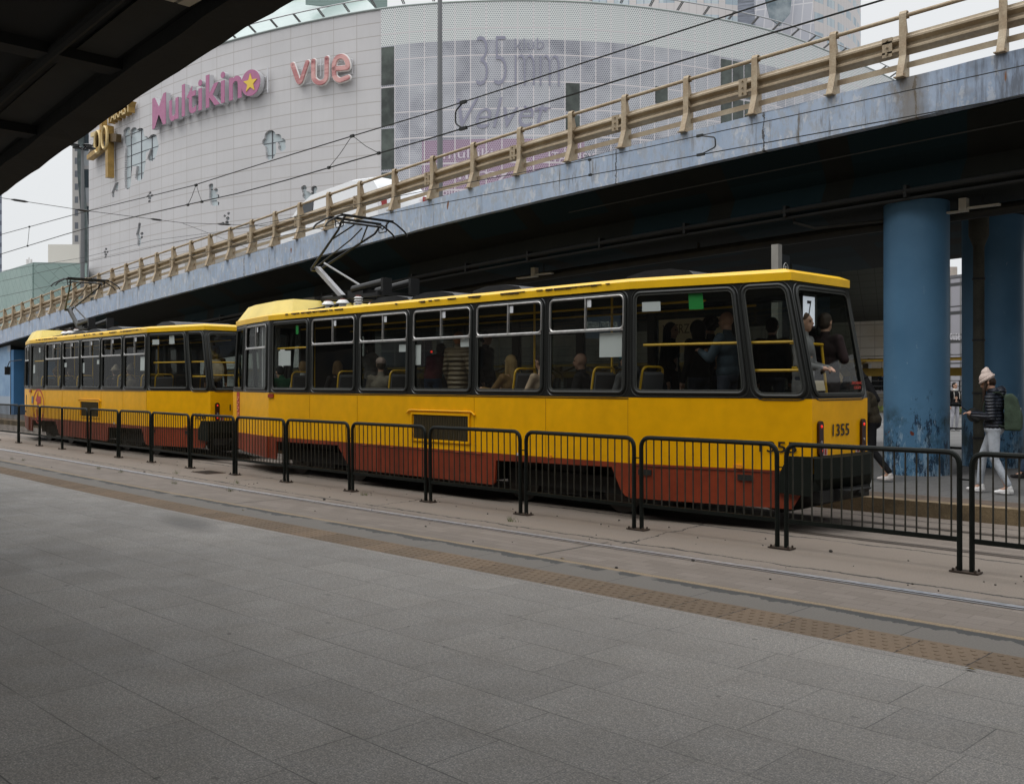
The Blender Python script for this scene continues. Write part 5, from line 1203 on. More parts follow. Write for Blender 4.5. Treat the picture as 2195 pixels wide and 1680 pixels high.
        for a,b in (((-.02,.85),(1.40,.85)),((-.02,1.27),(1.40,1.27)),((-.01,.85),(-.01,1.27)),((1.38,.85),(1.38,1.27))): mb.bar((a[0],s_*1.21,a[1]),(b[0],s_*1.21,b[1]),.025,.035)
        mb.tube(fillet([(-.13,s_*1.22,1.27),(-.06,s_*1.22,1.32),(1.44,s_*1.22,1.32),(1.51,s_*1.22,1.27)],.05,3),.014,6); mb.build('grille_frame',MY,g_)
    # front lamp panel and red stripe on the nose
    mb=MB(); a=Vector((-6.05,-.86,0)); b=Vector((-6.90,-.64,0)); e=(b-a).normalized(); nrm=Vector((e.y,-e.x,0)); nrm=-nrm if nrm.dot(a)<0 else nrm
    q0=a.lerp(b,.35)+nrm*.006;q1=a.lerp(b,.62)+nrm*.006
    if one:
        MB().add([q0+Vector((0,0,.98)),q1+Vector((0,0,.98)),q1+Vector((0,0,1.56)),q0+Vector((0,0,1.56))],[(0,1,2,3)]).build('emblem_stripe',MEMB,t,solid=.003)
        for k in range(4): 
            c_=q0.lerp(q1,.5)+nrm*.004; MB().loop([c_+e*.045*math.cos(2*PI*i/14)+Vector((0,0,1.10+k*.11+.035*math.sin(2*PI*i/14))) for i in range(14)],.007,4).build('emblem_mark',mat('stripe_pale',(.75,.35,.15),.5),t)
    else:
        # round red transport emblem: ring, arrow and letter U
        c_=Vector((-3.62,-1.206,1.06)); rr=.52; mb=MB()
        N=40; vs_=[]
        for i in range(N):
            an=2*PI*i/N; 
            for r_ in (rr,rr-.055): vs_.append((c_.x+r_*math.cos(an),c_.y,c_.z+r_*math.sin(an)))
        fs_=[(2*i,2*((i+1)%N),2*((i+1)%N)+1,2*i+1) for i in range(N)]; em=MB().add(vs_,fs_).build('emblem',MEMB,t,fix=False,solid=.002)
        MB().add([(c_.x+x,c_.y-.001,c_.z+z) for x,z in ((-.27,.18),(-.02,.44),(-.02,.30),(.24,.30),(.24,.08),(-.02,.08))],[(0,1,2,3,4,5)]).build('emblem_arrow',MEMB,em,fix=False,solid=.002)
        MB().b2((-.12+c_.x,c_.y-.002,c_.z-.06),(.0+c_.x,c_.y,c_.z+.10)).build('emblem_stem',MEMB,em)
        ua=[(-.17,-.08)]+[(.17*math.cos(rad(a_)),-.24+.18*math.sin(rad(a_))) for a_ in range(180,361,20)]+[(.17,-.08)]; ub=[(.06,-.08)]+[(.06*math.cos(rad(a_)),-.24+.08*math.sin(rad(a_))) for a_ in range(360,179,-20)]+[(-.06,-.08)]
        MB().prism(ua+ub,c_,(1,0,0),(0,0,1),(0,-1,0),0,.003).build('emblem_letter',MEMB,em)
        MB().b2((-4.25,-1.203,1.14),(-4.10,-1.212,1.36)).build('side_plate',mat('plate_grey_blue',(.13,.16,.19),.5),t)
        # mirror arm at the cab
        mb=MB(); mb.tube([(-6.6,-.8,2.5),(-6.9,-1.1,2.45),(-6.95,-1.15,2.25)],.015,6); mb.box((-6.95,-1.15,2.15),(.05,.16,.26)); mb.build('wing_mirror',MPAN,t)
    # roof hood at the front, hatches
    hb=[(-6.72,-.64),(-5.95,-.87),(-4.5,-1.14),(-3.72,-1.14)]; ht=[(-6.50,-.50),(-5.80,-.74),(-4.50,-.99),(-3.92,-.99)]; hb=ring(hb); ht=ring(ht); m=len(hb)
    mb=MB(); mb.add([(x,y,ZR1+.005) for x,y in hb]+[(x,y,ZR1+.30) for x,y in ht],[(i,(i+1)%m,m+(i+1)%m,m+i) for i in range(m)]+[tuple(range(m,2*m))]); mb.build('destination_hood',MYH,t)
    for x in (-1.9+.9,.15,1.65,4.6):
        if x>4: y=0.
        mb=MB(); mb.prism([(-.62,0),(-.5,.09),(-.2,.14),(.2,.14),(.5,.09),(.62,0)],(x,-.92 if x<4 else -.80,ZR1+.03),(1,0,0),(0,0,1),(0,1,0),0,1.7 if x<4 else 1.5); mb.build('roof_hatch',mat('hatch_black',(.02,.02,.02),.4,var=.5,vs=4),t)
    # interior: seats, rails, poles
    def X2(px,Y=10.55): return onY(px,790,Y).x-TX1
    seats=[X2(632),X2(734),X2(847),X2(1118),X2(1288),X2(1392)]
    far=[-3.1,-1.6,.1,2.6,3.4]
    sproto=None
    for i,(x,y) in enumerate([(x,-.80) for x in seats]+[(x,.80) for x in far]):
        if sproto is None:
            mb=MB(); mb.prism([(-.02,1.20),(.05,1.20),(.15,1.86),(.10,1.90),(.06,1.86)],(0,-.2,0),(1,0,0),(0,0,1),(0,1,0),0,.4); mb.prism([(-.42,1.28),(.05,1.24),(.05,1.30),(-.40,1.35)],(0,-.2,0),(1,0,0),(0,0,1),(0,1,0),0,.4); mb.tube([(-.2,0,.88),(-.2,0,1.28)],.04,8)
            s0=mb.build('seat',MSEAT,t); s0.location=(x,y,0)
            mb=MB(); mb.tube(fillet([(.07,-.215,1.62),(.125,-.215,1.96),(.125,.215,1.96),(.07,.215,1.62)],.09,5),.016,8); mb.build('grab_handle',MHND,s0,smooth=True)
            sproto=s0
        else:
            c_=copy_tree(sproto,t); c_.location=(x,y,0)
    for px_ in (645,742,853,1127,1296):
        x=X2(px_); MB().tube([(x,-.58,.88 if one else .88),(x,-.58,2.93)],.017,8).build('pole',MHND,t,smooth=True)
    for y in (-.58,.58): MB().tube([(-4.3,y,2.80),(5.2,y,2.80)],.016,8).build('ceiling_rail',MHND,t,smooth=True)
    def bar_(p,q): MB().tube([p,q],.017,8).build('window_rail',MHND,t,smooth=True)
    bar_((-4.3,-1.10,2.41),(-3.1,-1.10,2.41)); bar_((4.6,-1.08,2.235),(5.9,-.80,2.235)); bar_((6.0,-.78,2.235),(6.52,-.66,2.235)); bar_((6.0,-.78,1.90),(6.56,-.66,1.90))
    bar_((6.42,-.60,2.225),(6.42,.15,2.225)); bar_((6.42,-.55,1.93),(6.42,.15,1.93)); mb=MB(); mb.tube([(6.40,.16,2.22),(6.47,.16,1.58)],.018,8); mb.build('window_rail',MHND,t,smooth=True); mb=MB(); mb.box((6.43,.16,1.93),(.06,.06,.09)); mb.build('rail_joint',MRUB,t)
    mb=MB(); mb.b2((-5.0,-.2,.88),(-4.93,1.1,2.9)); mb.build('cab_wall',mat('cab_wall_dark',(.03,.03,.03),.6),t)
    mb=MB()
    for i in range(9): mb.b2((-4.98+.0,-1.05+i*.045,1.6),(-4.95,-1.02+i*.045,2.85))
    mb.build('cab_curtain',mat('curtain_grey',(.35,.36,.36),.8),t)
    if one:
        mb=MB(); mb.prism(rrect(-.17,0,.17,.42,.05,4),(6.36,-.10,2.42),(0,1,0),(.0,0,1),(1,0,0),0,.03); v_=mb.build('route_sign_box',MRUB,t)
        MB().b2((6.392,-.27,2.45),(6.397,-.0,2.80)).build('route_sign_face',mat('route_white',(.72,.74,.78),.5,emit=(.8,.85,1.),es=.45),v_)
        vs_,fs_=text_fit('7',.10,.26,extrude=.002); MB().add([Vector((6.402,-.19+v.x,2.49+v.y)) for v in vs_],fs_).build('route_number',MDIG,v_,fix=False)
        mf_=mat('film_beige',(.80,.66,.46),.9); mf_.node_tree.nodes['Principled BSDF'].inputs['Transmission Weight'].default_value=.75; MB().b2((3.12,1.150,2.20),(4.32,1.146,2.72)).build('window_film',mf_,t)
        sign_text('WIERZ',t,(3.20,1.143,2.50),(1,0,0),(0,0,1),.50,.14,mat('film_print',(.28,.25,.19),.6)); MB().b2((3.86,1.142,2.50),(4.04,1.138,2.68)).build('film_patch',MRUB,t)
        MB().add([pt(seg[(0,'rear')],u,z,-.02) for u,z in ((.72,1.66),(.95-.08,1.66),(.87,1.78),(.72,1.78))],[(0,1,2,3)]).build('exit_notice',mat('notice_pale',(.50,.42,.32),.5),t,fix=False,solid=.002)
        sign_text('ZAGRANIC',t,(6.725,.30,1.735),(0,1,0),(0,0,1),.26,.035,mat('notice_red',(.45,.05,.03),.5)); sign_text('LUDZIE',t,(6.735,.34,1.68),(0,1,0),(0,0,1),.18,.035,mat('notice_red'))
        MB().lathe([(.02,0),(.02,.02)],(-2.2,1.0,2.35),8,axis=(0,-1,0)).build('door_light',MLIT,t)
    # running gear
    for cx in (-3.05,3.05):
        bo_=MB(); bo_.b2((cx-1.1,-.95,.28),(cx+1.1,-.85,.50)); bo_.b2((cx-1.1,.85,.28),(cx+1.1,.95,.50)); bo_.b2((cx-.4,-.9,.2),(cx+.4,.9,.62)); b_=bo_.build('bogie',MUND,t)
        for wx in (-.95,.95):
            for sy in (-.72,.72): MB().lathe([(.30,-.06),(.33,-.05),(.33,.05),(.12,.055),(.12,.09),(.03,.1)],(cx+wx,sy,.335),20,axis=(0,-1 if sy<0 else 1,0)).build('wheel',MWHEEL,b_,smooth=True)
    MB().b2((-1.7,-1.1,.32),(1.85,1.1,.70)).build('equipment_box',MUND,t); MB().b2((-6.2,-.6,.40),(6.2,.6,.70)).build('underframe',MUND,t)
    # pantograph
    pb=MB()
    for y in (-.35,.35): pb.bar((-4.1,y,3.38),(-1.9,y,3.36),.06,.07)
    for x in (-4.0,-3.1,-2.0): pb.bar((x,-.45,3.38),(x,.45,3.38),.06,.06)
    pb.b2((-4.35,-.5,3.30),(-3.95,-.2,3.42)); pb.tube([(-4.9,-.1,3.36),(-4.2,-.1,3.44),(-3.9,-.1,3.44)],.03,6)
    pb.b2((-3.2,-.25,3.40),(-2.7,.1,3.50)); pn=pb.build('pantograph',MPAN,t)
    mb=MB(); mb.tube([(-3.05,-.22,3.52),(-2.0,-.22,3.60)],.07,10); mb.tube([(-2.9,.22,3.50),(-1.8,.22,3.60)],.07,10); mb.b2((-2.05,-.32,3.36),(-1.98,-.12,3.66)); mb.b2((-1.80,.12,3.36),(-1.73,.32,3.66)); mb.build('spring_unit',MPAN,pn,smooth=True)
    mb=MB(); mb.bar((-3.72,0,3.44),(-4.62,0,4.07),.10,.085); mb.build('lower_arm',MPANL if one else mat('arm_dark_grey',(.06,.06,.06),.5,.3),pn)
    mb=MB(); mb.tube([(-3.1,.12,3.42),(-3.35,.12,3.66),(-4.52,.10,4.17)],.022,8); mb.build('control_rod',MPANL if one else mat('arm_dark_grey'),pn,smooth=True)
    mb=MB(); mb.tube([(-4.66,-.12,4.05),(-4.66,.12,4.05)],.045,8)
    for s_ in (-1,1): mb.tube([(-4.66,s_*.10,4.07),(-3.25,s_*.42,4.66),(-3.10,s_*.44,4.80)],[.026,.022,.02],8); mb.tube([(-3.6,s_*.34,4.51),(-3.12,s_*.15,4.76)],.016,6)
    mb.tube([(-4.60,0,4.12),(-3.5,.05,4.55),(-3.15,.05,4.72)],.014,6); mb.tube([(-3.10,-.46,4.78),(-3.10,.46,4.78)],.022,8); mb.build('upper_arm',MPAN,pn,smooth=True)
    for k,x in enumerate((-3.30,-2.90)):
        mb=MB(); mb.tube(fillet([(x,-.95,4.62),(x,-.90,4.70),(x,-.62,4.87),(x,.62,4.87),(x,.90,4.70),(x,.95,4.62)],.10,4),.018,8); mb.bar((x,-.60,4.885),(x,.60,4.885),.05,.022); mb.build('collector_head',MPAN,pn,smooth=True)
    for y in (-.5,.5):
        mb=MB(); mb.tube([(-3.30,y,4.86),(-3.10,y,4.74),(-2.90,y,4.86)],.014,6); mb.tube(fillet([(-3.24,y,4.86),(-3.22,y,4.68),(-2.98,y,4.68),(-2.96,y,4.86)],.03,3),.012,6)
        mb.build('head_spring',MPAN,pn,smooth=True)
    for x,kind in ((-3.50,0),(-3.02,0),(-2.52,1),(-2.1,2),(-1.62,2)):
        mb=MB()
        if kind==0: mb.lathe([(.06,0),(.07,.10),(.13,.11),(.125,.125),(.08,.175),(.05,.18)],(x,-.48,3.13),20)
        elif kind==1:
            for q in range(4): mb.lathe([(.05,0),(.085,.012),(.085,.02),(.05,.04)],(x,-.48,3.16+q*.045),16)
        else: mb.lathe([(.06,0),(.085,.03),(.085,.04),(.04,.07)],(x,-.48,3.13),16)
        ii=mb.build('insulator',MINS,t,smooth=True); MB().lathe([(.05,0),(.05,.02)],(x,-.48,(3.13+.18,3.34,3.2)[kind]),12).build('insulator_cap',MINR,ii)
    mb=MB(); rr=random.Random(5)
    for k in range(7):
        y=rr.uniform(-.7,-.2); mb.tube(fillet([(-4.4+rr.uniform(-.2,.2),y,3.3+rr.uniform(0,.1)),(-4.0,y-.1,3.16),(-3.7,y-.1,3.15),(-3.4+rr.uniform(-.2,.4),-.48,3.2+rr.uniform(0,.1))],.1,3),.016,6)
    mb.build('roof_cables',MPAN,t,smooth=True)
    return t
TX1=-12.4
tram1=make_tram((-12.4,11.37,0),-.0185,'1355','nearer yellow tram car with red skirt and fleet number 1355 on its tail')
tram2=make_tram((-27.3,11.33+bend(-27.3)-.02,0),-.0494,'1356','farther yellow tram car coupled ahead, with a round red emblem and fleet number 1356')
# ============================================================ people
def cap(mb,p,q,r0,r1,n=12):
    p=Vector(p);q=Vector(q);d=q-p;L=d.length
    if L<1e-5: mb.ell(p,(r0,)*3,n,8); return
    d/=L; pts=[];rs=[]
    for k in range(0,5): a=PI/2*(1-k/4.); pts.append(p-d*r0*math.sin(a)); rs.append(max(.0008,r0*math.cos(a)))
    for k in range(0,5): a=PI/2*k/4.; pts.append(q+d*r1*math.sin(a)); rs.append(max(.0008,r1*math.cos(a)))
    mb.tube(pts,rs,n)
def vox(name,mb,size,m,parent,smooth=2,shade=True):
    me=bpy.data.meshes.new(name); me.from_pydata([tuple(v) for v in mb.v],[],mb.f); me.validate()
    bm=bmesh.new(); bm.from_mesh(me); bmesh.ops.recalc_face_normals(bm,faces=bm.faces); bm.to_mesh(me); bm.free()
    o=bpy.data.objects.new(name,me); COL.objects.link(o)
    a=o.modifiers.new('r','REMESH'); a.mode='VOXEL'; a.voxel_size=size; b=o.modifiers.new('s','SMOOTH'); b.iterations=smooth; b.factor=.5
    dg=bpy.context.evaluated_depsgraph_get(); dg.update(); nm=bpy.data.meshes.new_from_object(o.evaluated_get(dg)); nm.name=name
    o.modifiers.clear(); old=o.data; o.data=nm; bpy.data.meshes.remove(old); nm.materials.clear(); nm.materials.append(m)
    for p in nm.polygons: p.use_smooth=True
    o.parent=parent; return o
_fm={}
def fab(r,g_,b,rough=.85,bump=.25,bs=40,var=.3,stretch=(1,1,1)):
    k='fabric_%02x%02x%02x'%(int(r*255),int(g_*255),int(b*255)); return mat(k,(r,g_,b),rough,0,.25,var=var,vs=6,bump=bump,bs=bs,stretch=stretch)
SKIN=mat('skin_light',(.46,.27,.19),.5,0,.4,var=.08,vs=8); SKIN2=mat('skin_tan',(.36,.20,.135),.5,0,.4,var=.08,vs=8)
EYE=mat('eye_dark',(.02,.015,.012),.2); LIP=mat('lip',(.32,.12,.10),.5)
STAND=dict(pel=(0,0,.95),ch=(0,0,1.27),nk=(0,0,1.47),hd=(.025,0,1.62),sh=(0,.175,1.40),el=(-.02,.225,1.13),wr=(.07,.235,.90),hip=(0,.085,.93),kn=(.02,.10,.50),an=(-.02,.10,.09))
SIT=dict(pel=(0,0,.56),ch=(-.05,0,.87),nk=(-.04,0,1.08),hd=(-.01,0,1.235),sh=(-.04,.175,1.01),el=(.03,.225,.76),wr=(.23,.12,.70),hip=(0,.085,.55),kn=(.42,.11,.53),an=(.44,.11,.10))
def person(label,loc,face,pose=STAND,over=None,top=(.03,.03,.03),legs=(.03,.035,.05),shoes=(.02,.02,.02),skin=None,hair=(.04,.025,.015),style='short',hat=None,hatcol=None,bulk=1.,coat=0.,scale=1.,vs_=.013,hood=None,group=None,tilt=0.,yaw=0.,topmat=None,curl=True,hs=None):
    """jointed figure: x forward, y left, z up; over = joint overrides, suffix L/R for one side"""
    skin=skin or SKIN; J=dict(pose); J.update(over or {})
    t=thing('person',loc,rad(face),label,'person',group); t.scale=(scale,)*3
    def g(k,s):
        v=J.get(k+('L' if s>0 else 'R'))
        if v is not None: return Vector(v)
        v=J[k]; return Vector((v[0],v[1]*s,v[2]))
    pel,ch,nk,hd=[Vector(J[k]) for k in ('pel','ch','nk','hd')]
    # --- body: one continuous skin surface
    b=MB(); hr=Matrix.Rotation(rad(yaw),3,'Z')@Matrix.Rotation(rad(tilt),3,'Y')
    H=lambda x,y,z: hd+hr@Vector((x,y,z))
    b.ell(H(-.010,0,.025),(.092,.074,.095),16,12,hr); b.ell(H(.022,0,-.040),(.062,.056,.075),14,10,hr); cap(b,H(.045,0,-.088),H(.05,0,-.085),.028,.026)
    cap(b,H(.080,0,.012),H(.100,0,-.018),.011,.015,8); b.ell(H(.082,0,-.050),(.014,.024,.010),8,6,hr); b.ell(H(.078,0,.035),(.016,.05,.012),8,6,hr)
    for s in (-1,1): b.ell(H(-.005,s*.074,-.005),(.022,.010,.032),8,6,hr)
    cap(b,nk+Vector((0,0,-.05)),H(-.02,0,-.06),.056,.050); cap(b,nk+Vector((0,0,-.06)),ch,.07,.11); cap(b,ch,pel,.11,.11)
    for s in (-1,1):
        sh,el,wr,hip,kn,an=[g(k,s) for k in ('sh','el','wr','hip','kn','an')]
        cap(b,nk+Vector((0,s*.03,-.07)),sh,.05,.045); cap(b,sh,el,.042,.034); cap(b,el,wr,.034,.024); cap(b,hip,kn,.07,.05); cap(b,kn,an,.048,.033)
        fd=(wr-el).normalized(); pal=wr+fd*.05; side=fd.cross(Vector((0,0,1))); side=side.normalized() if side.length>.2 else Vector((0,1,0)); up=side.cross(fd)
        hn=g('hand',s) if ('hand' in J or 'hand'+('L' if s>0 else 'R') in J) else None
        if hn is not None: fd=hn.normalized(); side=fd.cross(Vector((0,0,1))); side=side.normalized() if side.length>.2 else Vector((0,1,0)); up=side.cross(fd); pal=wr+fd*.05
        cap(b,wr,pal,.025,.030)
        for i,(o_,l_) in enumerate(((-.024,.062),(-.008,.070),(.008,.066),(.023,.052))):
            r_=.0095; a0=pal+side*o_+fd*.022; a1=a0+fd*l_*.5-up*.010; a2=a1+fd*l_*.25-up*l_*.35; cap(b,a0,a1,r_,r_*.95,8); cap(b,a1,a2,r_*.95,r_*.85,8)
        a0=wr+side*s*.02+fd*.02; a1=a0+side*s*.022+fd*.03-up*.012; a2=a1+fd*.026-up*.008; cap(b,a0,a1,.012,.011,8); cap(b,a1,a2,.011,.009,8)
        ft=(Vector((1,0,0)) if J.get('flat',1) else Vector((1,0,0))); cap(b,an,an+Vector((.10,0,-.045)),.03,.025)
    vox('body',b,vs_,skin,t)
    for s in (-1,1): MB().ell(H(.074,s*.030,.012),(.012,.014,.008),8,6,hr).build('eye',EYE,t,smooth=True)
    MB().ell(H(.094,0,-.052),(.006,.020,.006),8,5,hr).build('mouth',LIP,t,smooth=True)
    # --- clothing
    k=bulk; c=MB()
    hipw=.125*k
    rot=Vector((0,0,1)).rotation_difference((ch-pel).normalized()).to_matrix()
    c.ell(ch+Vector((0,0,.02)),(.115*k,.175*k,.16),16,12,rot); c.ell(ch.lerp(pel,.5),(.108*k,.150*k,.19),16,12,rot); c.ell(pel+Vector((0,0,.04)),(.118*k,.158*k,.13),16,12,rot)
    if coat: 
        q=Vector((pel.x,pel.y,pel.z-coat*.5)); c.ell(pel.lerp(q,.5),(.125*k,.165*k,.12+coat*.35),16,12); 
    cap(c,ch+Vector((0,0,.06)),nk+Vector((0,0,-.03)),.10*k,.068)
    cap(c,nk+Vector((0,0,-.035)),nk+Vector((.005,0,.02)),.066,.060)
    for s in (-1,1):
        sh,el,wr=[g(q_,s) for q_ in ('sh','el','wr')]
        cap(c,ch+Vector((0,s*.05,.07)),sh,.09*k,.066*k); cap(c,sh,el,.062*k,.050*k); cap(c,el,wr,.050*k,.036*k)
    if hood=='down':
        for a_ in range(-60,61,20): c.ell(nk+Vector((-.075*math.cos(rad(a_)),.09*math.sin(rad(a_)),.0)),(.055,.05,.06),10,8)
        c.ell(nk+Vector((-.12,0,.0)),(.07,.10,.09),12,8)
    tm=topmat or fab(*top); vox('jacket',c,vs_,tm,t,3)
    if hood=='up':
        h=MB(); h.ell(H(-.025,0,.03),(.12,.105,.125),14,10,hr); h.ell(H(-.04,0,-.06),(.10,.098,.10),14,10,hr); cap(h,H(-.04,0,-.1),nk,.09,.09); vox('hood',h,vs_,tm,t)
    l=MB(); l.ell(pel+Vector((0,0,-.02)),(.112*k,.15*k,.10),14,10)
    for s in (-1,1):
        hip,kn,an=[g(q_,s) for q_ in ('hip','kn','an')]; cap(l,hip,kn,.088,.062); cap(l,kn,an+Vector((0,0,.05)),.060,.048)
    vox('trousers',l,vs_,fab(*legs),t)
    for s in (-1,1):
        an=g('an',s); dz=an.z-.09; toe=J.get('toe'+('L' if s>0 else 'R'),0.)
        sh_=MB(); rt__=Matrix.Rotation(rad(toe),3,'Y'); O=lambda x,y,z: an+rt__@Vector((x,y,z))
        cap(sh_,O(-.035,0,-.045),O(.10,0,-.055),.040,.036); sh_.ell(O(.13,0,-.062),(.055,.042,.028),10,8,rt__); cap(sh_,O(-.02,0,0),O(-.02,0,-.04),.042,.042); sh_.ell(O(.045,0,-.078),(.125,.043,.014),12,6,rt__)
        vox('shoe',sh_,min(vs_,.010),fab(*shoes,rough=.6,bump=.05),t)
    hm=hs or fab(*hair,rough=.6,bump=.5,bs=60,stretch=(1,1,.15))
    if style!='bald' and hood!='up':
        h=MB()
        h.ell(H(-.022,0,.043),(.094,.081,.088),16,12,hr)
        if style in ('short','bun','bob','long','pony'): h.ell(H(-.045,0,-.005),(.068,.080,.085),14,10,hr)
        if style=='bob':
            for s in (-1,1): cap(h,H(-.03,s*.065,.03),H(-.02,s*.075,-.11),.04,.035)
            cap(h,H(-.07,0,.02),H(-.065,0,-.12),.06,.055)
        if style=='long':
            for s in (-1,1): cap(h,H(-.02,s*.066,.03),H(-.01,s*.085,-.30),.038,.030)
            cap(h,H(-.07,0,.02),H(-.105,0,-.34),.066,.05)
        if style=='bun': h.ell(H(-.12,0,.03),(.045,.045,.045),10,8)
        if style=='pony': cap(h,H(-.11,0,.02),H(-.16,0,-.10),.03,.018)
        if style=='curly':
            rr=random.Random(4)
            for i in range(60):
                u=rr.uniform(-1,1);a_=rr.uniform(0,6.28); q_=math.sqrt(1-u*u); h.ell(H(-.03+.10*q_*math.cos(a_)*.9,.095*q_*math.sin(a_),.04+.09*u),(.030,)*3,6,5)
        vox('hair',h,vs_,hm,t)
    if hat=='beanie':
        h=MB(); h.ell(H(-.018,0,.062),(.106,.094,.088),16,12,hr); h.ell(H(-.045,0,.12),(.068,.065,.075),12,10,hr); h.ell(H(-.075,0,.165),(.036,.036,.04),10,8,hr); vox('beanie',h,vs_,fab(*hatcol,bump=.4,bs=90,var=.08),t)
        h=MB(); rgn=[H(-.014+.104*math.cos(a_),.093*math.sin(a_),.045-.01*math.cos(a_)) for a_ in [2*PI*i/20 for i in range(20)]]; h.loop(rgn,.019,6); h.build('beanie_cuff',fab(*hatcol,bump=.4,bs=90,var=.08),t,smooth=True)
    if hat=='cap':
        h=MB(); h.ell(H(-.018,0,.055),(.104,.090,.082),16,12,hr); h.ell(H(.105,0,.038),(.065,.062,.012),12,6,hr); vox('cap',h,vs_*.8,fab(*hatcol),t)
    return t
def wpt(t,v): return mw(t)@Vector(v)
# --- woman with phone on the far platform
feet=onZ(2131,1058,.2); 
pf=dict(pel=(0,0,.94),ch=(.0,0,1.255),nk=(.03,0,1.45),hd=(.085,0,1.585),sh=(.04,.165,1.36),elL=(.02,.20,1.10),elR=(.02,-.20,1.10),wrL=(.27,.075,1.13),wrR=(.27,-.055,1.13),hand=(1,0,.25),
  hipR=(.0,-.085,.91),knR=(.15,-.09,.53),anR=(.19,-.09,.10),hipL=(0,.085,.91),knL=(-.01,.09,.50),anL=(-.18,.09,.10),toeL=0,toeR=-4)
MPUF=bpy.data.materials.new('navy_puffer'); MPUF.use_nodes=True; q_=MPUF.node_tree; b_=q_.nodes['Principled BSDF']; b_.inputs['Base Color'].default_value=(.010,.013,.022,1); b_.inputs['Roughness'].default_value=.45
def puffer(m,per,strength=.9):
    q_=m.node_tree; b_=q_.nodes['Principled BSDF']; tc_=nd(q_,'ShaderNodeTexCoord'); wv=nd(q_,'ShaderNodeTexWave'); wv.wave_type='BANDS'; wv.bands_direction='Z'; wv.inputs['Scale'].default_value=.314/per; wv.inputs['Distortion'].default_value=1.2; wv.inputs['Detail'].default_value=2
    bp=nd(q_,'ShaderNodeBump'); bp.inputs['Strength'].default_value=strength; bp.inputs['Distance'].default_value=.02; q_.links.new(tc_.outputs['Object'],wv.inputs['Vector']); q_.links.new(wv.outputs['Fac'],bp.inputs['Height']); q_.links.new(bp.outputs[0],b_.inputs['Normal'])
puffer(MPUF,.045)
wom=person('woman in pale beanie, navy puffer jacket and light jeans walking with a phone',(feet.x,feet.y,.2),196,STAND,pf,topmat=MPUF,legs=(.46,.50,.55),shoes=(.72,.71,.70),hair=(.035,.018,.010),style='short',hat='beanie',hatcol=(.54,.44,.39),bulk=1.2,vs_=.009,hood='down',tilt=28,scale=.985)
for s in (-1,1):
    mb=MB(); cap(mb,(.085,s*.055,1.62),(.125,s*.075,1.46),.028,.022); cap(mb,(.125,s*.075,1.46),(.13,s*.09,1.27),.022,.012); vox('hair_strand',mb,.009,fab(.035,.018,.010,rough=.6,bump=.5,bs=60,stretch=(1,1,.15)),wom)
ph=thing('mobile_phone',wpt(wom,(.355,.01,1.165)),rad(196),'dark mobile phone held up by the woman in the pale beanie','phone')
MB().box((0,0,0),(.012,.075,.15),rot=Matrix.Rotation(rad(55),3,'Y')).build('case',mat('phone_black',(.01,.01,.01),.2),ph)
bpk=thing('backpack',wpt(wom,(-.16,0,1.14)),rad(196),'green backpack with a white badge on the woman in the pale beanie','backpack')
mb=MB(); mb.prism([(.03,-.25),(-.19,-.25),(-.20,-.05),(-.13,.20),(-.06,.27),(.03,.25)],(0,-.15,0),(1,0,0),(0,0,1),(0,1,0),0,.30); vox('bag',mb,.012,fab(.05,.075,.05,bump=.5,bs=14),bpk,22)
mb=MB(); mb.ell((-.12,0,-.13),(.07,.115,.12),12,8); vox('front_pocket',mb,.012,fab(.038,.075,.045,bump=.3,bs=18),bpk,2)
for s in (-1,1): MB().tube(fillet([(.02,s*.10,.20),(.10,s*.13,.30),(.25,s*.14,.22),(.30,s*.16,.02),(.16,s*.17,-.16),(.0,s*.12,-.2)],.08,4),.014,6).build('strap',fab(.02,.03,.022),bpk,smooth=True)
MB().box((-.17,-.06,.02),(.012,.05,.09)).build('badge',mat('badge_white',(.6,.6,.6),.5),bpk)
# --- hooded man beside the blue column
fm=onZ(1884,1030,.2)
person('man in black hood, dark olive jacket and black trousers walking past the blue column',(fm.x-.05,fm.y-.12,.2),192,STAND,dict(pel=(0,0,.93),ch=(.05,0,1.24),nk=(.10,0,1.42),hd=(.17,0,1.55),hipL=(0,.09,.91),knL=(-.02,.1,.50),anL=(-.27,.1,.12),hipR=(0,-.09,.91),knR=(.22,-.1,.55),anR=(.33,-.1,.11),sh=(.06,.18,1.36),el=(.02,.24,1.10),wr=(.15,.2,.90)),top=(.045,.036,.022),legs=(.008,.008,.009),shoes=(.62,.58,.56),bulk=1.18,vs_=.010,hood=None,hat='beanie',hatcol=(.008,.008,.008),style='long',hair=(.008,.008,.008),tilt=25)
# --- person cut by the right edge
fe=onZ(2190,1030,.2)
person('person in blue jeans and dark shoes, only a leg visible at the right edge',(fe.x+.22,fe.y+.32,.2),196,STAND,dict(knR=(.20,-.09,.53),anR=(.30,-.09,.10),knL=(-.02,.09,.50),anL=(-.24,.09,.11)),top=(.02,.02,.03),legs=(.045,.07,.12),shoes=(.015,.012,.012),style='short')
# --- man standing beyond the columns
p=onV(2046,821,36.5)
mf=person('dark-haired man in black jacket with pale hoodie collar standing between the two blue columns',(p.x,p.y,.0),-32,STAND,dict(),top=(.010,.010,.011),legs=(.42,.42,.46),shoes=(.2,.2,.2),hair=(.012,.01,.008),style='short',hood=None,scale=1.02,yaw=10)
mb=MB(); mb.ell((0.03,0,1.47),(.075,.10,.05),12,8); mb.build('hoodie_collar',fab(.55,.55,.52),mf,smooth=True)
for s in (-1,1): MB().tube([(.10,s*.10,1.42),(.135,s*.11,1.3),(.13,s*.11,1.15)],.014,5).build('strap',fab(.45,.42,.38),mf)
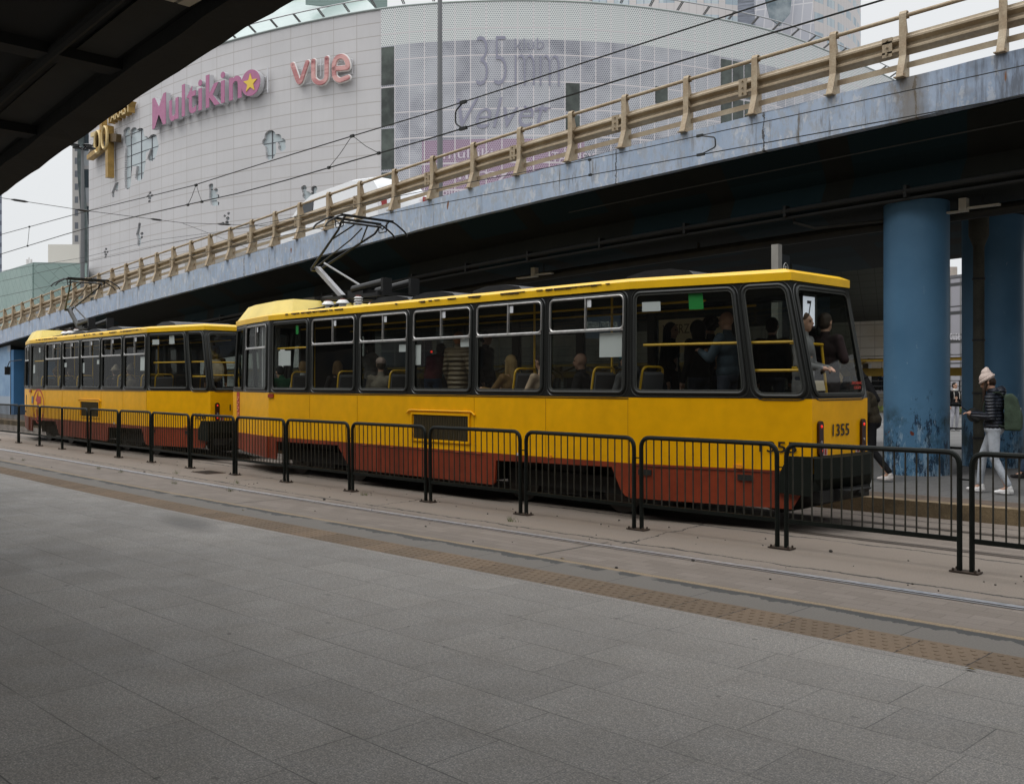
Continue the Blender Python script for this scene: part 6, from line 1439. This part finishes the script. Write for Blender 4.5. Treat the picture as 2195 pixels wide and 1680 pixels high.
# raised forecourt and distant figure
tag(MB().b2((XR_-1,64.15,0),(-95,77.9,1.18)).build('forecourt',mat('forecourt_paving',(.20,.19,.18),.8,var=.2,vs=.5)),kind='structure')
p=onV(1890,821,75.5)
person('distant person in a blue jacket seen from behind on the station forecourt',(p.x,p.y,1.18),135,STAND,top=(.02,.05,.10),legs=(.01,.012,.016),hair=(.01,.01,.01),style='short',vs_=.02)
# --- tram passengers
FL=.88
GP='standing passengers in the trams'; GS='seated passengers in the trams'
def seat_p(px,Y,label,face=180,**k):
    q=onY(px,785,Y); over=k.pop('over',{}); off=k.pop('dx',0.)
    return person(label,(q.x+off,Y,FL-.06),face,SIT,over,group=GS,**k)
def stand_p(px,Y,label,face=180,**k):
    q=onY(px,700,Y); over=k.pop('over',{}); return person(label,(q.x,Y,FL),face,STAND,over,group=GP,**k)
lean=dict(ch=(.10,0,.85),nk=(.20,0,1.02),hd=(.28,0,1.14),sh=(.18,.175,.97),el=(.26,.22,.74),wr=(.42,.10,.68))
seat_p(616,10.62,'seated passenger in green and black leaning forward behind the front cab window',over=lean,top=(.010,.085,.035),hair=(.015,.01,.008),tilt=25)
seat_p(648,10.85,'seated blond passenger in a white shirt at the first window post',170,top=(.5,.5,.5),hair=(.32,.20,.09),style='short')
seat_p(722,11.1,'seated passenger with a straight blond bob and black coat',175,top=(.012,.012,.012),hair=(.33,.20,.09),style='bob')
stand_p(800,11.45,'standing passenger in a light grey hoodie leaning over a seat handle',150,over=dict(ch=(.14,0,1.22),nk=(.24,0,1.37),hd=(.32,0,1.48),sh=(.22,.175,1.31),el=(.20,.26,1.08),wr=(.38,.22,.98)),top=(.30,.28,.255),hair=(.01,.008,.006),bulk=1.12,hood='down',tilt=20)
seat_p(816,10.58,'seated man in a washed pink cap and grey-brown jacket seen from behind',150,top=(.22,.19,.15),hat='cap',hatcol=(.46,.35,.31),hair=(.05,.035,.02),bulk=1.1,over=dict(hd=(-.01,0,1.245)))
stand_p(928,11.15,'standing passenger in a maroon hoodie and jeans with back turned',105,over=dict(ch=(.10,0,1.20),nk=(.20,0,1.34),hd=(.27,0,1.44),sh=(.17,.175,1.28),el=(.2,.26,1.02),wr=(.3,.2,.85)),top=(.12,.022,.028),legs=(.02,.045,.09),hair=(.01,.01,.01),bulk=1.12,style='short')
MOL=bpy.data.materials.new('olive_puffer'); MOL.use_nodes=True; MOL.node_tree.nodes['Principled BSDF'].inputs['Base Color'].default_value=(.14,.10,.052,1); MOL.node_tree.nodes['Principled BSDF'].inputs['Roughness'].default_value=.5; puffer(MOL,.075,1.)
stand_p(982,10.72,'standing passenger in a quilted olive brown jacket with auburn hair seen from behind',95,over=dict(nk=(0,0,1.44),hd=(.04,0,1.57),sh=(0,.20,1.37),el=(.0,.27,1.08),wr=(.1,.26,.84)),topmat=MOL,hair=(.28,.10,.025),style='short',bulk=1.22,coat=.3)
stand_p(1040,11.5,'standing passenger in black with a dark rucksack near the middle of the nearer tram',20,top=(.012,.012,.013),hair=(.01,.01,.01),bulk=1.25)
seat_p(1092,10.70,'seated passenger with long blond hair and a tan jacket resting a hand forward',178,top=(.27,.155,.06),hair=(.42,.28,.12),style='long',over=dict(elR=(.12,-.24,.80),wrR=(.36,-.18,.84),elL=(.12,.24,.80),wrL=(.38,.20,.84)))
seat_p(1158,10.55,'seated woman in a beige blazer looking down at her hands in profile',180,top=(.52,.38,.27),hair=(.02,.012,.008),style='bun',over=dict(elR=(.10,-.22,.74),wrR=(.30,-.06,.80),elL=(.10,.22,.74),wrL=(.30,.06,.80)),tilt=6)
seat_p(1242,10.68,'seated bald man in a black coat',205,top=(.010,.011,.010),style='bald',skin=SKIN2,bulk=1.12)
seat_p(1342,10.72,'seated passenger in a teal beanie and grey hooded top',180,top=(.10,.10,.105),hat='beanie',hatcol=(.006,.085,.10),hood='down')
stand_p(1437,11.75,'standing woman in black with long dark hair in silhouette',10,top=(.006,.006,.006),hair=(.008,.007,.006),style='long',coat=.4)
stand_p(1498,11.35,'standing passenger in black with a hood pulled up',170,top=(.008,.008,.009),hood='up',over=dict(hd=(.04,0,1.58)),bulk=1.15)
stand_p(1524,11.85,'tall standing passenger in black behind the hooded one',160,top=(.006,.006,.007),hair=(.007,.007,.007),scale=1.03,style='curly')
stand_p(1560,10.85,'standing man with cropped hair and blue-grey jacket, arm on the yellow rail',182,top=(.035,.05,.065),skin=SKIN2,style='bald',bulk=1.15,scale=1.02,over=dict(elR=(.16,-.30,1.30),wrR=(.36,-.16,1.27),elL=(.1,.26,1.15),wrL=(.33,.1,1.25)))
stand_p(1655,11.85,'standing passenger in a black coat between the last two side windows',100,top=(.006,.006,.007),hair=(.006,.006,.006),bulk=1.25)
stand_p(1722,11.05,'standing woman in a grey fleece coat with brown hair gazing right at the tram tail',8,top=(.20,.195,.20),hair=(.09,.05,.025),style='pony',coat=.5,bulk=1.1,over=dict(elR=(.03,-.24,1.10),wrR=(.26,-.12,1.06),elL=(.03,.24,1.10),wrL=(.26,.12,1.06)),scale=.99)
stand_p(1768,11.55,'standing person in a dark maroon coat seen from behind through the rear window',85,top=(.018,.009,.009),hair=(.05,.035,.025),coat=.4,bulk=1.22,over=dict(elR=(.0,-.27,1.16),wrR=(.12,-.2,1.22)))
q=onY(1814,820,11.85); person('small passenger with fluffy pale blond hair low in the rear window',(min(q.x,-6.05),11.85,FL-.36),100,SIT,None,top=(.35,.28,.2),hair=(.55,.40,.24),style='curly',group=GS)
def T2(px,y): return onY(px,790,11.33+bend(-27.3)+y-.0494*0).x
for (px,y,lab,kw) in [(80,-.75,'seated passenger in a white shirt near the front of the farther tram',dict(top=(.5,.5,.5),hair=(.01,.01,.01))),
  (119,-.6,'seated passenger in a brown knitted hat in the farther tram',dict(top=(.02,.02,.02),hat='beanie',hatcol=(.14,.09,.05))),
  (131,-.2,'seated passenger in a pale shirt turned sideways in the farther tram',dict(top=(.42,.42,.42),hair=(.02,.015,.01))),
  (150,-.7,'seated passenger in dark blue in the farther tram',dict(top=(.012,.018,.03),hair=(.012,.01,.01))),
  (246,-.72,'seated passenger in a cream knitted beanie and black jacket in the farther tram',dict(top=(.012,.012,.012),hat='beanie',hatcol=(.46,.39,.30))),
  (262,-.2,'seated passenger with a pale sleeve beside the cream beanie wearer',dict(top=(.42,.42,.44),hair=(.02,.02,.02))),
  (277,-.74,'seated passenger in a grey-brown beanie and beige coat in the farther tram',dict(top=(.25,.20,.14),hat='beanie',hatcol=(.16,.14,.12)))]:
    Y=11.33+bend(-27.3)+y+.0494*(27.3+T2(px,y))*-1*0+(-.0494)*(T2(px,y)+27.3); q=onY(px,790,Y); person(lab,(q.x,Y,FL-.06),183,SIT,None,group=GS,vs_=.016,**kw)
q=onY(462,770,11.75); rp_=person('standing passenger in a brown jacket at the tail window of the farther tram',(q.x,11.75,FL),150,STAND,None,top=(.09,.055,.025),hair=(.08,.05,.02),group=GP,vs_=.016)
bk2=thing('backpack',(q.x+.24,11.62,FL+1.12),rad(150),'large beige and black backpack in the tail window of the farther tram','backpack')
mb=MB(); mb.ell((0,0,.05),(.17,.20,.27),16,12); mb.ell((-.02,.1,.22),(.12,.14,.10),12,8); vox('bag',mb,.014,fab(.50,.43,.32,bump=.5,bs=10),bk2,2); mb=MB(); mb.ell((.05,.13,-.05),(.13,.12,.22),12,10); vox('side_panel',mb,.014,fab(.02,.03,.03),bk2,2)
# ============================================================ poles, wires, vehicle, surroundings
MPOL=mat('pole_grey',(.16,.165,.17),.55,.2,var=.15,vs=1,stretch=(1,1,.2))
def at_plane(px,Y): return onY(px,600,Y).x
# lamp post in front of the glass corner
Xp=at_plane(943,27.6); t=thing('lamp_post',(Xp,27.6,0),0,'tall plain grey lamp post in front of the glass corner of the cinema','post')
MB().tube([(0,0,0),(0,0,10),(0,0,22)],[.15,.125,.085],12).build('pole',MPOL,t,smooth=True)
MB().lathe([(.24,0),(.24,.04),(.17,.05),(.17,.5),(.16,.52)],(0,0,0),14).build('base',MPOL,t)
Xp=at_plane(177,28.4); t=thing('street_lamp',(Xp,28.4,0),0,'grey street lamp post with a cluster of flat dark lamp heads at the left','street lamp')
zt2=onY(180,318,28.4).z
MB().tube([(0,0,0),(0,0,zt2*.5),(0,0,zt2)],[.17,.15,.10],12).build('pole',MPOL,t,smooth=True)
for a_ in (10,100,190,280):
    d_=Vector((math.cos(rad(a_)),math.sin(rad(a_)),0)); mb=MB(); mb.tube([(0,0,zt2-.1),tuple(d_*.35+Vector((0,0,zt2+.12)))],.05,6); mb.lathe([(.05,-.02),(.34,.0),(.36,.05),(.22,.12),(.05,.14)],d_*.62+Vector((0,0,zt2+.12)),14); mb.build('lamp_head',MPAN,t,smooth=True)
# overhead wires
MW_=mat('wire_dark',(.022,.024,.022),.5,.3)
def wire(label,pts,r=.009,n=5): 
    w_=thing('overhead_wire',pts[0],0,label,'wire'); MB().tube([Vector(p)-Vector(pts[0]) for p in pts],r,n).build('strand',MW_,w_,smooth=True); return w_
def track_wire(yc,zf,X0=6,X1=-60,st=1.5):
    o=[];X=X0
    while X>X1: o.append(Vector((X,yc+bend(X),zf(X)))); X-=st
    return o
zc1=[(-60,5.0),(-25.6,4.84),(-19.9,4.80),(-13,4.58),(-8.75,4.62),(-5.2,4.72),(-3.5,4.76),(6,4.80)]; zm1=[(-60,5.6),(-25.6,5.31),(-19.9,5.13),(-15.2,4.93),(-8.75,4.92),(-4.4,5.01),(6,5.1)]
w1=wire('lower overhead contact wire above the empty near track',track_wire(7.58,lambda X:interp(zc1,X)),.0085)
w2=wire('upper overhead wire above the empty near track',track_wire(7.58,lambda X:interp(zm1,X)),.0075)
w3=wire('lower overhead contact wire touched by the tram pantographs',track_wire(11.35,lambda X:interp([(-60,5.0),(-30,4.93),(-15.5,4.91),(-9.7,4.86),(-3.6,4.81),(6,4.8)],X)),.0075)
w4=wire('upper overhead wire above the trams in front of the bridge edge',track_wire(11.35,lambda X:interp([(-60,5.7),(-30,5.42),(-20.5,5.30),(-9.7,5.09),(-3.6,5.13),(6,5.2)],X)),.0065)
def clamp(mb,p,l=.10,r=.016): mb.box(p,(l,r*1.6,r*2.2))
def wp_on(px,tab,yc): 
    p=onB(px,400,yc); return Vector((p.x,p.y,interp(tab,p.x)))
# dropper loops and jumper between the two near wires
def jumper(pa,pb,bul,parent,name='jumper'):
    mb=MB(); m=(pa+pb)/2+Vector(bul); mb.tube(fillet([pa,pa.lerp(m,.5)+Vector(bul)*.5,m,pb.lerp(m,.5)+Vector(bul)*.5,pb],.1,3),.010,5); clamp(mb,pa); clamp(mb,pb,.12); mb.build(name,MW_,parent,world=True,smooth=True)
jumper(wp_on(993,zm1,7.58),wp_on(993,zc1,7.58),(-.13,0,0),w1)
a=wp_on(757,zm1,7.58)
for pa,pb in ((wp_on(754,zm1,7.58),wp_on(705,zc1,7.58)),(wp_on(756,zm1,7.58),wp_on(812,zc1,7.58)),(wp_on(420,zm1,7.6),wp_on(403,zc1,7.6)),(wp_on(421,zm1,7.6),wp_on(433,zc1,7.6)),(wp_on(63,zm1,7.58),wp_on(59,zc1,7.58))):
    mb=MB(); mb.tube([pa,pa.lerp(pb,.5)+Vector((0,0,-.02)),pb],.005,4); clamp(mb,pa,.05); clamp(mb,pb,.05); mb.build('dropper',MW_,w1,world=True)
tb3=[(-60,5.0),(-30,4.93),(-15.5,4.91),(-9.7,4.86),(-3.6,4.81),(6,4.8)]; tb4=[(-60,5.7),(-30,5.42),(-20.5,5.30),(-9.7,5.09),(-3.6,5.13),(6,5.2)]
jumper(wp_on(1500,tb4,11.35),wp_on(1502,tb3,11.35),(.24,0,0),w3)
pa,pb=wp_on(1264,tb4,11.35),wp_on(1265,tb3,11.35); mb=MB(); mb.tube([pa,pb],.006,4); clamp(mb,pa,.05); clamp(mb,pb,.05); mb.build('dropper',MW_,w3,world=True)
# span wires across the tracks with insulators
S=[Vector((-19.2,4.0,5.15)),onY(0,424,6.4),onY(178,451,7.95),onY(392,478,10.4),onY(481,481,11.75),onY(620,487,13.2),onY(696,491,14.1)]
w5=wire('span wire with small insulators crossing both tracks in front of the cinema',S,.006)
for px_,Y_ in ((52,6.75),(178,7.95),(337,9.7),(481,11.75)):
    pp=[q for q in S]; x=px_; 
    a_=None
    for p0,p1 in zip(S,S[1:]):
        if p0.y<=Y_<=p1.y: a_=p0.lerp(p1,(Y_-p0.y)/(p1.y-p0.y)); d_=(p1-p0).normalized()
    if a_ is None: continue
    mb=MB(); mb.tube([a_-d_*.16,a_-d_*.09,a_+d_*.09,a_+d_*.16],[.008,.022,.022,.008],8); mb.build('insulator',MPAN,w5,world=True,smooth=True)
w6=wire('thin slanting stay wire below the span wire',[onY(392,479,10.4),onY(500,520,12.6),onY(542,536,14.2)],.005)
w7=wire('thin feeder wire along the tram roofs at the left',[onY(-20,585,9.5),onY(180,552,10.3),onY(330,515,11.3),onY(470,497,12.2),onY(700,462,13.6)],.005)
# white van on the bridge
z0=zt(-26.2)-.2; Yv=17.8
p0=onY(589,520,Yv-.9); p1=onY(817,450,Yv-.9); Lv=p1.x-p0.x
slope=math.atan2(zt(p1.x)-zt(p0.x),p1.x-p0.x)
t=thing('white_van',(p0.x+Lv/2,Yv,zt(p0.x+Lv/2)-.24),0,'white van driving on the elevated road behind the guard rail','van'); t.rotation_euler=(0,-slope,0); MW[t.name]=Matrix.Translation(t.location)@Matrix.Rotation(-slope,4,'Y')
h=Lv/2; prof=[(-h,.35),(-h+.02,.75),(-h+.55,1.05),(-h+1.35,1.72),(-h+2.0,1.98),(h-1.4,2.02),(h-.35,1.9),(h-.05,1.5),(h,.9),(h,.35)]
MVAN=mat('van_white',(.80,.81,.82),.25,0,.5,coat=.5)
def rounded_body(prof,w0,w1):
    vs_=[];m=len(prof); ys=[(-1,.0),(-.97,.06),(-.85,.1),(.85,.1),(.97,.06),(1,0)]
    zc=1.0
    for (s,sh_) in ys:
        for x,z in prof: k=1-sh_*.12*(1 if z>1.2 else .3); vs_.append((x*(1 if abs(s)<.9 else .985),s*w0*(1-.12*max(0,(z-1.0))),z if abs(s)<.9 else z-.06*(z>1.6)))
    return vs_,[(i*m+j,i*m+(j+1)%m,(i+1)*m+(j+1)%m,(i+1)*m+j) for i in range(5) for j in range(m)]+[tuple(range(m)),tuple(range(6*m-1,5*m-1,-1))]
v_,f_=rounded_body(prof,.95,.95); MB().add(v_,f_).build('body',MVAN,t,smooth=True)
for s in (-1,1):
    MB().add([(-h+1.05,s*.93,1.15),(-h+2.2,s*.945,1.15),(-h+2.2,s*.875,1.75),(-h+1.62,s*.875,1.75)],[(0,1,2,3)]).build('side_window',mat('van_glass',(.02,.025,.03),.1),t,solid=.01)
    MB().ell((-h+1.15,s*1.06,1.2),(.08,.12,.11),10,8).build('side_mirror',MPAN,t,smooth=True)
    for x in (-h+1.0,h-1.0): w_=MB().lathe([(.2,-.1),(.33,-.09),(.33,.09),(.2,.1)],(x,s*.84,.33),18,axis=(0,1,0)).build('wheel',MUND,t,smooth=True)
    MB().b2((h-.02,s*.75-.08,1.0),(h+.02,s*.75+.08,1.45)).build('tail_light',MREFL,t)
MB().add([(-h+.60,-.80,1.10),(-h+.60,.80,1.10),(-h+1.32,.72,1.70),(-h+1.32,-.72,1.70)],[(0,1,2,3)]).build('windscreen',mat('van_glass'),t,solid=.01)
# small dark car far down the ramp
p=onB(105,672,17.2); t=thing('distant_car',(p.x,p.y,zt(p.x)-.25),-.05,'roof of a small dark car far down the elevated road at the left','car')
MB().add(*[ (lambda r_:r_)(rounded_body([(-2,.3),(-2,.7),(-1.1,.85),(-.6,1.35),(.8,1.4),(1.6,.95),(2,.85),(2,.3)],.85,.85))][0]).build('body',mat('car_dark',(.03,.03,.035),.3,coat=.4),t,smooth=True)
# unseen city blocks added around the junction so the tram windows mirror something dark
def city(name,x0,y0,x1,y1,h,label,c,cw=(.04,.045,.05)):
    key='block_%02x%02x%02x'%tuple(int(q*255) for q in c)
    g=G(key,.6,.35); ui,uf=g.cell(g.u,3.2); vi,vf=g.cell(g.v,3.3)
    wn_=g.math('MULTIPLY',g.math('MULTIPLY',g.math('GREATER_THAN',uf,.25),g.math('LESS_THAN',uf,.78)),g.math('MULTIPLY',g.math('GREATER_THAN',vf,.3),g.math('LESS_THAN',vf,.8))); m_=g.done(g.mix(wn_,c,cw),None)
    mb=MB(); P4=[(x0,y0),(x1,y0),(x1,y1),(x0,y1)]
    for i in range(4):
        a_,b_=P4[i],P4[(i+1)%4]; l_=math.hypot(a_[0]-b_[0],a_[1]-b_[1]); mb.add([(*a_,0),(*b_,0),(*b_,h),(*a_,h)],[(0,1,2,3)],[(0,0),(l_,0),(l_,h),(0,h)])
    mb.add([(*q_,h) for q_ in P4],[(0,1,2,3)],[(0,0)]*4); tag(mb.build(name,m_),label,'building')
city('unseen_street_block',-150,-34,90,-52,17,'unseen dark street block added behind the viewer to darken the window reflections',(.10,.085,.07))
city('unseen_corner_block',46,-30,64,120,22,'unseen grey corner block added right of the viewer to darken the rear window reflections',(.12,.115,.11))
